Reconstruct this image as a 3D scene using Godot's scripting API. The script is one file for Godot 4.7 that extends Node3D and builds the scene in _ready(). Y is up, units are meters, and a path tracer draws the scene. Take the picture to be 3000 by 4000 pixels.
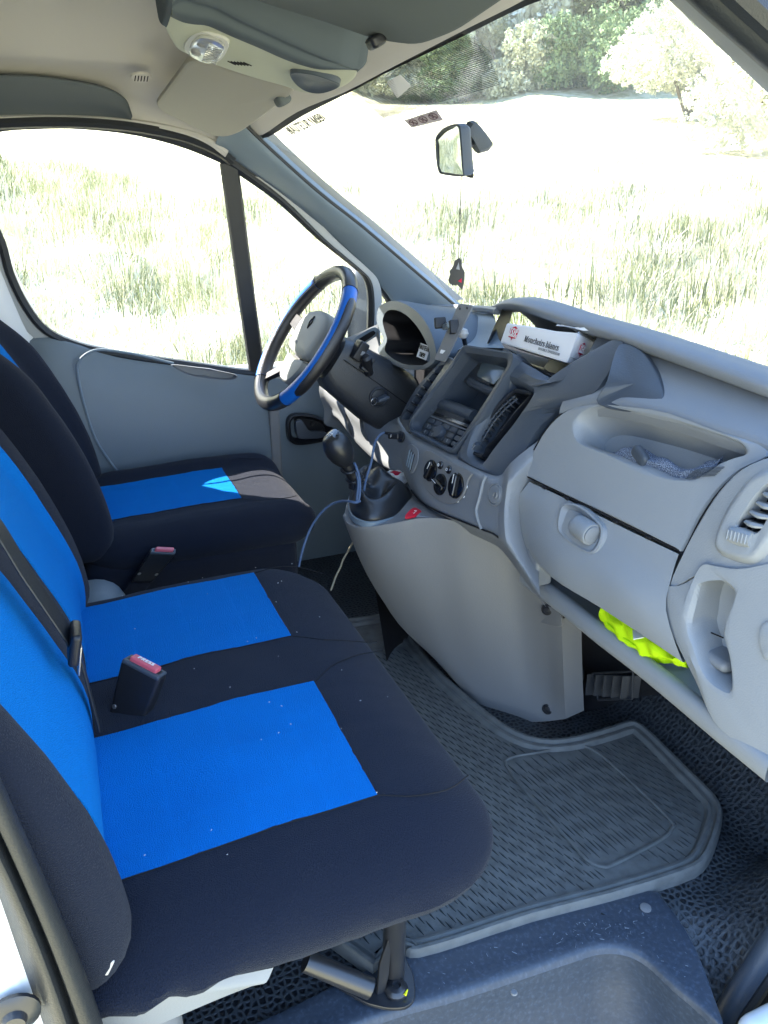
extends Node3D

# A van cab seen through its open passenger door. x to the right of the van, y up, z to the rear, metres; y = 0 is the cab floor.

var M := {}
var names := {}
var folds: FastNoiseLite


class G:
	var t := PackedVector3Array()

	func tri(a, b, c):
		t.append(a)
		t.append(b)
		t.append(c)

	func quad(a, b, c, d):
		tri(a, b, c)
		tri(a, c, d)

	func grid(rows, wrap := false, flip := false) -> G:
		for i in rows.size() - 1:
			var r0 = rows[i]
			var r1 = rows[i + 1]
			var n: int = r0.size()
			for j in (n if wrap else n - 1):
				var k := (j + 1) % n
				if flip:
					quad(r0[j], r1[j], r1[k], r0[k])
				else:
					quad(r0[j], r0[k], r1[k], r1[j])
		return self

	func cap(loop, flip := false) -> G:
		var c := Vector3.ZERO
		for p in loop:
			c += p
		c /= loop.size()
		for j in loop.size():
			var k = (j + 1) % loop.size()
			if flip:
				tri(c, loop[k], loop[j])
			else:
				tri(c, loop[j], loop[k])
		return self

	func loft(loops, cap0 := true, cap1 := true) -> G:
		grid(loops, true)
		if cap0:
			cap(loops[0], true)
		if cap1:
			cap(loops[-1])
		return self

	func tube(path, r, n := 8, closed := false) -> G:
		var rows := []
		var up := Vector3(0.123, 0.91, 0.31)
		var m: int = path.size()
		for i in m:
			var a: Vector3 = path[(i - 1 + m) % m] if closed or i > 0 else path[0]
			var b: Vector3 = path[(i + 1) % m] if closed or i < m - 1 else path[m - 1]
			var d := (b - a).normalized()
			var s := d.cross(up).normalized()
			up = s.cross(d).normalized()
			var rr: float = r[i] if r is Array else r
			var row := []
			for j in n:
				var q := TAU * j / n
				row.append(path[i] + (s * cos(q) + up * sin(q)) * rr)
			rows.append(row)
		if closed:
			rows.append(rows[0])
			return grid(rows, true)
		return loft(rows)

	# A strip of a flat cross-section (width w along side(i), thickness h) along a path.
	func ribbon(path, side, w, h) -> G:
		var rows := []
		for i in path.size():
			var a: Vector3 = path[maxi(i - 1, 0)]
			var b: Vector3 = path[mini(i + 1, path.size() - 1)]
			var d := (b - a).normalized()
			var s: Vector3 = side[i] if side is Array else side
			s = (s - d * s.dot(d)).normalized()
			var u := s.cross(d)
			var p: Vector3 = path[i]
			var e: float = h * 0.35
			rows.append([p - s * w / 2 - u * h / 2, p + s * w / 2 - u * h / 2, p + s * (w / 2 + e) , p + s * w / 2 + u * h / 2, p - s * w / 2 + u * h / 2, p - s * (w / 2 + e)])
		return loft(rows)

	func lathe(profile, n := 24, xf := Transform3D()) -> G:
		var rows := []
		for p in profile:
			var row := []
			for j in n:
				var q := TAU * j / n
				row.append(xf * Vector3(p.x * cos(q), p.y, p.x * sin(q)))
			rows.append(row)
		return loft(rows)

	static func ticks(h: float, r: float, k: int, m: int) -> Array:
		var out := []
		for i in k:
			out.append(-h + r - r * tan(PI / 4 * (1.0 - float(i) / k)))
		for i in m + 1:
			out.append(lerpf(-h + r, h - r, float(i) / m))
		for i in k:
			out.append(h - r + r * tan(PI / 4 * float(i + 1) / k))
		return out

	# A box with rounded edges: half sizes h, edge radii r, k cells round each edge, m cells along each side; bend(p) may shape it further.
	func rbox(c: Vector3, h: Vector3, r: Vector3, basis := Basis(), k := 2, m := [1, 1, 1], bend = null) -> G:
		var tk := [ticks(h.x, r.x, k, m[0]), ticks(h.y, r.y, k, m[1]), ticks(h.z, r.z, k, m[2])]
		for axis in 3:
			var a := (axis + 1) % 3
			var b := (axis + 2) % 3
			for sgn in [-1, 1]:
				var rows := []
				for u in tk[a]:
					var row := []
					for v in tk[b]:
						var p := Vector3.ZERO
						p[axis] = sgn * h[axis]
						p[a] = u
						p[b] = v
						var q := p.clamp(-(h - r), h - r)
						var d := Vector3((p.x - q.x) / r.x, (p.y - q.y) / r.y, (p.z - q.z) / r.z)
						d = d.normalized()
						var o: Vector3 = q + d * r
						if bend != null:
							o = bend.call(o)
						row.append(c + basis * o)
					rows.append(row)
				grid(rows, false, sgn > 0)
		return self

	# A solid that stands up by depth along n from a closed outline.
	func slab(loop, n: Vector3, depth: float, bevel := 0.002) -> G:
		var c := Vector3.ZERO
		for p in loop:
			c += p
		c /= loop.size()
		var a := []
		var b := []
		var mid := []
		for p in loop:
			var inw: Vector3 = (c - p).normalized()
			a.append(p + n * (depth - bevel))
			mid.append(p + n * (depth - bevel * 0.3) + inw * bevel * 0.3)
			b.append(p + n * depth + inw * bevel)
		return loft([loop, a, mid, b])

	func mesh(crease := 38.0) -> ArrayMesh:
		var lim := cos(deg_to_rad(crease))
		var n := t.size() / 3
		var fn := PackedVector3Array()
		fn.resize(n)
		var ids := PackedInt32Array()
		ids.resize(n * 3)
		var at := {}
		var lists := []
		for f in n:
			var a := t[f * 3]
			fn[f] = (t[f * 3 + 2] - a).cross(t[f * 3 + 1] - a)
			for j in 3:
				var key := Vector3i((t[f * 3 + j] * 20000.0).round())
				var id: int = at.get(key, -1)
				if id < 0:
					id = lists.size()
					at[key] = id
					lists.append(PackedInt32Array())
				ids[f * 3 + j] = id
				lists[id].append(f)
		var vs := PackedVector3Array()
		var ns := PackedVector3Array()
		for f in n:
			if fn[f].length_squared() < 1e-18:
				continue
			var me := fn[f].normalized()
			for j in 3:
				var s := Vector3.ZERO
				for g in lists[ids[f * 3 + j]]:
					var w := fn[g]
					var l := w.length()
					if l > 1e-10 and w.dot(me) > lim * l:
						s += w / sqrt(l)
				vs.append(t[f * 3 + j])
				ns.append(s.normalized() if s.length_squared() > 1e-24 else me)
		var arr := []
		arr.resize(Mesh.ARRAY_MAX)
		arr[Mesh.ARRAY_VERTEX] = vs
		arr[Mesh.ARRAY_NORMAL] = ns
		var out := ArrayMesh.new()
		out.add_surface_from_arrays(Mesh.PRIMITIVE_TRIANGLES, arr)
		return out


# --- curves and loops

func cr(p, m := 6, closed := false) -> Array:   # Catmull-Rom through points
	var out := []
	var n: int = p.size()
	for i in (n if closed else n - 1):
		var a = p[(i - 1 + n) % n] if closed or i > 0 else p[0] * 2.0 - p[1]
		var b = p[i]
		var c = p[(i + 1) % n]
		var d = p[(i + 2) % n] if closed or i < n - 2 else p[n - 1] * 2.0 - p[n - 2]
		for j in m:
			var s := float(j) / m
			out.append(0.5 * (2.0 * b + (c - a) * s + (2.0 * a - 5.0 * b + 4.0 * c - d) * s * s + (3.0 * b - a - 3.0 * c + d) * s * s * s))
	if not closed:
		out.append(p[n - 1])
	return out


func patch(rows, su := 4, sv := 4) -> Array:     # a smooth surface through a cage of points
	var wide := []
	for r in rows:
		wide.append(cr(r, su))
	var out := []
	var cols := []
	for j in wide[0].size():
		var col := []
		for r in wide:
			col.append(r[j])
		cols.append(cr(col, sv))
	for i in cols[0].size():
		var row := []
		for c in cols:
			row.append(c[i])
		out.append(row)
	return out


func shell(rows, thick: Vector3) -> G:           # a patch with thickness
	var g := G.new()
	g.grid(rows)
	var back := []
	for r in rows:
		var b := []
		for p in r:
			b.append(p + thick)
		back.append(b)
	g.grid(back, false, true)
	var n: int = rows.size() - 1
	g.grid([back[0], rows[0]])
	g.grid([rows[n], back[n]])
	var l := []
	var lb := []
	var q := []
	var qb := []
	for i in n + 1:
		l.append(rows[i][0])
		lb.append(back[i][0])
		q.append(rows[i][-1])
		qb.append(back[i][-1])
	g.grid([l, lb])
	g.grid([qb, q])
	return g


func rloop(p, r: float, k := 4) -> Array:         # a closed polygon with rounded corners, k + 1 points each
	var out := []
	var n: int = p.size()
	for i in n:
		var a: Vector3 = p[(i - 1 + n) % n] - p[i]
		var b: Vector3 = p[(i + 1) % n] - p[i]
		var ra := minf(r, a.length() * 0.48)
		var rb := minf(r, b.length() * 0.48)
		var s: Vector3 = p[i] + a.normalized() * ra
		var e: Vector3 = p[i] + b.normalized() * rb
		for j in k + 1:
			var q := float(j) / k
			out.append(s * (1 - q) * (1 - q) + p[i] * 2.0 * q * (1 - q) + e * q * q)
	return out


func even(loop, n: int) -> Array:               # a closed loop walked in n equal steps
	var total := 0.0
	for i in loop.size():
		total += loop[i].distance_to(loop[(i + 1) % loop.size()])
	var out := []
	var i := 0
	var gone := 0.0
	for k in n:
		var want := total * k / n
		while gone + loop[i].distance_to(loop[(i + 1) % loop.size()]) < want:
			gone += loop[i].distance_to(loop[(i + 1) % loop.size()])
			i += 1
		var l: float = loop[i].distance_to(loop[(i + 1) % loop.size()])
		out.append(loop[i].lerp(loop[(i + 1) % loop.size()], (want - gone) / maxf(l, 1e-6)))
	return out


func mid(loop) -> Vector3:
	var c := Vector3.ZERO
	for p in loop:
		c += p
	return c / loop.size()


func off(loop, d: Vector3) -> Array:
	var out := []
	for p in loop:
		out.append(p + d)
	return out


func grow(loop, by: float) -> Array:              # outwards from the middle by a distance
	var c := mid(loop)
	var out := []
	for p in loop:
		out.append(p + (p - c).normalized() * by)
	return out


func dense(loop, most: float) -> Array:
	var out := []
	for i in loop.size():
		var a: Vector3 = loop[i]
		var b: Vector3 = loop[(i + 1) % loop.size()]
		var k := maxi(1, int(ceil(a.distance_to(b) / most)))
		for j in k:
			out.append(a.lerp(b, float(j) / k))
	return out


func ellipse(c: Vector3, u: Vector3, v: Vector3, n := 20) -> Array:
	var out := []
	for j in n:
		out.append(c + u * cos(TAU * j / n) + v * sin(TAU * j / n))
	return out


# --- nodes

func numbered(parent: Node, called: String) -> String:
	var key := str(parent.get_instance_id()) + called
	var k: int = names.get(key, 0)
	names[key] = k + 1
	return called if k == 0 else "%s_%03d" % [called, k]


func thing(called: String, label: String, category: String, group := "", at := Vector3.ZERO) -> Node3D:
	var o := Node3D.new()
	o.name = numbered(self, called)
	o.position = at
	add_child(o, true)
	tag(o, label, category, group)
	return o


func tag(o, label: String, category: String, group := ""):
	o.set_meta("label", label)
	o.set_meta("category", category)
	if group:
		o.set_meta("group", group)
	return o


func part(parent: Node, called: String, shape, m: Material, label := "") -> MeshInstance3D:
	var o := MeshInstance3D.new()
	o.name = numbered(parent, called)
	o.mesh = shape.mesh() if shape is G else shape
	o.material_override = m
	parent.add_child(o, true)
	if label:
		o.set_meta("label", label)
	return o


func single(called: String, shape, m: Material, label: String, category: String, group := "") -> MeshInstance3D:
	return tag(part(self, called, shape, m), label, category, group)


func setting(called: String, shape, m: Material, label := "") -> MeshInstance3D:
	var o := part(self, called, shape, m, label)
	o.set_meta("kind", "structure")
	return o


func writing(parent: Node, text: String, height: float, c: Vector3, right: Vector3, up: Vector3, m: Material, face := "Droid Sans", bold := true, wide := 1.0, called := "lettering") -> MeshInstance3D:
	var f := SystemFont.new()
	f.font_names = PackedStringArray([face])
	f.font_weight = 700 if bold else 400
	var tm := TextMesh.new()
	tm.text = text
	tm.font = f
	tm.font_size = 32
	tm.pixel_size = height / 32.0 * 1.35
	tm.depth = 0.0008
	tm.curve_step = 2.0
	var o := MeshInstance3D.new()
	o.name = numbered(parent, called)
	o.mesh = tm
	o.material_override = m
	right = right.normalized()
	up = (up - right * up.dot(right)).normalized()
	o.transform = Transform3D(Basis(right * wide, up, right.cross(up)), c)
	parent.add_child(o, true)
	return o


# --- materials

func noise(kind: int, freq: float, octaves: int, seed_: int) -> FastNoiseLite:
	var f := FastNoiseLite.new()
	f.noise_type = kind
	f.frequency = freq
	f.fractal_octaves = octaves
	f.seed = seed_
	return f


func ntex(f: FastNoiseLite, size: int, ramp = null, bump := 0.0) -> NoiseTexture2D:
	var x := NoiseTexture2D.new()
	x.width = size
	x.height = size
	x.seamless = true
	x.noise = f
	if ramp:
		var g := Gradient.new()
		g.offsets = PackedFloat32Array(ramp[0])
		g.colors = PackedColorArray(ramp[1])
		x.color_ramp = g
	if bump > 0.0:
		x.as_normal_map = true
		x.bump_strength = bump
	return x


func cell_noise() -> FastNoiseLite:
	var f := noise(FastNoiseLite.TYPE_CELLULAR, 0.055, 1, 21)
	f.cellular_return_type = FastNoiseLite.RETURN_DISTANCE2_SUB
	f.cellular_jitter = 0.7
	f.fractal_type = FastNoiseLite.FRACTAL_NONE
	return f


func lin(r: float, g: float, b: float) -> Color:
	return Color(r, g, b).linear_to_srgb()


func mat(called: String, c: Color, rough: float, spec := 0.5) -> StandardMaterial3D:
	var m := StandardMaterial3D.new()
	m.resource_name = called
	m.albedo_color = c
	m.roughness = rough
	m.metallic_specular = spec
	M[called] = m
	return m


func triplanar(m: StandardMaterial3D, scale: float, world := true):
	m.uv1_triplanar = true
	m.uv1_world_triplanar = world
	m.uv1_scale = Vector3.ONE * scale
	return m


func grain(m: StandardMaterial3D, normal: Texture2D, strength: float, scale: float, albedo: Texture2D = null):
	m.normal_enabled = true
	m.normal_texture = normal
	m.normal_scale = strength
	if albedo:
		m.albedo_texture = albedo
	return triplanar(m, scale)


func gray(a: float) -> Color:
	return Color(a, a, a)


func materials():
	folds = noise(FastNoiseLite.TYPE_SIMPLEX_SMOOTH, 0.1, 2, 61)
	var fine := ntex(noise(FastNoiseLite.TYPE_SIMPLEX_SMOOTH, 0.09, 3, 1), 256, null, 6.0)
	var cloth_n := ntex(noise(FastNoiseLite.TYPE_SIMPLEX, 0.16, 2, 5), 256, null, 9.0)
	var wear := ntex(noise(FastNoiseLite.TYPE_SIMPLEX, 0.012, 5, 9), 512, [[0.0, 0.42, 0.6, 1.0], [gray(0.965), gray(0.985), gray(1.0), gray(1.0)]])
	var fleck := ntex(noise(FastNoiseLite.TYPE_SIMPLEX, 0.11, 4, 3), 512, [[0.0, 0.35, 0.6, 1.0], [gray(0.5), gray(0.78), gray(0.98), gray(1.0)]])
	var trodden := ntex(noise(FastNoiseLite.TYPE_SIMPLEX, 0.012, 6, 19), 512, [[0.0, 0.35, 0.55, 0.75, 1.0], [gray(0.84), gray(0.90), gray(0.95), gray(0.98), gray(1.0)]])
	var scuff := ntex(noise(FastNoiseLite.TYPE_SIMPLEX, 0.035, 6, 17), 512, [[0.0, 0.5, 0.64, 0.74, 0.85], [gray(0.78), gray(0.84), gray(0.86), gray(0.95), gray(1.0)]])
	for q in [["grey_plastic", lin(0.185, 0.197, 0.21), 0.48], ["light_plastic", lin(0.235, 0.25, 0.262), 0.48], ["door_plastic", lin(0.148, 0.182, 0.205), 0.5], ["pillar_plastic", lin(0.17, 0.215, 0.25), 0.55],
			["console_plastic", lin(0.185, 0.187, 0.188), 0.5], ["dark_plastic", lin(0.052, 0.064, 0.081), 0.42], ["hood_plastic", lin(0.055, 0.072, 0.09), 0.45], ["black_plastic", lin(0.014, 0.015, 0.018), 0.4], ["column_plastic", lin(0.022, 0.025, 0.030), 0.42],
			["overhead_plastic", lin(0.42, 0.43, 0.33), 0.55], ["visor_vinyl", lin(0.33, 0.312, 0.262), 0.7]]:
		var pm := mat(q[0], q[1], q[2], 0.45)
		grain(pm, fine, 0.14, 11.0)
	mat("gloss_black", lin(0.008, 0.008, 0.009), 0.12, 0.6)
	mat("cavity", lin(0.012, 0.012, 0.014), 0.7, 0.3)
	grain(mat("column_plastic", lin(0.03, 0.033, 0.038), 0.42, 0.5), fine, 0.4, 12.0)
	grain(mat("lining", lin(0.52, 0.495, 0.455), 0.95, 0.2), cloth_n, 0.12, 30.0)
	grain(mat("shaded_flank", lin(0.075, 0.092, 0.105), 0.7, 0.3), cloth_n, 0.12, 30.0)  # shadow on the overhead console put into the colour
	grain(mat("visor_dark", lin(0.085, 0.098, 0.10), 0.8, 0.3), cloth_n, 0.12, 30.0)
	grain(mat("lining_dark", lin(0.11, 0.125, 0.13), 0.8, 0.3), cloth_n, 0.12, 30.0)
	var cb: StandardMaterial3D = grain(mat("black_cloth", lin(0.0140, 0.0180, 0.0310), 0.95, 0.25), cloth_n, 0.45, 10.0, fleck)
	cb.rim_enabled = true
	cb.rim = 0.3
	cb.rim_tint = 0.4
	var bl: StandardMaterial3D = grain(mat("blue_cloth", lin(0.003, 0.200, 0.64), 0.95, 0.2), cloth_n, 0.55, 10.0, fleck)
	bl.rim_enabled = true
	bl.rim = 0.25
	bl.rim_tint = 0.9
	grain(mat("rubber_mat", lin(0.155, 0.161, 0.155), 0.65, 0.4), fine, 0.1, 3.0, trodden)
	mat("rubber_groove", lin(0.055, 0.060, 0.060), 0.7, 0.3)
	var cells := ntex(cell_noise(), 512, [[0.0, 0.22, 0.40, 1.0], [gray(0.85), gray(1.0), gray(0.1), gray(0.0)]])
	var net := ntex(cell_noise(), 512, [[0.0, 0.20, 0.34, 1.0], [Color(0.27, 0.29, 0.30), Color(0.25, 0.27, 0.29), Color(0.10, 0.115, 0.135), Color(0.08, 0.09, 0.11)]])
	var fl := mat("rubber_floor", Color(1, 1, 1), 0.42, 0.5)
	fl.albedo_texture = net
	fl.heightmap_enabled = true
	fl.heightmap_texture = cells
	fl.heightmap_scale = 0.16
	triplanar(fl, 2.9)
	grain(mat("scuffed_plastic", lin(0.058, 0.076, 0.105), 0.45, 0.5), fine, 0.08, 4.0, scuff)
	grain(mat("seal_rubber", lin(0.014, 0.016, 0.018), 0.45, 0.5), fine, 0.3, 16.0)
	mat("white_paint", lin(0.78, 0.79, 0.78), 0.25, 0.5)
	mat("grey_paint", lin(0.42, 0.43, 0.42), 0.35, 0.5)
	var lea := mat("black_leather", lin(0.016, 0.017, 0.019), 0.34, 0.5)
	grain(lea, fine, 0.1, 24.0)
	grain(mat("grip_leather", lin(0.014, 0.014, 0.016), 0.28, 0.6), fine, 0.6, 24.0)
	grain(mat("blue_leather", lin(0.006, 0.11, 0.46), 0.36, 0.5), fine, 0.3, 18.0)
	grain(mat("hub_plastic", lin(0.26, 0.27, 0.26), 0.5, 0.4), fine, 0.06, 20.0)
	mat("tube_steel", lin(0.02, 0.021, 0.024), 0.3, 0.6)
	var st := mat("steel", lin(0.5, 0.5, 0.5), 0.3, 0.5)
	st.metallic = 0.9
	var mr := mat("mirror_glass", lin(0.85, 0.87, 0.86), 0.02, 0.5)
	mr.metallic = 1.0
	mat("red_plastic", lin(0.42, 0.012, 0.03), 0.3, 0.5)
	mat("press_red", lin(0.55, 0.10, 0.13), 0.4, 0.5)
	mat("white_print", lin(0.72, 0.72, 0.72), 0.6, 0.3)
	mat("grey_print", lin(0.25, 0.26, 0.27), 0.6, 0.3)
	mat("dark_print", lin(0.02, 0.02, 0.022), 0.6, 0.3)
	mat("carton", lin(0.74, 0.74, 0.76), 0.55, 0.35)
	mat("tissue", lin(0.8, 0.8, 0.8), 0.95, 0.1)
	mat("logo_red", lin(0.50, 0.012, 0.05), 0.5, 0.3)
	mat("cable_blue", lin(0.07, 0.11, 0.19), 0.5, 0.4)
	mat("pale_wire", lin(0.35, 0.33, 0.26), 0.6, 0.3)
	var vest := mat("hi_vis", lin(0.50, 0.78, 0.01), 0.8, 0.2)
	grain(vest, cloth_n, 0.5, 30.0)
	var sc := ntex(noise(FastNoiseLite.TYPE_SIMPLEX, 0.07, 4, 33), 256, [[0.0, 0.45, 0.6, 1.0], [Color(0.12, 0.14, 0.20), Color(0.30, 0.34, 0.42), Color(0.55, 0.59, 0.66), Color(0.72, 0.76, 0.82)]])
	grain(mat("scarf_cloth", Color(1, 1, 1), 0.95, 0.2), cloth_n, 0.8, 20.0, sc)
	mat("lamp_trim", lin(0.5, 0.5, 0.47), 0.3, 0.5)
	var ll := mat("lamp_lens", lin(0.75, 0.76, 0.74), 0.08, 0.6)
	ll.metallic = 0.7
	ll.clearcoat_enabled = true
	mat("screen", lin(0.10, 0.125, 0.13), 0.15, 0.6)
	mat("sticker", lin(0.62, 0.55, 0.57), 0.6, 0.3)
	mat("sticker_print", lin(0.16, 0.10, 0.12), 0.6, 0.3)
	mat("yellow_mark", lin(0.75, 0.75, 0.02), 0.6, 0.3)
	mat("scuff_grey", lin(0.22, 0.25, 0.28), 0.8, 0.2)
	mat("lint", lin(0.6, 0.6, 0.58), 0.9, 0.2)
	var gl := mat("glass", Color(0.93, 0.97, 0.95, 0.035), 0.0, 0.5)
	gl.transparency = BaseMaterial3D.TRANSPARENCY_ALPHA
	var wg := mat("dusty_glass", Color(0.94, 0.97, 0.99, 0.28), 0.0, 0.5)
	wg.transparency = BaseMaterial3D.TRANSPARENCY_ALPHA
	var veg := mat("grass_blades", Color(1, 1, 1), 0.8, 0.3)
	veg.vertex_color_use_as_albedo = true
	veg.backlight_enabled = true
	veg.backlight = Color(0.25, 0.28, 0.12)
	var lf := mat("leaves", Color(1, 1, 1), 0.7, 0.3)
	lf.vertex_color_use_as_albedo = true
	lf.backlight_enabled = true
	lf.backlight = Color(0.2, 0.24, 0.1)
	grain(mat("bark", lin(0.22, 0.18, 0.13), 0.9, 0.2), fine, 1.0, 2.0, scuff)
	var gm := ntex(noise(FastNoiseLite.TYPE_SIMPLEX, 0.02, 6, 41), 512, [[0.0, 0.4, 0.55, 1.0], [lin(0.30, 0.29, 0.14), lin(0.46, 0.44, 0.27), lin(0.60, 0.57, 0.40), lin(0.68, 0.65, 0.50)]])
	var gr := mat("meadow", Color(1, 1, 1), 0.95, 0.2)
	gr.albedo_texture = gm
	triplanar(gr, 0.12)


func _ready():
	var cam := Camera3D.new()
	cam.name = "camera"
	cam.position = Vector3(1.6, 1.2, 0.0)
	cam.rotation_degrees = Vector3(-22.0, 67.5, 0.0)
	cam.fov = 67.0
	cam.near = 0.05
	cam.far = 600.0
	cam.current = true
	add_child(cam)
	var env := Environment.new()
	env.background_mode = Environment.BG_SKY
	var psm := ProceduralSkyMaterial.new()
	psm.sky_top_color = Color(0.45, 0.59, 0.79)
	psm.sky_horizon_color = Color(0.80, 0.87, 0.93)
	psm.sky_curve = 0.18
	psm.ground_bottom_color = Color(0.35, 0.34, 0.25)
	psm.ground_horizon_color = Color(0.75, 0.78, 0.75)
	psm.sky_energy_multiplier = 1.0
	var sky := Sky.new()
	sky.sky_material = psm
	env.sky = sky
	env.tonemap_mode = Environment.TONE_MAPPER_LINEAR
	env.tonemap_exposure = 6.4
	env.sdfgi_enabled = true
	env.ssao_enabled = true
	env.ssil_enabled = true
	var we := WorldEnvironment.new()
	we.name = "environment"
	we.environment = env
	add_child(we)
	var sun := DirectionalLight3D.new()
	sun.name = "sun"
	sun.light_color = Color(1.0, 0.965, 0.91)
	sun.light_energy = 1.6
	sun.light_angular_distance = 0.5
	sun.shadow_enabled = true
	sun.basis = Basis.looking_at(Vector3(0.55, -0.78, -0.63))
	add_child(sun)
	materials()
	terrain()
	body()
	left_door()
	overhead()
	seats()
	dashboard()
	console()
	wheel_and_column()
	small_things()
	plants()


# --- the van's shell: floor, sill, roof, pillars, glass

func box(c: Vector3, size: Vector3, r := 0.006) -> G:
	return G.new().rbox(c, size / 2, Vector3.ONE * minf(r, size[size.min_axis_index()] * 0.45))


func body():
	var x_in := -0.86
	# floor with toe board and the swelling along the right sill
	var rows := []
	for z in [0.62, 0.2, -0.2, -0.5, -0.70, -0.77, -0.82, -0.87, -0.92, -0.96, -1.0, -1.08, -1.17, -1.27, -1.42]:
		var row := []
		var toe: float = 0.0
		if z < -1.17:
			toe = pow((-1.17 - z) / 0.25, 1.3) * 0.32
		for k in [0.0, 0.2, 0.4, 0.56, 0.7, 0.82, 0.88, 0.92, 0.96, 1.0]:
			var x: float = lerpf(-0.9, lerpf(0.80, 1.02, smoothstep(-0.74, -0.86, z)) - 0.035 * smoothstep(-0.8, -0.86, z), k)
			var side: float = 0.0
			if z < -0.7:
				side = smoothstep(0.80, 1.0, x) * smoothstep(-0.95, -1.15, z) * 0.25
			var y: float = maxf(toe, side)
			if z < -0.76 and z > -1.05:
				y += smoothstep(0.86, 0.985, x) * lerpf(-0.27, 0.06, clampf((-0.80 - z) / 0.16, 0.0, 1.0))
			y += 0.02 * exp(-pow((x - 0.30) / 0.07, 2.0) - pow((z + 1.0) / 0.06, 2.0))
			row.append(Vector3(x, y, z))
		rows.append(row)
	var cut := []
	for row in rows:
		cut.append(row)
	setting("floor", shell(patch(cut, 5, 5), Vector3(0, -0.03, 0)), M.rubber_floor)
	setting("front_bulkhead", box(Vector3(0, 0.25, -1.47), Vector3(1.8, 0.8, 0.04)), M.cavity)
	setting("rear_bulkhead", box(Vector3(0, 0.75, 0.66), Vector3(1.84, 1.85, 0.04)), M.light_plastic)
	# roof skin, side rails
	setting("roof", box(Vector3(0, 1.68, -0.13), Vector3(1.7, 0.03, 1.62), 0.012), M.white_paint)
	setting("side_rail", box(Vector3(-0.83, 1.545, 0.02), Vector3(0.06, 0.24, 1.26)), M.white_paint)
	setting("side_rail", box(Vector3(0.83, 1.58, 0.0), Vector3(0.06, 0.18, 1.3)), M.white_paint)
	# bonnet and front wings, below the line of sight
	var bonnet := patch([[Vector3(-0.88, 0.62, -1.40), Vector3(-0.4, 0.66, -1.55), Vector3(0.4, 0.66, -1.55), Vector3(0.88, 0.62, -1.40)], [Vector3(-0.86, 0.52, -1.8), Vector3(-0.4, 0.54, -1.95), Vector3(0.4, 0.54, -1.95), Vector3(0.86, 0.52, -1.8)], [Vector3(-0.8, 0.3, -2.05), Vector3(-0.4, 0.3, -2.25), Vector3(0.4, 0.3, -2.25), Vector3(0.8, 0.3, -2.05)]])
	var hood := thing("bonnet", "white painted bonnet and wings ahead of the windscreen", "bonnet")
	part(hood, "panel", shell(bonnet, Vector3(0, -0.02, 0.01)), M.white_paint)
	part(hood, "wing", box(Vector3(-0.9, 0.15, -1.5), Vector3(0.04, 0.9, 0.9), 0.015), M.white_paint)
	part(hood, "wing", box(Vector3(0.96, 0.15, -1.55), Vector3(0.04, 0.9, 0.9), 0.015), M.white_paint)
	pillars()
	sill()
	windscreen()


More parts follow.
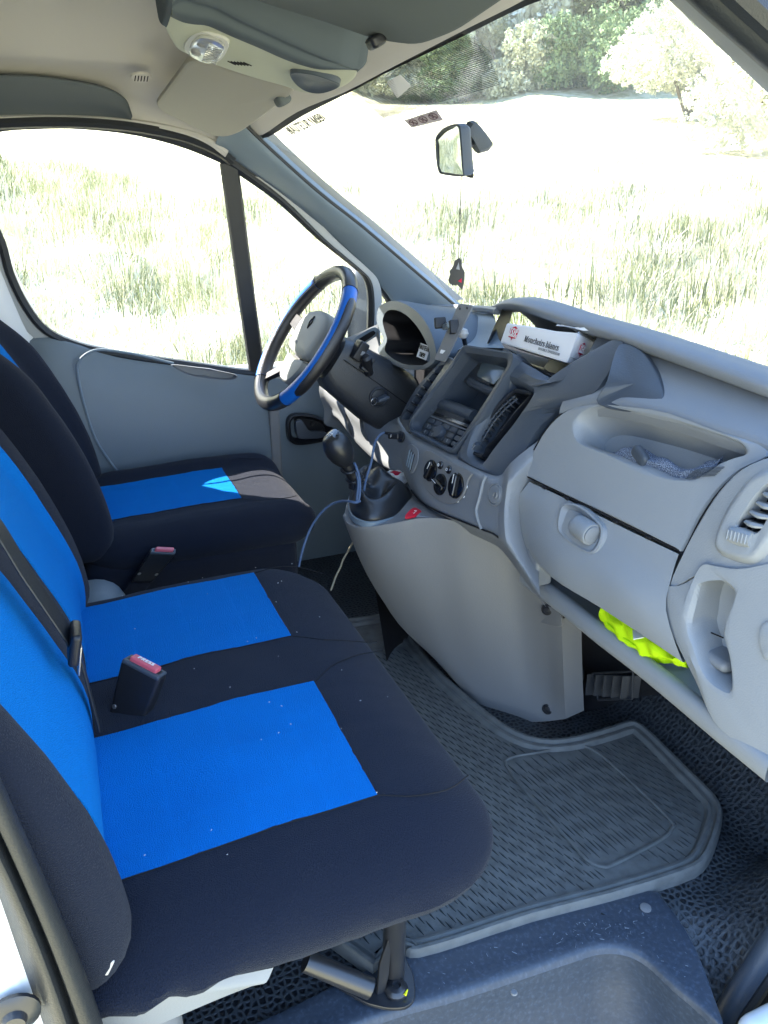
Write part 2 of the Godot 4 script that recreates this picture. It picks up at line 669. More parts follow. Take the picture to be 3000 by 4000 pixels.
func pillars():
	# left windscreen pillar: a long curved trim between the door seal and the glass
	var a := [Vector3(-0.68, 1.334, -0.458), Vector3(-0.69, 1.319, -0.486), Vector3(-0.7, 1.289, -0.527), Vector3(-0.72, 1.223, -0.633), Vector3(-0.74, 1.141, -0.747), Vector3(-0.76, 1.067, -0.84), Vector3(-0.775, 0.996, -0.921), Vector3(-0.79, 0.917, -0.999), Vector3(-0.8, 0.874, -1.031)]
	var b := [Vector3(-0.6, 1.387, -0.514), Vector3(-0.62, 1.363, -0.542), Vector3(-0.635, 1.313, -0.605), Vector3(-0.65, 1.249, -0.689), Vector3(-0.67, 1.196, -0.766), Vector3(-0.69, 1.135, -0.86), Vector3(-0.71, 1.064, -0.961), Vector3(-0.74, 0.973, -1.09), Vector3(-0.77, 0.871, -1.234)]
	var rows := []
	for i in a.size():
		var n: Vector3 = (b[i] - a[i]).normalized()
		var bulge := Vector3(0.55, 0.25, 0.8) * 0.022
		rows.append([a[i] + Vector3(-0.03, 0, -0.02), a[i], a[i].lerp(b[i], 0.3) + bulge * 0.8, a[i].lerp(b[i], 0.7) + bulge, b[i], b[i] + Vector3(-0.03, 0, -0.04)])
	var t := thing("windscreen_pillar", "blue grey left windscreen pillar trim sloping down to the dashboard", "pillar")
	part(t, "trim", G.new().grid(patch(rows, 4, 5)), M.pillar_plastic)
	part(t, "door_seal", G.new().tube(cr(off(a, Vector3(-0.012, 0.004, 0.008)), 6), 0.010, 8), M.seal_rubber)
	part(t, "glass_seal", G.new().tube(cr(off(b, Vector3(-0.004, 0, -0.006)), 6), 0.006, 6), M.seal_rubber)
	part(t, "sheet", G.new().grid(patch([off(a, Vector3(-0.05, -0.02, -0.01)), off(b, Vector3(-0.06, 0.01, -0.07))], 4, 1)), M.grey_paint)
	# right windscreen pillar: only its upper inner edge shows in the corner
	var ra := [Vector3(0.75, 1.439, -0.674), Vector3(0.75, 1.416, -0.718), Vector3(0.75, 1.374, -0.8), Vector3(0.75, 1.33, -0.886), Vector3(0.75, 1.26, -1.024), Vector3(0.75, 1.141, -1.26)]
	var rb := [Vector3(0.8, 1.427, -0.662), Vector3(0.8, 1.405, -0.707), Vector3(0.8, 1.372, -0.779), Vector3(0.8, 1.338, -0.853), Vector3(0.8, 1.279, -0.982), Vector3(0.8, 1.169, -1.206)]
	for l in [ra, rb]:
		l.append(l[-1] + Vector3(0.06, -0.20, -0.24))
	rows = []
	for i in ra.size():
		rows.append([ra[i] + Vector3(0.02, -0.0, -0.05), ra[i], ra[i].lerp(rb[i], 0.5) + Vector3(-0.008, 0, 0.01), rb[i], rb[i] + Vector3(0.06, 0.0, -0.02)])
	t = thing("windscreen_pillar", "dark right windscreen pillar edge with rubber seal at the open doorway", "pillar")
	part(t, "trim", G.new().grid(patch(rows, 4, 4)), M.grey_plastic)
	part(t, "door_seal", G.new().tube(cr(off(rb, Vector3(0.03, 0.0, 0.0)), 6), 0.022, 10), M.seal_rubber)
	part(t, "seal_lip", G.new().tube(cr(off(rb, Vector3(0.062, 0.0, 0.012)), 6), 0.016, 8), M.seal_rubber)
	# left door pillar, white paint behind the window
	t = thing("door_pillar", "white painted pillar behind the left door window", "pillar")
	var w := patch([[Vector3(-0.72, 1.147, 0.194), Vector3(-0.72, 1.103, 0.17), Vector3(-0.72, 1.058, 0.157), Vector3(-0.72, 0.989, 0.153), Vector3(-0.72, 0.775, 0.196)], [Vector3(-0.75, 1.146, 0.127), Vector3(-0.755, 1.089, 0.112), Vector3(-0.765, 1.018, 0.102), Vector3(-0.775, 0.826, 0.087), Vector3(-0.775, 0.677, 0.097)], [Vector3(-0.8, 1.156, 0.111), Vector3(-0.8, 1.086, 0.095), Vector3(-0.8, 1.003, 0.08), Vector3(-0.8, 0.832, 0.03), Vector3(-0.8, 0.666, 0.037)]], 5, 5)
	part(t, "sheet", G.new().grid(w), M.white_paint)
	part(t, "backing", box(Vector3(-0.86, 0.75, 0.42), Vector3(0.05, 1.7, 0.5)), M.white_paint)
	# right door pillar, at the lower left edge of the picture
	t = thing("door_pillar", "white right door pillar with black rubber seal at the doorway's edge", "pillar")
	var s0 := [Vector3(0.97, 0.776, 0.11), Vector3(0.97, 0.727, 0.104), Vector3(0.97, 0.633, 0.091), Vector3(0.97, 0.545, 0.079), Vector3(0.97, 0.463, 0.069), Vector3(0.97, 0.386, 0.063), Vector3(0.97, 0.319, 0.058)]
	var s1 := [Vector3(0.985, 0.788, 0.114), Vector3(0.985, 0.737, 0.107), Vector3(0.985, 0.649, 0.095), Vector3(0.985, 0.564, 0.084), Vector3(0.985, 0.484, 0.075), Vector3(0.985, 0.409, 0.068), Vector3(0.985, 0.345, 0.064)]
	var s2 := [Vector3(0.985, 0.772, 0.138), Vector3(0.985, 0.683, 0.126), Vector3(0.985, 0.61, 0.116), Vector3(0.985, 0.539, 0.109), Vector3(0.985, 0.473, 0.105), Vector3(0.985, 0.418, 0.103), Vector3(0.985, 0.353, 0.101)]
	var s3 := [Vector3(0.975, 0.767, 0.147), Vector3(0.975, 0.676, 0.132), Vector3(0.975, 0.614, 0.122), Vector3(0.975, 0.531, 0.117), Vector3(0.975, 0.465, 0.113), Vector3(0.975, 0.409, 0.11), Vector3(0.975, 0.343, 0.109)]
	for l in [s0, s1, s2, s3]:
		var top: Vector3 = l[0]
		var low: Vector3 = l[-1]
		l.push_front(top + Vector3(-0.03, 0.28, 0.02))
		l.push_front(top + Vector3(-0.10, 0.66, 0.03))
		l.append(low + Vector3(0.0, -0.2, -0.06))
	rows = []
	for i in s0.size():
		var m1: Vector3 = s1[i].lerp(s2[i], 0.35)
		var m2: Vector3 = s1[i].lerp(s2[i], 0.5)
		rows.append([s0[i] + Vector3(-0.04, 0, 0.04), s0[i], s1[i] + Vector3(0.004, 0, 0), m1 + Vector3(0.006, 0, 0), m2 + Vector3(-0.006, 0, 0), s1[i].lerp(s2[i], 0.65) + Vector3(0.010, 0, 0), s2[i] + Vector3(0.006, 0, 0), s3[i] + Vector3(-0.004, 0, 0.006)])
	part(t, "door_seal", G.new().grid(patch(rows, 4, 4)), M.seal_rubber)
	rows = [off(s3, Vector3(-0.004, 0, 0.004)), off(s3, Vector3(0.004, 0, 0.05)), off(s3, Vector3(0.004, 0.0, 0.3))]
	part(t, "sheet", G.new().grid(patch(rows, 2, 4)), M.white_paint)
	var c := Vector3(0.985, 0.466, 0.135)
	part(t, "striker_bolt", G.new().lathe([Vector2(0.024, 0.0), Vector2(0.024, 0.004), Vector2(0.019, 0.007), Vector2(0.012, 0.009), Vector2(0.010, 0.016), Vector2(0.0, 0.017)], 20, Transform3D(Basis(Vector3(0, 1, 0), Vector3(1, 0, 0), Vector3(0, 0, -1)), c)), M.tube_steel)


func sill():
	var t := thing("sill_plate", "scuffed blue black plastic sill plate in front of the bench foot", "sill")
	var inner := [Vector3(0.767, 0.012, -0.07), Vector3(0.767, 0.012, -0.164), Vector3(0.753, 0.012, -0.294), Vector3(0.752, 0.012, -0.385), Vector3(0.766, 0.012, -0.529), Vector3(0.783, 0.012, -0.72), Vector3(0.803, 0.012, -0.86), Vector3(0.84, 0.012, -0.87), Vector3(0.894, 0.012, -0.864), Vector3(0.954, 0.012, -0.844), Vector3(1.043, 0.012, -0.802)]
	var edge := [Vector3(0.835, 0.012, -0.146), Vector3(0.829, 0.012, -0.22), Vector3(0.831, 0.012, -0.335), Vector3(0.844, 0.012, -0.451), Vector3(0.857, 0.012, -0.648), Vector3(0.862, 0.012, -0.701), Vector3(0.88, 0.012, -0.741), Vector3(0.912, 0.012, -0.763), Vector3(0.962, 0.012, -0.773), Vector3(1.003, 0.012, -0.784), Vector3(1.053, 0.012, -0.794)]
	var lip := off(edge, Vector3(0.006, -0.012, 0.0))
	var low := []
	for i in edge.size():
		low.append(edge[i] + Vector3(0.018, -0.09, -0.004))
	var base := []
	for i in edge.size():
		base.append(edge[i] + Vector3(0.07, -0.24, 0.01))
	part(t, "top", G.new().grid(patch([off(inner, Vector3(0, -0.02, 0)), inner, _lerp(inner, edge, 0.5), _lerp(inner, edge, 0.93), lip], 4, 4)), M.scuffed_plastic)
	part(t, "riser", G.new().grid(patch([off(lip, Vector3(-0.002, 0.001, 0)), low, base], 4, 4)), M.scuffed_plastic)
	part(t, "outer_sill", box(Vector3(1.09, -0.20, -1.02), Vector3(0.07, 0.50, 0.44), 0.03), M.white_paint)
	part(t, "step", box(Vector3(1.05, -0.26, -0.55), Vector3(0.4, 0.03, 1.2)), M.black_plastic)
	var c := Vector3(0.832, 0.014, -0.829)
	part(t, "plug", G.new().lathe([Vector2(0.010, 0.0), Vector2(0.010, 0.002), Vector2(0.007, 0.003), Vector2(0.0, 0.003)], 16, Transform3D(Basis(), c)), M.console_plastic)
	c = Vector3(0.88, 0.014, -0.525)
	part(t, "clip", G.new().lathe([Vector2(0.006, 0.0), Vector2(0.005, 0.002), Vector2(0.0, 0.0025)], 10, Transform3D(Basis(), c)), M.console_plastic)
	var rng := RandomNumberGenerator.new()
	rng.seed = 12
	var sg := G.new()
	for i in 110:
		var k := rng.randf_range(0.25, 0.95)
		var f := rng.randf_range(2.5, 8.6)
		if i % 3:
			f = 5.2 + rng.randfn() * 0.8
		f = clampf(f, 1.0, 9.4)
		var w := rng.randf_range(0.1, 0.85)
		var p: Vector3 = inner[int(f)].lerp(inner[int(f) + 1], f - int(f)).lerp(edge[int(f)].lerp(edge[int(f) + 1], f - int(f)), w) + Vector3(0, 0.0006, 0)
		var d := Vector3(rng.randf_range(-0.4, 1), 0, rng.randf_range(-1, 0.6)).normalized() * rng.randf_range(0.0008, 0.006) * k
		sg.tube([p - d, p + d], rng.randf_range(0.0002, 0.0006), 4)
	part(t, "scuff_marks", sg, M.scuff_grey).set_meta("kind", "stuff")
	var s := thing("doorway_seal", "black double rubber seal at the doorway's lower front corner", "seal")
	var p := [Vector3(0.99, 0.112, -0.992), Vector3(0.99, 0.048, -0.959), Vector3(0.99, -0.009, -0.929), Vector3(0.99, -0.061, -0.9), Vector3(0.99, -0.125, -0.879), Vector3(0.99, -0.203, -0.878)]
	part(s, "bead", G.new().tube(cr(p, 5), 0.022, 10), M.dark_plastic)
	part(s, "lip", G.new().tube(cr(off(p, Vector3(0.022, -0.004, 0.0)), 5), 0.010, 8), M.seal_rubber)


func _lerp(a, b, s: float) -> Array:
	var out := []
	for i in a.size():
		out.append(a[i].lerp(b[i], s))
	return out


func windscreen():
	var t := thing("windscreen", "large dusty windscreen with dotted band and stickers", "windscreen")
	var top := [Vector3(-0.645, 1.369, -0.551), Vector3(-0.62, 1.365, -0.573), Vector3(-0.5, 1.408, -0.631), Vector3(-0.35, 1.449, -0.702), Vector3(-0.2, 1.478, -0.746), Vector3(-0.05, 1.496, -0.771), Vector3(0.1, 1.508, -0.786), Vector3(0.28, 1.52, -0.799)]
	top.append(Vector3(0.5, 1.52, -0.83))
	top.append(Vector3(0.74, 1.44, -0.70))
	var bot := []
	for p in top:
		bot.append(Vector3(p.x * 1.18, 0.87 - 0.0 * p.x, -1.52 + 0.36 * pow(absf(p.x) / 0.74, 2.0)))
	var pane := patch([top, _bow(top, bot, 0.33), _bow(top, bot, 0.66), bot], 3, 4)
	part(t, "pane", G.new().grid(pane), M.dusty_glass)
	# black rim printed along the top of the glass
	var rim := []
	for r in 3:
		var row := []
		for p in pane[0].size():
			row.append(pane[0][p].lerp(pane[1][p], r * 0.16 - 0.05) + Vector3(0, -0.0025, 0.0025))
		rim.append(row)
	part(t, "top_rim", G.new().grid(rim), M.seal_rubber)
	# the dotted sun band: fine black printed lines round the mirror foot
	var g := G.new()
	var b0 := cr([Vector3(-0.364, 1.436, -0.707), Vector3(-0.347, 1.422, -0.747), Vector3(-0.353, 1.399, -0.785), Vector3(-0.356, 1.385, -0.808)], 11)
	var b1 := cr([Vector3(-0.15, 1.472, -0.769), Vector3(-0.142, 1.457, -0.798), Vector3(-0.151, 1.431, -0.839), Vector3(-0.172, 1.406, -0.873)], 11)
	var b2 := cr([Vector3(0.074, 1.493, -0.796), Vector3(0.083, 1.473, -0.829), Vector3(0.064, 1.445, -0.87), Vector3(0.032, 1.419, -0.906)], 11)
	for i in b0.size():
		g.ribbon(cr([b0[i], b1[i], b2[i]], 4), Vector3(0, 0.7, -0.7), 0.0018, 0.0004)
	part(t, "dotted_band", g, M.dark_print).set_meta("kind", "stuff")
	# plain paper slip, warning sticker, height sticker
	var slip := rloop([Vector3(-0.237, 1.448, -0.767), Vector3(-0.185, 1.456, -0.778), Vector3(-0.192, 1.436, -0.809), Vector3(-0.262, 1.418, -0.805)], 0.006)
	part(t, "paper_slip", G.new().slab(slip, Vector3(0, -0.7, 0.7), 0.0008, 0.0003), M.white_print, "small pale paper slip stuck on the dotted band")
	var q := [Vector3(-0.313, 1.378, -0.846), Vector3(-0.206, 1.392, -0.879), Vector3(-0.221, 1.373, -0.905), Vector3(-0.321, 1.363, -0.869)]
	var st := part(t, "warning_sticker", G.new().slab(q, Vector3(0, -0.7, 0.7), 0.0006, 0.0002), M.sticker, "pinkish sticker with three round prohibition signs")
	var rt: Vector3 = q[1] - q[0]
	var dn: Vector3 = q[3] - q[0]
	for i in 3:
		var gs := G.new()
		var c: Vector3 = q[0] + rt * (0.19 + 0.31 * i) + dn * 0.5 + Vector3(0, -0.0015, 0.0015)
		var rr := rt.normalized() * rt.length() * 0.115
		var uu := dn.normalized() * dn.length() * 0.34
		gs.tube(ellipse(c, rr, uu, 18), 0.0011, 4, true)
		gs.tube([c - rr * 0.7 - uu * 0.7, c + rr * 0.7 + uu * 0.7], 0.0011, 4)
		gs.tube([c - rr * 0.3 + uu * 0.5, c + rr * 0.1 - uu * 0.5], 0.0016, 4)
		part(st, "prohibition_sign", gs, M.sticker_print)
	var h0 := Vector3(-0.56, 1.365, -0.63)
	var h1 := Vector3(-0.467, 1.39, -0.683)
	var hr: Vector3 = h1 - h0
	var hu: Vector3 = (Vector3(-0.496, 1.398, -0.647) - Vector3(-0.527, 1.37, -0.673)).normalized()
	writing(t, "HAUTEUR 1M99", 0.030, (h0 + h1) / 2.0, hr, hu, M.dark_print, "Droid Sans", true, hr.length() / 0.27, "height_lettering")
	for e in [-1, 1]:
		var c: Vector3 = (h0 + h1) / 2.0 + hr * 0.53 * e
		var u: Vector3 = hr.normalized() * 0.010
		part(t, "warning_triangle", G.new().tube([c - u - hu * 0.010, c + u - hu * 0.010, c + hu * 0.012], 0.0014, 4, true), M.dark_print)


func _bow(a, b, s: float) -> Array:
	var out := []
	for i in a.size():
		out.append(a[i].lerp(b[i], s) + Vector3(0, 0.035, -0.035) * sin(PI * s))
	return out


func left_door():
	var t := thing("van_door", "grey left door with window, quarter light and black handle", "door")
	# inner panel
	var zs := [0.30, 0.05, -0.15, -0.35, -0.55, -0.70, -0.85, -1.02, -1.15]
	var rows := []
	var belt := [Vector3(-0.776, 0.902, 0.21), Vector3(-0.8, 0.835, 0.141), Vector3(-0.785, 0.847, 0.026), Vector3(-0.795, 0.781, -0.144), Vector3(-0.802, 0.735, -0.341), Vector3(-0.81, 0.69, -0.547), Vector3(-0.815, 0.654, -0.723), Vector3(-0.819, 0.63, -0.885), Vector3(-0.822, 0.613, -1.004)]
	var prof := [[-0.05, 0.0], [0.0, 0.0], [0.012, -0.03], [0.022, -0.075], [0.030, -0.14], [0.034, -0.26], [0.02, -0.42], [-0.01, -0.62], [-0.03, -0.85]]
	for q in prof:
		var row := []
		for i in belt.size():
			var b: Vector3 = belt[i]
			var fade: float = smoothstep(-0.62, -0.72, b.z)
			row.append(Vector3(b.x + q[0] * 1.6 * (1.0 - 0.75 * fade) - 0.006 * fade, b.y + q[1], b.z))
		rows.append(row)
	part(t, "panel", G.new().grid(patch(rows, 4, 3)), M.door_plastic)
	part(t, "outer_skin", box(Vector3(-0.9, 0.2, -0.45), Vector3(0.03, 1.0, 1.6), 0.01), M.white_paint)
	var groove := [Vector3(-0.732, 0.415, -0.117), Vector3(-0.732, 0.487, -0.081), Vector3(-0.732, 0.559, -0.052), Vector3(-0.732, 0.664, -0.036), Vector3(-0.732, 0.744, -0.032), Vector3(-0.732, 0.777, -0.039), Vector3(-0.738, 0.8, -0.069), Vector3(-0.745, 0.804, -0.111), Vector3(-0.75, 0.782, -0.204), Vector3(-0.752, 0.75, -0.3)]
	part(t, "moulding", G.new().tube(cr(groove, 6), 0.0040, 6), M.pillar_plastic)
	var pull := cr([Vector3(-0.742, 0.748, -0.294), Vector3(-0.742, 0.733, -0.372), Vector3(-0.742, 0.706, -0.474), Vector3(-0.742, 0.691, -0.466), Vector3(-0.742, 0.7, -0.396), Vector3(-0.742, 0.717, -0.336)], 4, true)
	part(t, "pull_recess", G.new().loft([grow(pull, 0.004), off(grow(pull, 0.003), Vector3(0.006, 0, 0)), off(pull, Vector3(0.005, 0, 0)), off(grow(pull, -0.006), Vector3(-0.012, 0, 0))], false, true), M.grey_plastic)
	# inner handle in its pod
	var pod := cr([Vector3(-0.775, 0.539, -0.651), Vector3(-0.775, 0.549, -0.675), Vector3(-0.775, 0.539, -0.729), Vector3(-0.775, 0.513, -0.777), Vector3(-0.775, 0.481, -0.795), Vector3(-0.775, 0.458, -0.775), Vector3(-0.775, 0.453, -0.718), Vector3(-0.775, 0.455, -0.671), Vector3(-0.775, 0.472, -0.649), Vector3(-0.775, 0.508, -0.645)], 4, true)
	var h := part(t, "door_handle", G.new().loft([off(grow(pod, 0.006), Vector3(-0.01, 0, 0)), off(grow(pod, 0.004), Vector3(0.010, 0, 0)), off(pod, Vector3(0.012, 0, 0)), off(grow(pod, -0.008), Vector3(0.004, 0, 0)), off(grow(pod, -0.016), Vector3(-0.022, 0, 0))], false, true), M.black_plastic)
	var lever := cr([Vector3(-0.768, 0.527, -0.665), Vector3(-0.768, 0.538, -0.68), Vector3(-0.768, 0.529, -0.692), Vector3(-0.768, 0.504, -0.699), Vector3(-0.768, 0.488, -0.721), Vector3(-0.768, 0.489, -0.757), Vector3(-0.768, 0.479, -0.772), Vector3(-0.768, 0.467, -0.749), Vector3(-0.768, 0.47, -0.693), Vector3(-0.768, 0.481, -0.67)], 4, true)
	part(h, "lever", G.new().slab(lever, Vector3(1, 0, 0), 0.014, 0.006), M.dark_plastic)
	part(h, "screw", G.new().lathe([Vector2(0.007, 0.0), Vector2(0.006, 0.003), Vector2(0.0, 0.003)], 12, Transform3D(Basis(Vector3(0, 1, 0), Vector3(1, 0, 0), Vector3(0, 0, -1)), Vector3(-0.79, 0.511, -0.733))), M.tube_steel)
	part(t, "panel_step", box(Vector3(-0.768, 0.413, -0.599), Vector3(0.02, 0.40, 0.035), 0.008), M.console_plastic)
	# window: outer frame, seal, bar, panes
	var glass := cr([Vector3(-0.711, 1.306, 0.143), Vector3(-0.705, 1.341, 0.106), Vector3(-0.703, 1.357, 0.059), Vector3(-0.702, 1.364, -0.012), Vector3(-0.701, 1.368, -0.098), Vector3(-0.702, 1.363, -0.208), Vector3(-0.704, 1.35, -0.3), Vector3(-0.707, 1.328, -0.388), Vector3(-0.713, 1.295, -0.477), Vector3(-0.717, 1.271, -0.518), Vector3(-0.729, 1.196, -0.634), Vector3(-0.746, 1.088, -0.762), Vector3(-0.758, 1.009, -0.869), Vector3(-0.765, 0.969, -0.914), Vector3(-0.774, 0.913, -0.931), Vector3(-0.788, 0.824, -0.935), Vector3(-0.803, 0.732, -0.93), Vector3(-0.81, 0.691, -0.85), Vector3(-0.811, 0.681, -0.77), Vector3(-0.808, 0.701, -0.586), Vector3(-0.809, 0.697, -0.541), Vector3(-0.801, 0.741, -0.341), Vector3(-0.794, 0.788, -0.145), Vector3(-0.789, 0.819, -0.047), Vector3(-0.782, 0.863, 0.026), Vector3(-0.771, 0.93, 0.066), Vector3(-0.757, 1.016, 0.091), Vector3(-0.744, 1.101, 0.099), Vector3(-0.73, 1.19, 0.124)], 4, true)
	var n := Vector3(1, -0.16, 0).normalized()
	var seal := G.new().loft([off(grow(glass, -0.004), -n * 0.01), off(grow(glass, -0.004), n * 0.004), off(grow(glass, 0.008), n * 0.012), off(grow(glass, 0.016), n * 0.010), off(grow(glass, 0.02), -n * 0.012)], false, false)
	part(t, "window_seal", seal, M.seal_rubber)
	var fr := G.new().loft([off(grow(glass, 0.017), -n * 0.012), off(grow(glass, 0.018), n * 0.006), off(grow(glass, 0.045), n * 0.004), off(grow(glass, 0.05), -n * 0.02), off(grow(glass, 0.02), -n * 0.03)], false, false)
	part(t, "window_frame", fr, M.grey_paint)
	var roof_band := [Vector3(-0.701, 1.368, 0.141), Vector3(-0.7, 1.374, 0.059), Vector3(-0.699, 1.38, -0.046), Vector3(-0.699, 1.381, -0.155), Vector3(-0.7, 1.374, -0.267), Vector3(-0.703, 1.355, -0.383), Vector3(-0.708, 1.323, -0.468), Vector3(-0.712, 1.298, -0.505)]
	part(t, "upper_seal", G.new().tube(cr(off(roof_band, n * 0.016), 5), 0.014, 8), M.seal_rubber)
	part(t, "pane", G.new().loft([off(grow(glass, 0.01), -n * 0.004), off(grow(glass, 0.01), -n * 0.0)], true, true), M.glass)
	var bar := [Vector3(-0.713, 1.293, -0.497), Vector3(-0.728, 1.201, -0.507), Vector3(-0.748, 1.077, -0.52), Vector3(-0.771, 0.931, -0.535), Vector3(-0.792, 0.803, -0.55), Vector3(-0.81, 0.689, -0.563)]
	part(t, "window_bar", G.new().ribbon(cr(bar, 5), Vector3(0.1, 0, -1), 0.040, 0.016), M.seal_rubber)
	# outside mirror
	var mt := thing("door_mirror", "grey outside mirror beyond the left quarter light", "mirror")
	var mc := Vector3(-1.02, 0.84, -0.949)
	part(mt, "housing", G.new().rbox(mc + Vector3(0, 0, -0.05), Vector3(0.10, 0.15, 0.06), Vector3(0.05, 0.06, 0.05), Basis(Vector3.UP, -0.25), 3), M.dark_plastic)
	part(mt, "glass", G.new().rbox(mc + Vector3(0.004, 0, 0.014), Vector3(0.085, 0.13, 0.004), Vector3(0.03, 0.03, 0.003), Basis(Vector3.UP, -0.25), 3), M.mirror_glass)
	part(mt, "arm", box(mc + Vector3(0.11, -0.10, -0.03), Vector3(0.14, 0.06, 0.05), 0.02), M.dark_plastic)


# --- headlining, visors, overhead console

func overhead():
	var head := [Vector3(-0.645, 1.364, -0.551), Vector3(-0.62, 1.359, -0.573), Vector3(-0.5, 1.403, -0.631), Vector3(-0.35, 1.435, -0.702), Vector3(-0.2, 1.464, -0.746), Vector3(-0.05, 1.483, -0.771), Vector3(0.1, 1.497, -0.786), Vector3(0.28, 1.51, -0.799)]
	head.append(Vector3(0.5, 1.53, -0.80))
	head.append(Vector3(0.74, 1.45, -0.68))
	# sections from the rear to the windscreen: height of the left edge, of the middle and of the right edge
	var rows := []
	var ex := [-0.70, -0.66, -0.585, -0.42, -0.24, -0.06, 0.12, 0.30, 0.52, 0.76]
	for s in [[0.66, 1.40, 1.60], [0.35, 1.395, 1.60], [0.1, 1.388, 1.595], [-0.08, 1.386, 1.59], [-0.22, 1.380, 1.58], [-0.36, 1.352, 1.562], [-0.46, 1.322, 1.545]]:
		var row := []
		for i in ex.size():
			var x: float = ex[i]
			var side: float = pow(absf(x + 0.02) / 0.68, 2.6) if x < 0 else pow(absf(x) / 0.85, 2.6)
			var y: float = lerpf(s[2], s[1] + 0.03, minf(side, 1.0))
			if i == 0:
				y = s[1]
			if x > 0:
				y = s[2] - 0.05 * pow(x / 0.76, 2.0)
			var z: float = s[0]
			if z < -0.2:
				z += (head[i].z + 0.62) * clampf((-0.2 - z) / 0.3, 0.0, 1.0) * 0.6
			row.append(Vector3(x, y, z))
		rows.append(row)
	var pre := []
	for i in ex.size():
		pre.append(rows[-1][i].lerp(head[i], 0.6) + Vector3(0, 0.012, 0))
	rows.append(pre)
	rows.append(head)
	rows.append(off(head, Vector3(0, 0.03, -0.012)))
	setting("ceiling_lining", shell(patch(rows, 4, 5), Vector3(0, 0.03, 0)), M.lining)
	# trough above the left door, its shade put into a darker colour
	var lip := [Vector3(-0.6, 1.451, 0.128), Vector3(-0.6, 1.459, 0.041), Vector3(-0.6, 1.46, -0.057), Vector3(-0.6, 1.45, -0.158), Vector3(-0.6, 1.437, -0.204), Vector3(-0.6, 1.418, -0.231), Vector3(-0.6, 1.391, -0.24)]
	var low := [Vector3(-0.69, 1.379, 0.149), Vector3(-0.69, 1.383, 0.058), Vector3(-0.69, 1.387, -0.047), Vector3(-0.69, 1.389, -0.155), Vector3(-0.69, 1.387, -0.205), Vector3(-0.69, 1.386, -0.231), Vector3(-0.69, 1.386, -0.249)]
	var tr := thing("door_header_trim", "recessed trim along the ceiling above the left window, its shade put into dark grey", "trim")
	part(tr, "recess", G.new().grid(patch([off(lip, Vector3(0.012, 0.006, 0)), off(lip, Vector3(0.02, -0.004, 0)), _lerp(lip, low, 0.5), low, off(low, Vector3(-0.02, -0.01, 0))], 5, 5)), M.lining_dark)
	var rail := [Vector3(-0.685, 1.372, 0.149), Vector3(-0.685, 1.377, 0.058), Vector3(-0.685, 1.382, -0.046), Vector3(-0.685, 1.383, -0.154), Vector3(-0.685, 1.378, -0.266), Vector3(-0.685, 1.361, -0.381), Vector3(-0.685, 1.343, -0.44), Vector3(-0.685, 1.315, -0.487)]
	part(tr, "edge_strip", G.new().tube(cr(rail, 5), 0.012, 8), M.lining)
	# air grille in the lining
	var gr := thing("ceiling_grille", "small oval microphone grille in the ceiling by the left visor", "grille")
	var gu := Vector3(-0.1, 0.02, -1).normalized()
	var gc := Vector3(-0.5, 1.465, -0.261)
	var gn := Vector3(0.5, -0.85, 0.1).normalized()
	var gv := gn.cross(gu).normalized()
	var gl := ellipse(gc, gv * 0.016, gu * 0.024, 20)
	part(gr, "plate", G.new().slab(gl, gn, 0.006, 0.002), M.lining)
	for i in 5:
		var s := (i - 2) * 0.007
		part(gr, "slot", G.new().tube([gc + gn * 0.006 + gu * s - gv * 0.009, gc + gn * 0.006 + gu * s + gv * 0.009], 0.0014, 5), M.cavity)
	# left sun visor
	var v := rloop([Vector3(-0.58, 1.409, -0.293), Vector3(-0.58, 1.344, -0.444), Vector3(-0.53, 1.354, -0.487), Vector3(-0.22, 1.406, -0.531), Vector3(-0.15, 1.415, -0.528), Vector3(-0.19, 1.465, -0.324)], 0.05, 5)
	var vn := Vector3(0.25, -0.85, 0.35).normalized()
	var vs := thing("sun_visor", "beige left sun visor folded up beside the overhead console", "sun visor")
	part(vs, "panel", G.new().loft([off(v, -vn * 0.016), off(grow(v, 0.004), -vn * 0.008), v, off(grow(v, -0.012), vn * 0.004)]), M.visor_vinyl)
	var cl := Vector3(-0.24, 1.409, -0.525)
	part(vs, "clip", G.new().rbox(cl + vn * 0.008, Vector3(0.022, 0.012, 0.016), Vector3(0.012, 0.008, 0.01), Basis(Vector3.RIGHT, 0.5), 2), M.lining_dark)
	# right sun visor, dark from this side
	var rv := rloop([Vector3(0.17, 1.516, -0.293), Vector3(0.19, 1.494, -0.37), Vector3(0.2, 1.471, -0.474), Vector3(0.21, 1.449, -0.559), Vector3(0.27, 1.434, -0.609), Vector3(0.36, 1.442, -0.634), Vector3(0.5, 1.468, -0.651), Vector3(0.62, 1.496, -0.575), Vector3(0.5, 1.533, -0.376)], 0.03, 4)
	vs = thing("sun_visor", "dark grey right sun visor at the top of the picture", "sun visor")
	part(vs, "panel", G.new().loft([off(rv, Vector3(0, 0.022, 0)), off(grow(rv, 0.004), Vector3(0, 0.010, 0)), rv, off(grow(rv, -0.015), Vector3(0, -0.006, 0.0))]), M.visor_dark)
	part(vs, "clip", G.new().rbox(Vector3(0.24, 1.441, -0.549), Vector3(0.018, 0.010, 0.014), Vector3(0.009, 0.006, 0.009), Basis(Vector3.RIGHT, 0.5), 2), M.black_plastic)
	# overhead console: a long pod; underside coloured as lit, right flank and ends as in shadow
	var oc := thing("overhead_console", "long overhead console with reading lamp and oval tray in the ceiling middle", "console")
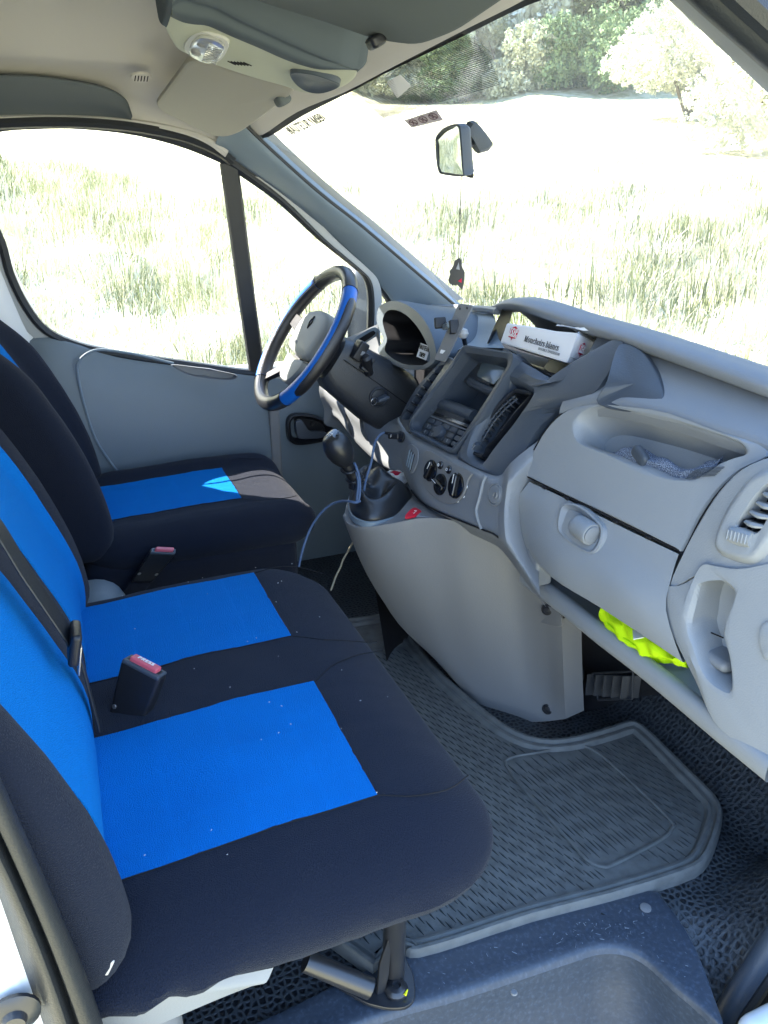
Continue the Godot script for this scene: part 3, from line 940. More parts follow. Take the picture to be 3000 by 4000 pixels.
	var lower := [Vector3(-0.02, 1.484, -0.251), Vector3(-0.07, 1.468, -0.273), Vector3(-0.1, 1.46, -0.294), Vector3(-0.11, 1.447, -0.343), Vector3(-0.11, 1.427, -0.423), Vector3(-0.11, 1.413, -0.494), Vector3(-0.1, 1.403, -0.522), Vector3(-0.07, 1.4, -0.553), Vector3(-0.03, 1.406, -0.582), Vector3(0.01, 1.418, -0.596), Vector3(0.035, 1.427, -0.593)]
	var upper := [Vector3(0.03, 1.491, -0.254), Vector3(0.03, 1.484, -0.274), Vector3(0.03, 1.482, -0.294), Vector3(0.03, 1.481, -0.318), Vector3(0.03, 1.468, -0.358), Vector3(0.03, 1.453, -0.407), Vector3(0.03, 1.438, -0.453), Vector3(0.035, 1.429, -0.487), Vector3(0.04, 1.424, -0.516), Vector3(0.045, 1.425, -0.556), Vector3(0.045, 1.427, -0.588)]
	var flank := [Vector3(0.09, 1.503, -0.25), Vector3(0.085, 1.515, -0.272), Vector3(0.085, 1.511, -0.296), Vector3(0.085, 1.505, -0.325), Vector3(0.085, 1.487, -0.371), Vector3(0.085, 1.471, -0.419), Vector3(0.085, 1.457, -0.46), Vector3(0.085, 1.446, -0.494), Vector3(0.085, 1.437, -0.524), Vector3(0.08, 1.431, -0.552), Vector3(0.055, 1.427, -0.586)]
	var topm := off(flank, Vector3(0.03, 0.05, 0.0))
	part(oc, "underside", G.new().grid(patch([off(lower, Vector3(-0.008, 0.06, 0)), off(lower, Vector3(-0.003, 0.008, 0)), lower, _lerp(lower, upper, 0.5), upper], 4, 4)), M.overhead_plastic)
	part(oc, "flank", G.new().grid(patch([off(upper, Vector3(0.001, -0.0005, 0)), off(_lerp(upper, flank, 0.3), Vector3(0.012, -0.004, 0.0)), _lerp(upper, flank, 0.7), flank, topm], 4, 4)), M.shaded_flank)
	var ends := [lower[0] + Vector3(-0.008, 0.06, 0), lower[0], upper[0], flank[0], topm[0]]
	part(oc, "rear_end", G.new().grid(patch([ends, off(ends, Vector3(0, 0.012, 0.010)), off(ends, Vector3(0, 0.07, 0.012))], 4, 4)), M.shaded_flank)
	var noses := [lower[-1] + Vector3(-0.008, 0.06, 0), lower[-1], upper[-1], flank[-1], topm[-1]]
	part(oc, "front_end", G.new().grid(patch([noses, off(noses, Vector3(0, 0.02, -0.02)), off(noses, Vector3(0, 0.06, -0.02))], 4, 4)), M.shaded_flank)
	# tray
	var tray := cr([Vector3(-0.005, 1.431, -0.478), Vector3(-0.04, 1.42, -0.495), Vector3(-0.07, 1.411, -0.525), Vector3(-0.06, 1.407, -0.55), Vector3(-0.03, 1.411, -0.569), Vector3(0, 1.416, -0.57), Vector3(0.02, 1.42, -0.546), Vector3(0.02, 1.428, -0.509)], 4, true)
	var tn := Vector3(0.35, -0.9, 0.25).normalized()
	part(oc, "tray", G.new().loft([off(grow(tray, 0.004), -tn * 0.004), off(grow(tray, 0.002), tn * 0.012), off(tray, tn * 0.013), off(grow(tray, -0.006), tn * 0.010), off(grow(tray, -0.016), tn * 0.008)], false, true), M.dark_plastic)
	# sound slots
	for i in 6:
		var c := Vector3(-0.045, 1.44, -0.385) + Vector3(0, -0.001, 0.014 - 0.006 * i) + tn * 0.002
		part(oc, "slot", G.new().tube([c + Vector3(-0.009, 0.004, 0.004), c + Vector3(0.011, -0.004, -0.006)], 0.0010, 5), M.cavity)
	# reading lamp
	var lamp := part(oc, "reading_lamp", G.new().slab(rloop([Vector3(-0.085, 1.465, -0.291), Vector3(-0.045, 1.477, -0.291), Vector3(0, 1.485, -0.306), Vector3(0.015, 1.479, -0.337), Vector3(0.02, 1.467, -0.36), Vector3(-0.045, 1.451, -0.359), Vector3(-0.08, 1.445, -0.346), Vector3(-0.09, 1.45, -0.32)], 0.02, 3), tn, 0.010, 0.004), M.lamp_trim)
	var lens := rloop([Vector3(-0.075, 1.464, -0.3), Vector3(-0.04, 1.475, -0.3), Vector3(0, 1.48, -0.309), Vector3(0.01, 1.477, -0.334), Vector3(0.015, 1.466, -0.352), Vector3(-0.04, 1.452, -0.352), Vector3(-0.07, 1.447, -0.341), Vector3(-0.08, 1.454, -0.317)], 0.016, 3)
	part(lamp, "lens", G.new().slab(off(lens, tn * 0.009), tn, 0.006, 0.004), M.lamp_lens)
	for q in [Vector3(-0.025, 1.476, -0.318), Vector3(-0.055, 1.467, -0.312)]:
		part(lamp, "switch", G.new().lathe([Vector2(0.010, 0.0), Vector2(0.010, 0.006), Vector2(0.007, 0.009), Vector2(0.0, 0.009)], 16, Transform3D(Basis(Vector3.RIGHT, PI - 0.3), q + tn * 0.012)), M.console_plastic)
	for i in 9:
		var s := i / 8.0
		var c0 := Vector3(-0.01, 1.47, -0.326).lerp(Vector3(-0.06, 1.455, -0.322), s) + tn * 0.0165
		part(lamp, "lens_rib", G.new().tube([c0, c0 + (Vector3(0, 1.464, -0.35) - Vector3(-0.01, 1.47, -0.326))], 0.0012, 4), M.lamp_lens)


# --- seats

func back_line(y: float) -> float:              # how far the seat back leans to the rear at height y
	return 0.03 + 0.62 * pow(maxf(y - 0.46, 0.0), 1.65) + 0.35 * pow(maxf(0.46 - y, 0.0), 1.5)


func seat_back(t: Node3D, x0: float, x1: float, dz: float, panels, y1 := 1.02, wing := 0.030):
	var cx := (x0 + x1) / 2
	var hw := (x1 - x0) / 2
	var y0 := 0.384
	var c := Vector3(cx, (y0 + y1) / 2, 0.0)
	var hy := (y1 - y0) / 2
	var bend := func(p: Vector3) -> Vector3:
		var y := p.y + c.y
		var edge: float = smoothstep(hw - 0.13, hw - 0.05, absf(p.x))
		if p.z < 0:
			p.z -= wing * edge * smoothstep(y1, y1 - 0.2, y) + 0.012 * exp(-pow((y - 0.52) / 0.09, 2.0)) * (1.0 - edge)
		p.z += back_line(y) + 0.083 + dz + cloth_wave(p.x + cx, y) * 0.6
		return p
	part(t, "backrest", G.new().rbox(c, Vector3(hw, hy, 0.065), Vector3(0.05, 0.07, 0.05), Basis(), 3, [26, 34, 4], bend), M.black_cloth)
	for q in panels:
		var rows := []
		var nu := 12
		var nv := 22
		for i in nv + 1:
			var row := []
			for j in nu + 1:
				var rim := i == 0 or j == 0 or i == nv or j == nu
				var x := lerpf(q[0], q[1], clampf((j - 1.0) / (nu - 2.0), 0, 1))
				var y := lerpf(0.40, y1 - 0.09, clampf((i - 1.0) / (nv - 2.0), 0, 1))
				var p: Vector3 = bend.call(Vector3(x - cx, y - c.y, -0.065))
				row.append(c + p + Vector3(0, 0, 0.003 if rim else -0.0022))
			rows.append(row)
		part(t, "back_panel", G.new().grid(rows), M.blue_cloth, "bright blue centre panel of the backrest")


func headrest(t: Node3D, x: float, dz: float, y: float):
	var z := back_line(y) + 0.07 + dz
	for s in [-1, 1]:
		part(t, "headrest_post", G.new().tube([Vector3(x + s * 0.07, y - 0.09, z), Vector3(x + s * 0.07, y + 0.06, z + 0.03)], 0.006, 8), M.steel)
	part(t, "headrest", G.new().rbox(Vector3(x, y + 0.13, z + 0.03), Vector3(0.13, 0.085, 0.05), Vector3(0.06, 0.05, 0.04), Basis(Vector3.RIGHT, 0.25), 3), M.black_cloth)


func cloth_wave(x: float, y: float) -> float:   # the unevenness of a loose cover
	return 0.0020 * folds.get_noise_2d(x * 60.0, y * 60.0) + 0.0010 * folds.get_noise_2d(x * 220.0 + 40.0, y * 150.0)


func cushion(t: Node3D, c: Vector3, h: Vector3, r: Vector3, bend: Callable, panels):
	part(t, "cushion", G.new().rbox(c, h, r, Basis(), 4, [44, 4, 40], bend), M.black_cloth)
	for q in panels:
		var rows := []
		var n := 16
		for i in n + 1:
			var row := []
			for j in n + 1:
				var rim := i == 0 or j == 0 or i == n or j == n
				var u := clampf((j - 1.0) / (n - 2.0), 0, 1)
				var v := clampf((i - 1.0) / (n - 2.0), 0, 1)
				var x: float = lerpf(q[0], q[1], u)
				var z: float = lerpf(q[2], q[3], v)
				var p: Vector3 = bend.call(Vector3(x - c.x, h.y, z - c.z))
				row.append(c + p + Vector3(0, -0.003 if rim else 0.0022, 0))
			rows.append(row)
		var rimline := []
		for k in 60:
			var e := k * 4 / 60.0
			var u := clampf(absf(fposmod(e + 2.5, 4.0) - 2.0) - 0.5, 0, 1)
			var v := clampf(absf(fposmod(e + 1.5, 4.0) - 2.0) - 0.5, 0, 1)
			var p: Vector3 = bend.call(Vector3(lerpf(q[0], q[1], u) - c.x, h.y, lerpf(q[2], q[3], v) - c.z))
			rimline.append(c + p + Vector3(0, 0.0006, 0))
		part(t, "panel_seam", G.new().tube(rimline, 0.0017, 5, true), M.cavity)
		part(t, "seat_panel", G.new().grid(rows), M.blue_cloth, "bright blue centre panel of the seat")


func seam(t: Node3D, pts, c: Vector3, h: Vector3, bend: Callable):
	var path := []
	for p in cr(pts, 6):
		path.append(c + bend.call(Vector3(p.x - c.x, h.y, p.z - c.z)) + Vector3(0, 0.0002, 0))
	part(t, "seam", G.new().tube(path, 0.0011, 5), M.cavity)


func buckle(called: String, label: String, c: Vector3, up: Vector3, side: Vector3, size: Vector3, parent_label := ""):
	var t := thing(called, label, "seat belt buckle")
	var b := Basis(side.normalized(), up.normalized(), side.cross(up).normalized())
	part(t, "body", G.new().rbox(c, Vector3(size.x / 2, size.y / 2, size.z / 2), Vector3(0.006, 0.01, 0.006), b, 2, [1, 4, 1], func(p: Vector3): return Vector3(p.x * (1.0 + 0.10 * sin(p.y / size.y * 3.0)), p.y, p.z)), M.black_plastic)
	part(t, "release_button", G.new().rbox(c + b.y * (size.y / 2 + 0.001), Vector3(size.x * 0.38, 0.006, size.z * 0.33), Vector3(0.003, 0.003, 0.003), b, 2), M.press_red)
	part(t, "collar", G.new().rbox(c + b.y * (size.y / 2 - 0.004), Vector3(size.x * 0.52, 0.004, size.z * 0.52), Vector3(0.003, 0.003, 0.003), b, 2), M.dark_plastic)
	for s in [-1, 1]:
		part(t, "rivet", G.new().lathe([Vector2(0.004, 0.0), Vector2(0.0035, 0.0015), Vector2(0.0, 0.002)], 10, Transform3D(Basis(b.x, b.z, -b.y), c + b.z * size.z * 0.5 + b.x * s * size.x * 0.36 - b.y * size.y * 0.2)), M.steel)
	part(t, "strap", G.new().ribbon([c - b.y * size.y * 0.45, c - b.y * (size.y * 0.45 + 0.06)], side, size.x * 0.7, 0.006), M.black_cloth)
	return [t, b]


func seats():
	# --- the double bench nearest the doorway
	var t := thing("bench_seat", "double passenger bench in black covers with two bright blue panels", "seat")
	var c := Vector3(0.470, 0.374, -0.155)
	var h := Vector3(0.478, 0.070, 0.325)
	var bend := func(p: Vector3) -> Vector3:
		var up: float = smoothstep(-0.02, 0.05, p.y)
		var x := p.x + c.x
		var z := p.z + c.z
		p.y -= 0.018 * smoothstep(-0.33, -0.49, z) * up
		p.y -= 0.030 * smoothstep(-0.2, 0.06, z) * up * 0.4
		p.y += 0.003 * sin(clampf((x - 0.05) / 0.85, 0, 1) * TAU - PI / 2) * up * smoothstep(-0.5, -0.3, z)
		# the near flank swells, hangs lower and gathers in folds at its rear corner
		var flank: float = smoothstep(0.86, 0.95, x)
		p.x += 0.012 * flank * (1.0 - absf(p.y) / 0.075)
		var low: float = smoothstep(-0.02, -0.065, p.y) * smoothstep(0.80, 0.93, x)
		p.y -= 0.012 * low * sin((z + 0.5) * 9.0)
		var fold: float = smoothstep(-0.16, -0.02, z) * flank * smoothstep(0.04, -0.05, p.y)
		p.x += 0.007 * fold * sin(z * 62.0 + p.y * 50.0 + 2.0 * sin(z * 23.0))
		p.y += 0.010 * fold + cloth_wave(x, z) * up
		p.x += cloth_wave(z, p.y * 2.0) * 1.6 * flank
		p.y -= up * (0.012 * exp(-pow((x - 0.70) / 0.11, 2.0) - pow((z + 0.02) / 0.10, 2.0)) - 0.005 * exp(-pow((x - 0.66 + (z + 0.16) * 0.5) / 0.035, 2.0) - pow((z + 0.16) / 0.09, 2.0)))
		return p
	cushion(t, c, h, Vector3(0.125, 0.070, 0.14), bend, [[0.537, 0.823, -0.312, 0.05], [0.088, 0.381, -0.318, 0.05]])
	seam(t, [Vector3(0.538, 0, -0.314), Vector3(0.50, 0, -0.36), Vector3(0.47, 0, -0.42), Vector3(0.46, 0, -0.47)], c, h, bend)
	seam(t, [Vector3(0.381, 0, -0.32), Vector3(0.41, 0, -0.37), Vector3(0.42, 0, -0.42), Vector3(0.43, 0, -0.47)], c, h, bend)
	seam(t, [Vector3(0.088, 0, -0.32), Vector3(0.07, 0, -0.38), Vector3(0.08, 0, -0.43), Vector3(0.12, 0, -0.47)], c, h, bend)
	seam(t, [Vector3(0.823, 0, -0.314), Vector3(0.84, 0, -0.36), Vector3(0.84, 0, -0.41), Vector3(0.82, 0, -0.455)], c, h, bend)
	seat_back(t, 0.0, 0.955, 0.0, [[0.535, 0.835], [0.09, 0.375]])
	headrest(t, 0.70, 0.0, 1.03)
	headrest(t, 0.24, 0.0, 1.03)
	# pale seat box, steel frame and foot
	part(t, "seat_box", G.new().rbox(Vector3(0.46, 0.16, 0.13), Vector3(0.455, 0.16, 0.15), Vector3(0.03, 0.03, 0.03), Basis(), 2), M.grey_plastic)
	part(t, "side_panel", G.new().grid(patch([[Vector3(0.93, 0.405, 0.073), Vector3(0.93, 0.377, 0.022), Vector3(0.93, 0.342, -0.069), Vector3(0.93, 0.328, -0.131)], [Vector3(0.935, 0.379, 0.074), Vector3(0.935, 0.364, 0.024), Vector3(0.935, 0.335, -0.051), Vector3(0.935, 0.314, -0.12)], [Vector3(0.93, 0.289, 0.076), Vector3(0.93, 0.301, 0.021), Vector3(0.93, 0.309, -0.067), Vector3(0.93, 0.31, -0.112)]], 3, 3)), M.light_plastic)
	part(t, "rod", G.new().tube([Vector3(0.8, 0.149, -0.205), Vector3(0.84, 0.095, -0.292)], 0.016, 12), M.tube_steel)
	part(t, "leg", G.new().tube([Vector3(0.815, 0.34, -0.345), Vector3(0.783, 0.02, -0.355)], 0.018, 12), M.tube_steel)
	var foot := rloop([Vector3(0.744, 0.016, -0.248), Vector3(0.747, 0.016, -0.276), Vector3(0.782, 0.016, -0.315), Vector3(0.76, 0.016, -0.358), Vector3(0.744, 0.016, -0.387), Vector3(0.795, 0.016, -0.387), Vector3(0.832, 0.016, -0.373), Vector3(0.842, 0.016, -0.354), Vector3(0.832, 0.016, -0.326), Vector3(0.81, 0.016, -0.296)], 0.012, 3)
	var ft := part(t, "foot_plate", G.new().slab(foot, Vector3.UP, 0.006, 0.002), M.tube_steel)
	part(ft, "gusset", G.new().slab([Vector3(0.8, 0.005, -0.317), Vector3(0.8, 0.087, -0.322), Vector3(0.8, 0.157, -0.343), Vector3(0.8, 0.058, -0.338), Vector3(0.8, -0.005, -0.325)], Vector3(1, 0, 0), 0.005, 0.001), M.tube_steel)
	var bc := Vector3(0.81, 0.022, -0.349)
	part(t, "bolt", G.new().lathe([Vector2(0.018, 0.0), Vector2(0.0185, 0.006), Vector2(0.014, 0.012), Vector2(0.007, 0.014), Vector2(0.006, 0.009), Vector2(0.0, 0.009)], 20, Transform3D(Basis(), bc)), M.tube_steel)
	part(t, "paint_mark", G.new().tube([bc + Vector3(0.012, 0.011, -0.014), bc + Vector3(0.017, 0.008, -0.007)], [0.001, 0.0028], 6), M.yellow_mark)
	part(t, "zip_end", G.new().rbox(Vector3(0.945, 0.438, 0.05), Vector3(0.003, 0.010, 0.005), Vector3(0.002, 0.002, 0.002), Basis(Vector3.RIGHT, -0.5), 1), M.lining)
	# lint on the cloth
	var rng := RandomNumberGenerator.new()
	rng.seed = 77
	var lg := G.new()
	for i in 30:
		var x := rng.randf_range(0.06, 0.86)
		var z := rng.randf_range(-0.44, 0.0)
		var p: Vector3 = c + bend.call(Vector3(x - c.x, h.y, z - c.z)) + Vector3(0, 0.0032, 0)
		var d := Vector3(rng.randf_range(-1, 1), 0, rng.randf_range(-1, 1)).normalized() * rng.randf_range(0.0004, 0.0014)
		lg.tube([p - d, p + d], rng.randf_range(0.0004, 0.0008), 4)
	part(t, "lint", lg, M.lint).set_meta("kind", "stuff")
	# --- driver's seat
	var d := thing("driver_seat", "driver's seat in black cover with a bright blue panel by the steering wheel", "seat")
	var dc := Vector3(-0.465, 0.395, -0.275)
	var dh := Vector3(0.265, 0.062, 0.30)
	var dbend := func(p: Vector3) -> Vector3:
		var up: float = smoothstep(-0.03, 0.05, p.y)
		var edge: float = smoothstep(0.13, 0.21, absf(p.x))
		p.y += (0.022 * edge * (1.0 if p.x < 0 else 0.3) - 0.006 * (1.0 - edge)) * up
		p.y -= 0.012 * smoothstep(-0.1, 0.25, p.z) * up
		p.y += cloth_wave(p.x - 3.0, p.z) * up
		return p
	cushion(d, dc, dh, Vector3(0.085, 0.06, 0.11), dbend, [[-0.613, -0.352, -0.392, 0.0]])
	seam(d, [Vector3(-0.352, 0, -0.392), Vector3(-0.31, 0, -0.44), Vector3(-0.29, 0, -0.50), Vector3(-0.30, 0, -0.53)], dc, dh, dbend)
	seam(d, [Vector3(-0.613, 0, -0.392), Vector3(-0.64, 0, -0.44), Vector3(-0.63, 0, -0.52)], dc, dh, dbend)
	seat_back(d, -0.735, -0.195, -0.040, [[-0.60, -0.345]], 1.02, 0.062)
	headrest(d, -0.465, -0.06, 1.03)
	part(d, "skirt", G.new().rbox(Vector3(-0.455, 0.19, -0.24), Vector3(0.245, 0.19, 0.27), Vector3(0.04, 0.04, 0.05), Basis(), 2), M.black_cloth)
	part(d, "base_cover", G.new().rbox(Vector3(-0.10, 0.24, 0.02), Vector3(0.09, 0.14, 0.10), Vector3(0.06, 0.07, 0.08), Basis(Vector3.RIGHT, 0.3), 3), M.door_plastic)
	# belt buckles
	var up := Vector3(0.485, 0.513, -0.052) - Vector3(0.485, 0.408, -0.011)
	var bk = buckle("seat_belt_buckle", "upright black buckle with red button between the two bench places", Vector3(0.485, 0.458, -0.029), up, Vector3(0.55, -0.25, -0.6), Vector3(0.066, up.length() * 1.05, 0.026))
	var bb: Basis = bk[1]
	writing(bk[0], "PRESS", 0.008, Vector3(0.485, 0.458, -0.029) + bb.y * (up.length() * 0.525 + 0.008), bb.x, -bb.z, M.white_print)
	var slot := rloop([Vector3(0.543, 0.452, 0.021), Vector3(0.559, 0.452, -0.026), Vector3(0.55, 0.452, -0.039), Vector3(0.527, 0.452, -0.03), Vector3(0.517, 0.452, 0.015)], 0.01, 3)
	buckle("seat_belt_buckle", "low black buckle with red button beside the driver's seat", Vector3(-0.165, 0.382, -0.128), Vector3(-0.15, 0.423, -0.165) - Vector3(-0.165, 0.361, -0.12), Vector3(0.2, -0.15, -1), Vector3(0.055, 0.10, 0.022))
	# shoulder belt lying over the bench back
	var bt := thing("seat_belt", "black shoulder belt with latch plate between the two blue backrest panels", "seat belt")
	var path := [Vector3(0.6, 0.868, 0.125), Vector3(0.6, 0.817, 0.103), Vector3(0.6, 0.763, 0.086), Vector3(0.6, 0.708, 0.066), Vector3(0.6, 0.663, 0.05), Vector3(0.6, 0.642, 0.043)]
	part(bt, "webbing", G.new().ribbon(cr(path, 5), Vector3(1, -0.1, 0.1), 0.040, 0.003), M.seal_rubber)
	part(bt, "webbing", G.new().ribbon(cr([Vector3(0.58, 0.609, 0.038), Vector3(0.58, 0.586, 0.036), Vector3(0.58, 0.559, 0.034), Vector3(0.58, 0.518, 0.031), Vector3(0.58, 0.485, 0.029)], 4), Vector3(1, 0, 0), 0.030, 0.003), M.seal_rubber)
	part(bt, "latch_plate", G.new().rbox(Vector3(0.61, 0.646, 0.041), Vector3(0.026, 0.024, 0.007), Vector3(0.006, 0.006, 0.005), Basis(Vector3.RIGHT, -0.25), 2), M.black_plastic)
	part(bt, "tongue", G.new().rbox(Vector3(0.6, 0.617, 0.038), Vector3(0.012, 0.022, 0.0015), Vector3(0.001, 0.001, 0.001), Basis(Vector3.RIGHT, -0.2), 1), M.steel)


# --- dashboard

func flat_text(parent: Node, text: String, h: float, c: Vector3, n: Vector3, m: Material):
	var r := Vector3(n.z, 0, -n.x).normalized()
	writing(parent, text, h, c, r, Vector3.UP - n * n.y, m)


func dashboard():
	var t := thing("dashboard", "grey and dark blue dashboard with glovebox, centre stack and vents", "dashboard")
	var sn := Vector3(0.08, 0.5, 0.86).normalized()
	# rounded ledge along the top, in front of the glass
	var nose := [Vector3(-0.321, 0.918, -1.1), Vector3(-0.133, 0.953, -1.04), Vector3(0.009, 0.966, -1.01), Vector3(0.141, 0.962, -1), Vector3(0.209, 0.957, -1), Vector3(0.363, 0.951, -1), Vector3(0.496, 0.943, -1), Vector3(0.643, 0.932, -1), Vector3(0.738, 0.925, -1), Vector3(0.84, 0.911, -1.02), Vector3(0.893, 0.898, -1.05)]
	var low := off(nose, Vector3(0, -0.014, -0.012))
	var rows := [off(nose, Vector3(0, -0.012, -0.16)), off(low, Vector3(0, 0, -0.05)), low, nose]
	for q in [[0.006, -0.004], [0.011, -0.018], [0.012, -0.045], [0.006, -0.08], [-0.05, -0.13], [-0.14, -0.2]]:
		var row := []
		for i in nose.size():
			var s: float = smoothstep(-0.34, -0.16, nose[i].x)
			row.append(nose[i] + Vector3(0, q[0] * (0.35 + 0.65 * s) * 1.35, q[1]))
		rows.append(row)
	part(t, "top_ledge", G.new().grid(patch(rows, 4, 3)), M.grey_plastic)
	# left part of the top: pale strip and blue grey slope behind the instrument hood
	part(t, "top_strip", G.new().tube(cr([Vector3(-1.001, 0.85, -1.15), Vector3(-0.864, 0.859, -1.15), Vector3(-0.608, 0.887, -1.15), Vector3(-0.321, 0.918, -1.1), Vector3(-0.188, 0.931, -1.06)], 4), 0.010, 8), M.light_plastic)
	part(t, "top_slope", G.new().grid(patch([[Vector3(-1.153, 0.864, -1.16), Vector3(-0.885, 0.855, -1.16), Vector3(-0.627, 0.882, -1.16), Vector3(-0.396, 0.906, -1.16)], [Vector3(-1.01, 0.837, -1.1), Vector3(-0.756, 0.846, -1.1), Vector3(-0.494, 0.868, -1.1), Vector3(-0.181, 0.912, -1.05)], [Vector3(-0.696, 0.804, -1), Vector3(-0.459, 0.818, -1), Vector3(-0.26, 0.849, -1), Vector3(-0.08, 0.888, -1)], [Vector3(-0.45, 0.758, -0.93), Vector3(-0.283, 0.797, -0.93), Vector3(-0.128, 0.854, -0.93), Vector3(0.038, 0.88, -0.95)]], 4, 4)), M.pillar_plastic)
	part(t, "left_end", G.new().grid(patch([[Vector3(-0.72, 0.79, -0.812), Vector3(-0.72, 0.806, -0.864), Vector3(-0.66, 0.842, -0.914)], [Vector3(-0.7, 0.736, -0.812), Vector3(-0.7, 0.764, -0.882), Vector3(-0.64, 0.782, -0.916)], [Vector3(-0.68, 0.614, -0.81), Vector3(-0.68, 0.653, -0.881), Vector3(-0.6, 0.71, -0.912)]], 4, 4)), M.light_plastic)
	var ev := part(t, "end_vent", G.new().slab(cr([Vector3(-0.66, 0.793, -0.841), Vector3(-0.66, 0.814, -0.875), Vector3(-0.66, 0.827, -0.914), Vector3(-0.66, 0.811, -0.918), Vector3(-0.66, 0.791, -0.882), Vector3(-0.66, 0.778, -0.852)], 3, true), Vector3(0.3, 0.6, 0.7).normalized(), 0.014, 0.004), M.pillar_plastic)
	part(ev, "slot", G.new().slab(cr([Vector3(-0.645, 0.795, -0.848), Vector3(-0.645, 0.812, -0.877), Vector3(-0.645, 0.821, -0.9), Vector3(-0.645, 0.813, -0.898), Vector3(-0.645, 0.8, -0.877), Vector3(-0.645, 0.789, -0.854)], 3, true), Vector3(0.3, 0.6, 0.7).normalized(), 0.010, 0.003), M.cavity)
	# passenger's side: wall under the ledge
	var w1 := [Vector3(0.269, 0.935, -1.03), Vector3(0.4, 0.93, -1.03), Vector3(0.526, 0.923, -1.03), Vector3(0.656, 0.915, -1.03), Vector3(0.768, 0.907, -1.03), Vector3(0.871, 0.901, -1.03)]
	var w3 := [Vector3(0.356, 0.82, -0.891), Vector3(0.453, 0.852, -0.913), Vector3(0.596, 0.863, -0.933), Vector3(0.701, 0.862, -0.943), Vector3(0.796, 0.86, -0.953), Vector3(0.9, 0.856, -0.963)]
	part(t, "upper_wall", G.new().grid(patch([off(w1, Vector3(0, 0.02, -0.03)), w1, _lerp(w1, w3, 0.5), w3, off(w3, Vector3(0, -0.03, -0.01))], 5, 4)), M.grey_plastic)
	var cheek := cr([Vector3(0.387, 0.943, -1), Vector3(0.438, 0.941, -1.01), Vector3(0.5, 0.912, -1), Vector3(0.558, 0.885, -0.97), Vector3(0.572, 0.865, -0.95), Vector3(0.562, 0.856, -0.94), Vector3(0.451, 0.849, -0.915), Vector3(0.449, 0.891, -0.93)], 4, true)
	part(t, "cheek", G.new().slab(off(cheek, Vector3(0, -0.006, 0.0)), Vector3(0.15, 0.35, 0.9).normalized(), 0.012, 0.004), M.dark_plastic)
	glovebox(t)
	end_panel(t)
	centre_stack(t, sn)
	heater_panel(t)
	# hooded instruments
	var rim := cr([Vector3(-0.563, 0.871, -0.872), Vector3(-0.574, 0.903, -0.883), Vector3(-0.54, 0.921, -0.89), Vector3(-0.473, 0.933, -0.895), Vector3(-0.374, 0.93, -0.893), Vector3(-0.28, 0.913, -0.887), Vector3(-0.198, 0.882, -0.876), Vector3(-0.139, 0.842, -0.861), Vector3(-0.144, 0.816, -0.851), Vector3(-0.199, 0.793, -0.843), Vector3(-0.315, 0.779, -0.837), Vector3(-0.438, 0.784, -0.839), Vector3(-0.485, 0.798, -0.844), Vector3(-0.471, 0.828, -0.856), Vector3(-0.518, 0.849, -0.863)], 4, true)
	var ri := cr([Vector3(-0.519, 0.874, -0.873), Vector3(-0.517, 0.895, -0.881), Vector3(-0.49, 0.907, -0.885), Vector3(-0.43, 0.911, -0.886), Vector3(-0.354, 0.903, -0.883), Vector3(-0.274, 0.883, -0.876), Vector3(-0.204, 0.856, -0.866), Vector3(-0.163, 0.833, -0.857), Vector3(-0.17, 0.815, -0.851), Vector3(-0.212, 0.802, -0.846), Vector3(-0.306, 0.79, -0.842), Vector3(-0.4, 0.795, -0.843), Vector3(-0.44, 0.805, -0.847), Vector3(-0.447, 0.832, -0.857), Vector3(-0.486, 0.853, -0.865)], 4, true)
	var back := off(grow(ri, -0.01), Vector3(0, -0.02, -0.20))
	var cap := []
	for p in rim:
		cap.append(Vector3(lerpf(p.x, -0.40, 0.05), maxf(p.y - 0.03 if p.y > 0.85 else p.y, 0.72), p.z - 0.20))
	var ic := part(t, "instrument_hood", G.new().loft([cap, _lerp(rim, cap, 0.5), off(grow(rim, 0.002), Vector3(0, 0.0, -0.015)), rim, _lerp(rim, ri, 0.35), ri], false, false), M.hood_plastic)
	part(ic, "cluster_recess", G.new().loft([ri, _lerp(ri, back, 0.5), back], false, true), M.cavity)
	var cn := Vector3(0, 0.35, 0.94)
	for q in [[Vector3(-0.268, 0.834, -0.89), "HAUTEUR", 0.0085], [Vector3(-0.265, 0.817, -0.883), "1M99", 0.0085]]:
		var lr := Vector3(0.030, 0, 0)
		var lu := Vector3(0, 0.94, -0.35) * 0.0095
		part(ic, "label", G.new().slab([q[0] - lr - lu, q[0] + lr - lu, q[0] + lr + lu, q[0] - lr + lu], cn, 0.0006, 0.0002), M.white_print)
		writing(ic, q[1], q[2] * 1.5, q[0] + cn * 0.0012, Vector3(1, 0, 0), Vector3(0, 0.94, -0.35), M.dark_print, "Droid Sans", true, 0.8)
	# driver's side lower dash with its pockets
	var d1 := [Vector3(-0.74, 0.645, -0.745), Vector3(-0.7, 0.632, -0.76), Vector3(-0.55, 0.631, -0.763), Vector3(-0.42, 0.603, -0.794), Vector3(-0.25, 0.623, -0.824), Vector3(-0.2, 0.607, -0.826)]
	var d2 := [Vector3(-0.74, 0.567, -0.759), Vector3(-0.7, 0.575, -0.78), Vector3(-0.55, 0.563, -0.781), Vector3(-0.42, 0.535, -0.805), Vector3(-0.24, 0.558, -0.815), Vector3(-0.2, 0.544, -0.819)]
	var d3 := [Vector3(-0.74, 0.512, -0.767), Vector3(-0.7, 0.543, -0.796), Vector3(-0.55, 0.498, -0.806), Vector3(-0.42, 0.471, -0.823), Vector3(-0.23, 0.499, -0.808), Vector3(-0.2, 0.491, -0.82)]
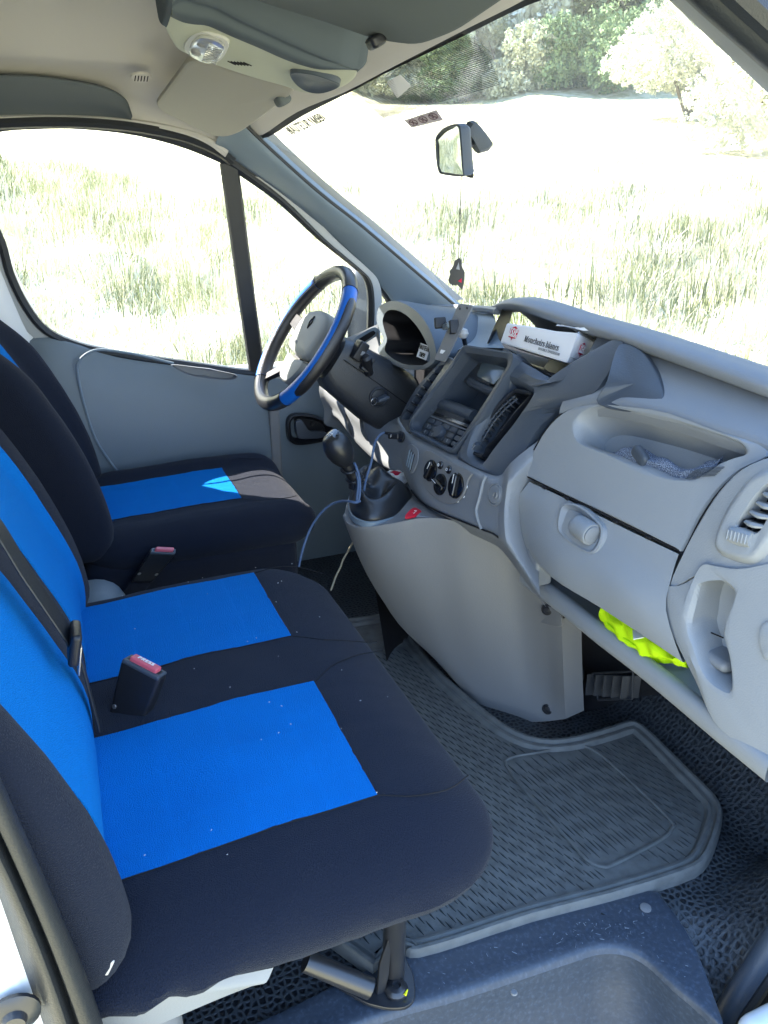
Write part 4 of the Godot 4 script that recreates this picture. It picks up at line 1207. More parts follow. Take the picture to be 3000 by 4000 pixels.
	part(t, "lower_panel", G.new().grid(patch([off(d1, Vector3(0, 0.03, -0.06)), d1, d2, d3, off(d3, Vector3(0, -0.02, -0.12))], 4, 4)), M.light_plastic)
	for l in [[Vector3(-0.55, 0.596, -0.78), Vector3(-0.55, 0.594, -0.8), Vector3(-0.55, 0.548, -0.824), Vector3(-0.55, 0.513, -0.832), Vector3(-0.55, 0.512, -0.814), Vector3(-0.55, 0.544, -0.793)], [Vector3(-0.45, 0.609, -0.787), Vector3(-0.45, 0.595, -0.803), Vector3(-0.45, 0.556, -0.823), Vector3(-0.45, 0.539, -0.823), Vector3(-0.45, 0.544, -0.805), Vector3(-0.45, 0.578, -0.791)]]:
		var lp := cr(l, 4, true)
		part(t, "pocket", G.new().loft([grow(lp, 0.008), off(grow(lp, 0.006), Vector3(0, 0.002, 0.012)), off(lp, Vector3(0, 0.002, 0.011)), off(grow(lp, -0.008), Vector3(0, 0, -0.03))], false, true), M.grey_plastic)
	part(t, "knee_panel", G.new().grid(patch([off(d3, Vector3(0, 0.0, -0.05)), off(d3, Vector3(0, -0.12, -0.16)), off(d3, Vector3(0.02, -0.36, -0.34))], 4, 4)), M.column_plastic)  # near-black colour stands for the shadow side of the lower dash
	# body of the dash behind its visible faces
	part(t, "core", G.new().rbox(Vector3(0.05, 0.66, -1.27), Vector3(0.86, 0.12, 0.17), Vector3(0.03, 0.03, 0.03), Basis(), 2), M.cavity)


func glovebox(t: Node3D):
	var gn := Vector3(0.1, 0.35, 0.93).normalized()
	# upper module round the open tray
	var outer := [Vector3(0.343, 0.679, -0.836), Vector3(0.324, 0.681, -0.835), Vector3(0.329, 0.726, -0.852), Vector3(0.34, 0.773, -0.871), Vector3(0.365, 0.811, -0.888), Vector3(0.407, 0.836, -0.902), Vector3(0.476, 0.853, -0.916), Vector3(0.602, 0.862, -0.933), Vector3(0.705, 0.861, -0.944), Vector3(0.782, 0.859, -0.951), Vector3(0.804, 0.846, -0.948), Vector3(0.772, 0.816, -0.934), Vector3(0.751, 0.777, -0.917), Vector3(0.741, 0.73, -0.898), Vector3(0.738, 0.676, -0.878), Vector3(0.726, 0.674, -0.875), Vector3(0.645, 0.675, -0.867), Vector3(0.556, 0.676, -0.858), Vector3(0.456, 0.677, -0.847)]
	var lip := [Vector3(0.454, 0.771, -0.883), Vector3(0.428, 0.779, -0.883), Vector3(0.414, 0.798, -0.888), Vector3(0.414, 0.813, -0.894), Vector3(0.427, 0.829, -0.901), Vector3(0.453, 0.841, -0.909), Vector3(0.496, 0.848, -0.916), Vector3(0.605, 0.855, -0.931), Vector3(0.705, 0.855, -0.941), Vector3(0.753, 0.852, -0.945), Vector3(0.769, 0.84, -0.943), Vector3(0.753, 0.829, -0.937), Vector3(0.735, 0.815, -0.929), Vector3(0.725, 0.801, -0.923), Vector3(0.712, 0.788, -0.917), Vector3(0.696, 0.778, -0.911), Vector3(0.653, 0.769, -0.903), Vector3(0.581, 0.769, -0.895), Vector3(0.512, 0.771, -0.889)]
	var o := cr(outer, 3, true)
	var l := cr(lip, 3, true)
	var l2 := []
	for p in l:
		l2.append(p + gn * 0.004)
	var inn := off(grow(l, -0.010), -gn * 0.014)
	var deep := []
	var c := mid(l)
	for p in l:
		var q: Vector3 = p + (c - p) * 0.12
		deep.append(q + Vector3(0, -0.045 - 0.25 * (q.y - c.y), -0.055))
	part(t, "glovebox_top", G.new().loft([off(o, -gn * 0.05), off(o, -gn * 0.006), off(grow(o, -0.004), Vector3.ZERO), off(grow(l, 0.010), gn * 0.003), off(grow(l, 0.003), gn * 0.002), off(grow(l, -0.002), -gn * 0.003), inn, _lerp(inn, deep, 0.6), deep], false, true), M.light_plastic)
	part(t, "panel_gap", G.new().tube(off(grow(o, 0.0012), -gn * 0.004), 0.0022, 5, true), M.cavity)
	# the hatch below, curling under at its foot
	var r0 := [Vector3(0.349, 0.669, -0.836), Vector3(0.457, 0.669, -0.848), Vector3(0.557, 0.667, -0.858), Vector3(0.647, 0.666, -0.867), Vector3(0.733, 0.666, -0.876)]
	var r1 := [Vector3(0.337, 0.634, -0.819), Vector3(0.467, 0.637, -0.833), Vector3(0.568, 0.636, -0.844), Vector3(0.661, 0.632, -0.853), Vector3(0.741, 0.63, -0.86)]
	var r2 := [Vector3(0.29, 0.579, -0.829), Vector3(0.468, 0.582, -0.807), Vector3(0.592, 0.585, -0.817), Vector3(0.691, 0.583, -0.824), Vector3(0.76, 0.586, -0.84)]
	var r3 := [Vector3(0.33, 0.535, -0.831), Vector3(0.49, 0.532, -0.807), Vector3(0.616, 0.531, -0.82), Vector3(0.717, 0.528, -0.83), Vector3(0.807, 0.525, -0.839)]
	var r4 := off(r3, Vector3(0, -0.005, -0.06))
	part(t, "glovebox_lid", G.new().grid(patch([off(r0, -gn * 0.04), off(r0, -gn * 0.004), off(r0, Vector3(0, -0.002, 0.001)), r1, r2, r3, off(r3, Vector3(0, -0.010, -0.014)), r4], 4, 3)), M.light_plastic)
	for q in [1182, 1238, 1345, 1410]:
		var k: float = (q - 1143) / 323.0
		var p: Vector3 = r0[0].lerp(r0[4], k) + Vector3(0, 0.004, -0.002)
		part(t, "hinge_stop", G.new().rbox(p, Vector3(0.006, 0.003, 0.004), Vector3.ONE * 0.002, Basis(), 1), M.cavity)
	part(t, "glovebox_side", G.new().rbox(Vector3(0.405, 0.524, -0.838), Vector3(0.022, 0.055, 0.02), Vector3.ONE * 0.008, Basis(), 2), M.grey_plastic)
	# latch: a squarish dish with a turning knob
	var dish := cr([Vector3(0.472, 0.663, -0.84), Vector3(0.51, 0.67, -0.846), Vector3(0.559, 0.661, -0.847), Vector3(0.579, 0.651, -0.844), Vector3(0.584, 0.626, -0.835), Vector3(0.573, 0.611, -0.828), Vector3(0.536, 0.609, -0.824), Vector3(0.495, 0.614, -0.823), Vector3(0.479, 0.622, -0.825), Vector3(0.469, 0.645, -0.833)], 4, true)
	var dd := part(t, "latch_dish", G.new().loft([off(grow(dish, 0.006), -gn * 0.008), off(grow(dish, 0.004), gn * 0.002), off(dish, gn * 0.003), off(grow(dish, -0.008), -gn * 0.003), off(grow(dish, -0.014), -gn * 0.008)], false, true), M.light_plastic)
	var k0 := Vector3(0.518, 0.645, -0.831)
	var k1 := Vector3(0.568, 0.642, -0.831)
	part(dd, "knob", G.new().tube([k0, k0.lerp(k1, 0.08), k0.lerp(k1, 0.2), k0.lerp(k1, 0.9), k1], [0.012, 0.018, 0.0205, 0.0215, 0.020], 20), M.light_plastic)
	part(dd, "button", G.new().tube([k1, k1 + (k1 - k0) * 0.06, k1 + (k1 - k0) * 0.09], [0.0165, 0.0165, 0.012], 18), M.grey_plastic)
	# open shelf under the hatch with its rail
	var f0 := [Vector3(0.329, 0.455, -0.846), Vector3(0.478, 0.455, -0.849), Vector3(0.593, 0.455, -0.847), Vector3(0.696, 0.455, -0.849), Vector3(0.791, 0.455, -0.847), Vector3(0.887, 0.455, -0.843), Vector3(0.994, 0.455, -0.841)]
	var fl := off(f0, Vector3(0.0, -0.004, -0.03))
	var bk := []
	for p in fl:
		bk.append(p + Vector3(-0.02, 0.0, -0.26))
	part(t, "shelf_floor", G.new().grid(patch([fl, _lerp(fl, bk, 0.5), bk, off(bk, Vector3(0, 0.24, -0.03))], 3, 3)), M.grey_plastic)
	part(t, "shelf_rail", G.new().grid(patch([off(fl, Vector3(0, 0.0, 0.0)), off(f0, Vector3(-0.002, 0.010, -0.016)), off(f0, Vector3(0, 0.008, -0.002)), off(f0, Vector3(0.002, -0.008, 0.004)), off(f0, Vector3(0, -0.030, -0.004)), off(f0, Vector3(0, -0.034, -0.05))], 3, 3)), M.light_plastic)


func end_panel(t: Node3D):
	var n := Vector3(0.12, 0.22, 0.97).normalized()
	# upper half round the side vent
	var a := [Vector3(0.792, 0.826, -0.911), Vector3(0.769, 0.785, -0.899), Vector3(0.755, 0.735, -0.886), Vector3(0.745, 0.679, -0.872), Vector3(0.74, 0.617, -0.858), Vector3(0.763, 0.63, -0.859), Vector3(0.787, 0.659, -0.869), Vector3(0.824, 0.673, -0.877), Vector3(0.883, 0.682, -0.886), Vector3(0.936, 0.713, -0.9), Vector3(0.96, 0.77, -0.915), Vector3(0.933, 0.838, -0.928), Vector3(0.88, 0.871, -0.928), Vector3(0.832, 0.857, -0.923)]
	var b := [Vector3(0.826, 0.819, -0.897), Vector3(0.814, 0.788, -0.889), Vector3(0.807, 0.754, -0.88), Vector3(0.805, 0.728, -0.874), Vector3(0.809, 0.717, -0.872), Vector3(0.82, 0.712, -0.873), Vector3(0.835, 0.713, -0.875), Vector3(0.854, 0.716, -0.878), Vector3(0.866, 0.723, -0.881), Vector3(0.874, 0.743, -0.886), Vector3(0.887, 0.792, -0.899), Vector3(0.894, 0.828, -0.908), Vector3(0.887, 0.845, -0.911), Vector3(0.852, 0.841, -0.906)]
	part(t, "end_panel", G.new().loft([off(cr(a, 3, true), -n * 0.05), off(cr(a, 3, true), -n * 0.004), off(grow(cr(a, 3, true), -0.004), n * 0.0), off(grow(cr(b, 3, true), 0.012), -n * 0.012), off(grow(cr(b, 3, true), 0.004), -n * 0.002), cr(b, 3, true), off(grow(cr(b, 3, true), -0.004), n * 0.0)], false, false), M.light_plastic)
	var fb := grow(cr(b, 3, true), -0.0038)
	var hole := cr([Vector3(0.847, 0.822, -0.902), Vector3(0.839, 0.806, -0.897), Vector3(0.832, 0.783, -0.891), Vector3(0.828, 0.764, -0.886), Vector3(0.825, 0.752, -0.883), Vector3(0.831, 0.747, -0.883), Vector3(0.846, 0.748, -0.885), Vector3(0.859, 0.752, -0.887), Vector3(0.864, 0.759, -0.89), Vector3(0.869, 0.78, -0.895), Vector3(0.876, 0.802, -0.901), Vector3(0.88, 0.819, -0.905), Vector3(0.872, 0.829, -0.906), Vector3(0.858, 0.83, -0.905)], 3, true)
	part(t, "vent_face", G.new().loft([fb, hole, off(grow(hole, -0.003), -n * 0.004), off(grow(hole, -0.006), -n * 0.05)], false, false), M.light_plastic)
	part(t, "vent_depth", G.new().loft([off(grow(hole, -0.004), -n * 0.03), off(grow(hole, -0.010), -n * 0.034)], false, true), M.cavity)
	for q in [[1608, 1122, 1656, 1137], [1622, 1098, 1670, 1116], [1636, 1080, 1684, 1096], [1650, 1062, 1698, 1078]]:
		var p0 := Vector3(0.832, 0.764, -0.892)
		var s: float = (q[0] - 1608) / 42.0
		var c0: Vector3 = p0.lerp(Vector3(0.846, 0.81, -0.904), s)
		var c1: Vector3 = c0 + (Vector3(0.87, 0.767, -0.897) - p0)
		var dn := Vector3(0.05, -0.6, 0.5)
		var cm := (c0 + c1) / 2 + n * 0.006
		part(t, "louvre", G.new().grid(patch([[c0 - n * 0.02, cm - n * 0.022, c1 - n * 0.02], [c0, cm, c1], [c0 + Vector3(0, -0.004, 0.002), cm + Vector3(0, -0.007, 0.004), c1 + Vector3(0, -0.004, 0.002)], [c0 + Vector3(0, -0.006, -0.015), cm + Vector3(0, -0.009, -0.015), c1 + Vector3(0, -0.006, -0.015)]], 3, 2)), M.light_plastic)
	for i in 3:
		var p := Vector3(0.822, 0.746, -0.897).lerp(Vector3(0.851, 0.748, -0.901), (i + 0.5) / 3.0)
		part(t, "vane", G.new().rbox(p, Vector3(0.0012, 0.02, 0.01), Vector3.ONE * 0.0008, Basis(Vector3.BACK, -0.4), 1), M.black_plastic)
	var wc := Vector3(0.839, 0.74, -0.883)
	var wr := (Vector3(0.854, 0.741, -0.885) - Vector3(0.824, 0.738, -0.881)).normalized()
	part(t, "vent_wheel", G.new().lathe([Vector2(0.0, -0.018), Vector2(0.012, -0.018), Vector2(0.014, 0.0), Vector2(0.012, 0.018), Vector2(0.0, 0.018)], 20, Transform3D(Basis(n, wr, n.cross(wr)).orthonormalized(), wc - n * 0.003)), M.light_plastic)
	for i in 6:
		var q := wc + wr * (0.006 * (i - 2.5)) + n * 0.0105
		part(t, "wheel_ridge", G.new().tube([q - wr.cross(n) * 0.007, q + wr.cross(n) * 0.007], 0.0014, 5), M.light_plastic)
	# lower half round the tall pocket
	var e := [Vector3(0.743, 0.619, -0.854), Vector3(0.745, 0.592, -0.848), Vector3(0.762, 0.563, -0.844), Vector3(0.793, 0.537, -0.842), Vector3(0.841, 0.502, -0.84), Vector3(0.892, 0.46, -0.837), Vector3(0.944, 0.452, -0.841), Vector3(0.99, 0.449, -0.846), Vector3(1.075, 0.477, -0.863), Vector3(1.056, 0.604, -0.89), Vector3(1.013, 0.714, -0.909), Vector3(0.96, 0.77, -0.915), Vector3(0.936, 0.712, -0.899), Vector3(0.884, 0.681, -0.886), Vector3(0.824, 0.672, -0.876), Vector3(0.788, 0.658, -0.869), Vector3(0.763, 0.629, -0.859)]
	var f := [Vector3(0.796, 0.596, -0.851), Vector3(0.8, 0.578, -0.848), Vector3(0.81, 0.563, -0.846), Vector3(0.821, 0.553, -0.845), Vector3(0.834, 0.54, -0.843), Vector3(0.848, 0.527, -0.842), Vector3(0.865, 0.517, -0.842), Vector3(0.887, 0.514, -0.844), Vector3(0.903, 0.517, -0.847), Vector3(0.903, 0.531, -0.85), Vector3(0.884, 0.567, -0.856), Vector3(0.865, 0.591, -0.859), Vector3(0.86, 0.615, -0.864), Vector3(0.859, 0.651, -0.872), Vector3(0.854, 0.663, -0.874), Vector3(0.829, 0.67, -0.872), Vector3(0.796, 0.665, -0.867)]
	var ec := even(cr(e, 4, true), 60)
	var fc := even(cr(f, 4, true), 60)
	part(t, "pocket_panel", G.new().loft([off(ec, -n * 0.05), off(ec, -n * 0.004), off(grow(ec, -0.002), Vector3.ZERO), off(grow(fc, 0.010), n * 0.003), off(fc, n * 0.001), off(grow(fc, -0.006), -n * 0.006), off(grow(fc, -0.010), Vector3(-0.01, 0, -0.03)), off(grow(fc, -0.018), Vector3(-0.012, -0.01, -0.055))], false, true), M.light_plastic)
	part(t, "cup_lip", G.new().rbox(Vector3(0.817, 0.534, -0.888), Vector3(0.056, 0.010, 0.026), Vector3(0.010, 0.010, 0.012), Basis(), 3), M.grey_plastic)
	part(t, "pocket_line", G.new().tube(cr([Vector3(0.781, 0.56, -0.881), Vector3(0.809, 0.562, -0.887), Vector3(0.837, 0.566, -0.889)], 4), 0.0012, 5), M.cavity)
	part(t, "fuse_cover", G.new().slab(cr([Vector3(0.923, 0.597, -0.872), Vector3(0.914, 0.615, -0.873), Vector3(0.912, 0.632, -0.877), Vector3(0.921, 0.644, -0.882), Vector3(0.952, 0.655, -0.888), Vector3(0.97, 0.626, -0.884), Vector3(0.953, 0.599, -0.876), Vector3(0.935, 0.589, -0.871)], 3, true), n, 0.010, 0.006), M.light_plastic)


func centre_stack(t: Node3D, n: Vector3):
	# dark shell: right wing round its vent, reaching up to the ledge
	var a := [Vector3(0.127, 0.886, -0.922), Vector3(0.152, 0.875, -0.925), Vector3(0.208, 0.868, -0.926), Vector3(0.258, 0.862, -0.927), Vector3(0.307, 0.866, -0.934), Vector3(0.349, 0.877, -0.94), Vector3(0.349, 0.943, -1), Vector3(0.392, 0.947, -1), Vector3(0.422, 0.87, -0.93), Vector3(0.378, 0.832, -0.91), Vector3(0.326, 0.8, -0.905), Vector3(0.304, 0.754, -0.874), Vector3(0.309, 0.707, -0.842), Vector3(0.305, 0.676, -0.823), Vector3(0.282, 0.655, -0.809), Vector3(0.236, 0.648, -0.801), Vector3(0.167, 0.65, -0.791), Vector3(0.12, 0.661, -0.788), Vector3(0.128, 0.705, -0.812), Vector3(0.132, 0.761, -0.845), Vector3(0.136, 0.827, -0.884)]
	var b := [Vector3(0.157, 0.829, -0.892), Vector3(0.167, 0.833, -0.897), Vector3(0.184, 0.832, -0.901), Vector3(0.2, 0.829, -0.903), Vector3(0.218, 0.827, -0.903), Vector3(0.231, 0.825, -0.903), Vector3(0.241, 0.823, -0.903), Vector3(0.247, 0.817, -0.9), Vector3(0.248, 0.808, -0.895), Vector3(0.245, 0.794, -0.887), Vector3(0.237, 0.768, -0.871), Vector3(0.227, 0.733, -0.85), Vector3(0.221, 0.701, -0.83), Vector3(0.218, 0.682, -0.819), Vector3(0.211, 0.671, -0.812), Vector3(0.197, 0.669, -0.807), Vector3(0.183, 0.67, -0.804), Vector3(0.162, 0.68, -0.806), Vector3(0.152, 0.711, -0.82), Vector3(0.15, 0.747, -0.84), Vector3(0.149, 0.793, -0.866)]
	var ac := cr(a, 3, true)
	var bc := cr(b, 3, true)
	var dk: StandardMaterial3D = M.dark_plastic
	part(t, "stack_wing", G.new().loft([off(grow(ac, -0.012), -n * 0.06), off(ac, -n * 0.012), off(grow(ac, -0.004), n * 0.0), off(_lerp(ac, bc, 0.45), n * 0.010), off(grow(bc, 0.008), n * 0.008), bc, off(grow(bc, -0.004), -n * 0.008), off(grow(bc, -0.010), -n * 0.030)], false, true), dk)
	air_slot(t, [Vector3(0.177, 0.81, -0.894), Vector3(0.193, 0.816, -0.899), Vector3(0.235, 0.818, -0.904), Vector3(0.232, 0.805, -0.896), Vector3(0.217, 0.769, -0.874), Vector3(0.203, 0.722, -0.845), Vector3(0.192, 0.699, -0.831), Vector3(0.196, 0.682, -0.821), Vector3(0.182, 0.677, -0.817), Vector3(0.153, 0.677, -0.814), Vector3(0.139, 0.687, -0.819), Vector3(0.144, 0.725, -0.841), Vector3(0.153, 0.77, -0.869)], n, Vector3(0.192, 0.799, -0.901), Vector3(0.149, 0.684, -0.83), true)
	# frame round the radio bay
	var o := rloop([Vector3(-0.05, 0.843, -0.864), Vector3(-0.034, 0.882, -0.884), Vector3(0.152, 0.892, -0.907), Vector3(0.163, 0.874, -0.902), Vector3(0.152, 0.752, -0.832), Vector3(0.121, 0.677, -0.788), Vector3(0.105, 0.664, -0.782), Vector3(-0.087, 0.665, -0.766), Vector3(-0.108, 0.684, -0.776), Vector3(-0.082, 0.764, -0.82)], 0.014, 3)
	var i := rloop([Vector3(-0.042, 0.831, -0.861), Vector3(-0.024, 0.866, -0.878), Vector3(0.136, 0.877, -0.899), Vector3(0.144, 0.863, -0.896), Vector3(0.126, 0.756, -0.835), Vector3(0.107, 0.683, -0.793), Vector3(0.095, 0.672, -0.787), Vector3(-0.089, 0.673, -0.773), Vector3(-0.099, 0.686, -0.78), Vector3(-0.067, 0.762, -0.823)], 0.010, 3)
	part(t, "bay_frame", G.new().loft([off(o, -n * 0.05), off(o, -n * 0.004), off(grow(o, -0.002), n * 0.003), off(grow(o, -0.007), n * 0.004), off(grow(i, 0.003), n * 0.001), i, off(grow(i, -0.001), -n * 0.004), off(grow(i, -0.004), -n * 0.022)], false, false), M.dark_plastic)
	var bay := off(grow(i, -0.0035), -n * 0.020)
	var deep := off(grow(i, -0.004), -n * 0.105)
	part(t, "bay", G.new().loft([bay, deep], false, true), M.dark_plastic)
	part(t, "bay_side", G.new().grid(patch([[Vector3(-0.087, 0.829, -0.899), Vector3(-0.095, 0.795, -0.879), Vector3(-0.1, 0.754, -0.854), Vector3(-0.099, 0.728, -0.839)], [Vector3(-0.098, 0.815, -0.937), Vector3(-0.123, 0.775, -0.911), Vector3(-0.133, 0.736, -0.887), Vector3(-0.134, 0.707, -0.87)]], 3, 3)), M.console_plastic)
	# rounded bin edge and screen
	part(t, "bin_edge", G.new().tube(cr([Vector3(-0.125, 0.721, -0.844), Vector3(-0.078, 0.729, -0.851), Vector3(-0.017, 0.731, -0.858), Vector3(0.058, 0.73, -0.867)], 4), 0.016, 10), M.dark_plastic)
	var scr := part(t, "display_hood", G.new().slab(rloop([Vector3(-0.078, 0.808, -0.934), Vector3(-0.066, 0.84, -0.954), Vector3(0.058, 0.84, -0.965), Vector3(0.044, 0.77, -0.924), Vector3(-0.066, 0.775, -0.916)], 0.01, 3), n, 0.030, 0.004), M.column_plastic)
	part(scr, "display", G.new().slab(rloop([Vector3(-0.013, 0.843, -0.926), Vector3(0.088, 0.842, -0.935), Vector3(0.068, 0.803, -0.91), Vector3(-0.008, 0.808, -0.906)], 0.004, 2), n, 0.003, 0.001), M.screen)
	part(scr, "display_lip", G.new().tube(cr([Vector3(-0.022, 0.794, -0.897), Vector3(0.021, 0.792, -0.897), Vector3(0.073, 0.79, -0.901), Vector3(0.11, 0.791, -0.907)], 3), 0.011, 8), M.dark_plastic)
	# radio
	var rad := part(t, "radio", G.new().slab(rloop([Vector3(-0.139, 0.707, -0.858), Vector3(0.039, 0.711, -0.877), Vector3(0.031, 0.642, -0.836), Vector3(-0.141, 0.639, -0.819)], 0.006, 2), n, 0.030, 0.003), M.column_plastic)
	var rx := (Vector3(0.081, 0.724, -0.854) - Vector3(-0.093, 0.72, -0.835))
	var ry := (Vector3(-0.095, 0.654, -0.797) - Vector3(-0.093, 0.72, -0.835))
	var r0 := Vector3(-0.093, 0.72, -0.835)
	part(rad, "disc_slot", G.new().slab(rloop([r0 + rx * 0.08 + ry * 0.13, r0 + rx * 0.98 + ry * 0.13, r0 + rx * 0.98 + ry * 0.22, r0 + rx * 0.08 + ry * 0.22], 0.002, 1), n, 0.0015, 0.0005), M.gloss_black)
	part(rad, "slot_edge", G.new().tube([r0 + rx * 0.06 + ry * 0.30 + n * 0.001, r0 + rx * 0.98 + ry * 0.30 + n * 0.001], 0.002, 6), M.grey_plastic)
	for r in 3:
		for c in 5:
			if r == 1 and c == 2:
				continue
			var u0: float = 0.05 + c * 0.19
			var v0: float = 0.36 + r * 0.20
			part(rad, "button", G.new().slab(rloop([r0 + rx * u0 + ry * v0, r0 + rx * (u0 + 0.16) + ry * v0, r0 + rx * (u0 + 0.16) + ry * (v0 + 0.16), r0 + rx * u0 + ry * (v0 + 0.16)], 0.003, 1), n, 0.004, 0.001), M.dark_plastic)
			if r == 2 or (r == 1 and c < 2):
				writing(rad, str(1 + (c if r == 1 else (c + 3) % 6)), 0.008, r0 + rx * (u0 + 0.08) + ry * (v0 + 0.08) + n * 0.0045, rx, -ry, M.grey_print)
	for q in [[0.47, 0.68, 0.017], [0.02, 0.10, 0.010]]:
		var c: Vector3 = r0 + rx * q[0] + ry * q[1]
		var kb := Basis(rx.normalized(), n, rx.normalized().cross(n)).orthonormalized()
		part(rad, "knob", G.new().lathe([Vector2(q[2], 0.0), Vector2(q[2], 0.010), Vector2(q[2] * 0.85, 0.014), Vector2(0.0, 0.0145)], 18, Transform3D(kb, c)), M.dark_plastic)
	# left strip of the shell with its slim vent
	var la := [Vector3(-0.13, 0.816, -0.86), Vector3(-0.109, 0.837, -0.867), Vector3(-0.076, 0.845, -0.87), Vector3(-0.059, 0.832, -0.864), Vector3(-0.084, 0.758, -0.821), Vector3(-0.116, 0.68, -0.779), Vector3(-0.095, 0.66, -0.77), Vector3(-0.158, 0.655, -0.773), Vector3(-0.183, 0.672, -0.781), Vector3(-0.18, 0.749, -0.825)]
	var lb := [Vector3(-0.121, 0.811, -0.858), Vector3(-0.113, 0.818, -0.86), Vector3(-0.099, 0.823, -0.862), Vector3(-0.093, 0.817, -0.859), Vector3(-0.109, 0.757, -0.823), Vector3(-0.126, 0.695, -0.79), Vector3(-0.131, 0.685, -0.786), Vector3(-0.157, 0.679, -0.782), Vector3(-0.165, 0.684, -0.784), Vector3(-0.156, 0.747, -0.822)]
	var lac := cr(la, 3, true)
	var lbc := cr(lb, 3, true)
	part(t, "stack_strip", G.new().loft([off(lac, -n * 0.05), off(lac, -n * 0.003), off(grow(lac, -0.003), n * 0.001), off(lbc, n * 0.001), off(grow(lbc, -0.002), -n * 0.006), off(grow(lbc, -0.004), -n * 0.03)], false, true), M.dark_plastic)
	for k in 6:
		var p := Vector3(-0.128, 0.804, -0.864).lerp(Vector3(-0.162, 0.686, -0.795), (k + 0.5) / 6.0)
		part(t, "vane", G.new().rbox(p, Vector3(0.010, 0.003, 0.010), Vector3.ONE * 0.002, Basis(Vector3.RIGHT, -0.6), 1), M.black_plastic)
	# open shelf above the stack
	var s0 := [Vector3(0.119, 0.885, -0.928), Vector3(0.152, 0.875, -0.925), Vector3(0.208, 0.868, -0.926), Vector3(0.258, 0.862, -0.927), Vector3(0.307, 0.866, -0.934), Vector3(0.349, 0.877, -0.94), Vector3(0.353, 0.918, -0.98)]
	var s1 := [Vector3(-0.083, 0.855, -1.03), Vector3(0.034, 0.855, -0.992), Vector3(0.122, 0.855, -0.974), Vector3(0.206, 0.855, -0.967), Vector3(0.247, 0.855, -0.991), Vector3(0.262, 0.855, -1.028), Vector3(0.252, 0.855, -1.079)]
	var s2 := off(s1, Vector3(-0.01, -0.06, -0.12))
	part(t, "top_shelf", G.new().grid(patch([off(s0, -n * 0.004), off(s0, -n * 0.016), s1, s2, off(s2, Vector3(0, 0.08, -0.02))], 4, 3)), M.black_plastic)
	part(t, "top_shelf_wall", G.new().grid(patch([[Vector3(-0.143, 0.948, -1.05), Vector3(-0.095, 0.914, -1), Vector3(-0.044, 0.878, -0.95)], [Vector3(-0.207, 0.934, -1.12), Vector3(-0.229, 0.883, -1.12), Vector3(-0.255, 0.83, -1.12)]], 3, 3)), M.column_plastic)


func air_slot(t: Node3D, outline, n: Vector3, top: Vector3, low: Vector3, wheel: bool):
	var l := cr(outline, 3, true)
	var s := part(t, "air_vent", G.new().loft([off(grow(l, 0.004), -n * 0.02), off(grow(l, 0.003), n * 0.006), off(l, n * 0.007), off(grow(l, -0.005), n * 0.004), off(grow(l, -0.007), -n * 0.02)], false, true), M.black_plastic)
	var d := (low - top)
	var u := d.normalized()
	var side := n.cross(u).normalized()
	var k := 9
	for i in k:
		var q := (i + 0.5) / k
		var p := top + d * q * 0.86 + side * -0.012 * sin(PI * q) + n * 0.004
		part(s, "vane", G.new().rbox(p, Vector3(0.013, 0.0025, 0.007), Vector3.ONE * 0.0015, Basis(side, u, n).orthonormalized(), 1), M.column_plastic)
	for j in [-0.4, 0.45]:
		var path := []
		for i in 9:
			var q := i / 8.0
			path.append(top + d * q * 0.86 + side * (-0.012 * sin(PI * q) + j * 0.014) + n * 0.010)
		part(s, "bar", G.new().tube(path, 0.0022, 5), M.dark_plastic)
	if wheel:
		part(s, "vent_wheel", G.new().lathe([Vector2(0.0, -0.012), Vector2(0.010, -0.012), Vector2(0.012, 0.0), Vector2(0.010, 0.012), Vector2(0.0, 0.012)], 18, Transform3D(Basis(n, side, n.cross(side)).orthonormalized(), low + n * 0.010 + u * -0.002)), M.dark_plastic)
		for i in 5:
			var q := low + n * 0.0215 + side * (i - 2) * 0.005
			part(s, "wheel_ridge", G.new().tube([q - u * 0.006, q + u * 0.006], 0.0013, 5), M.console_plastic)


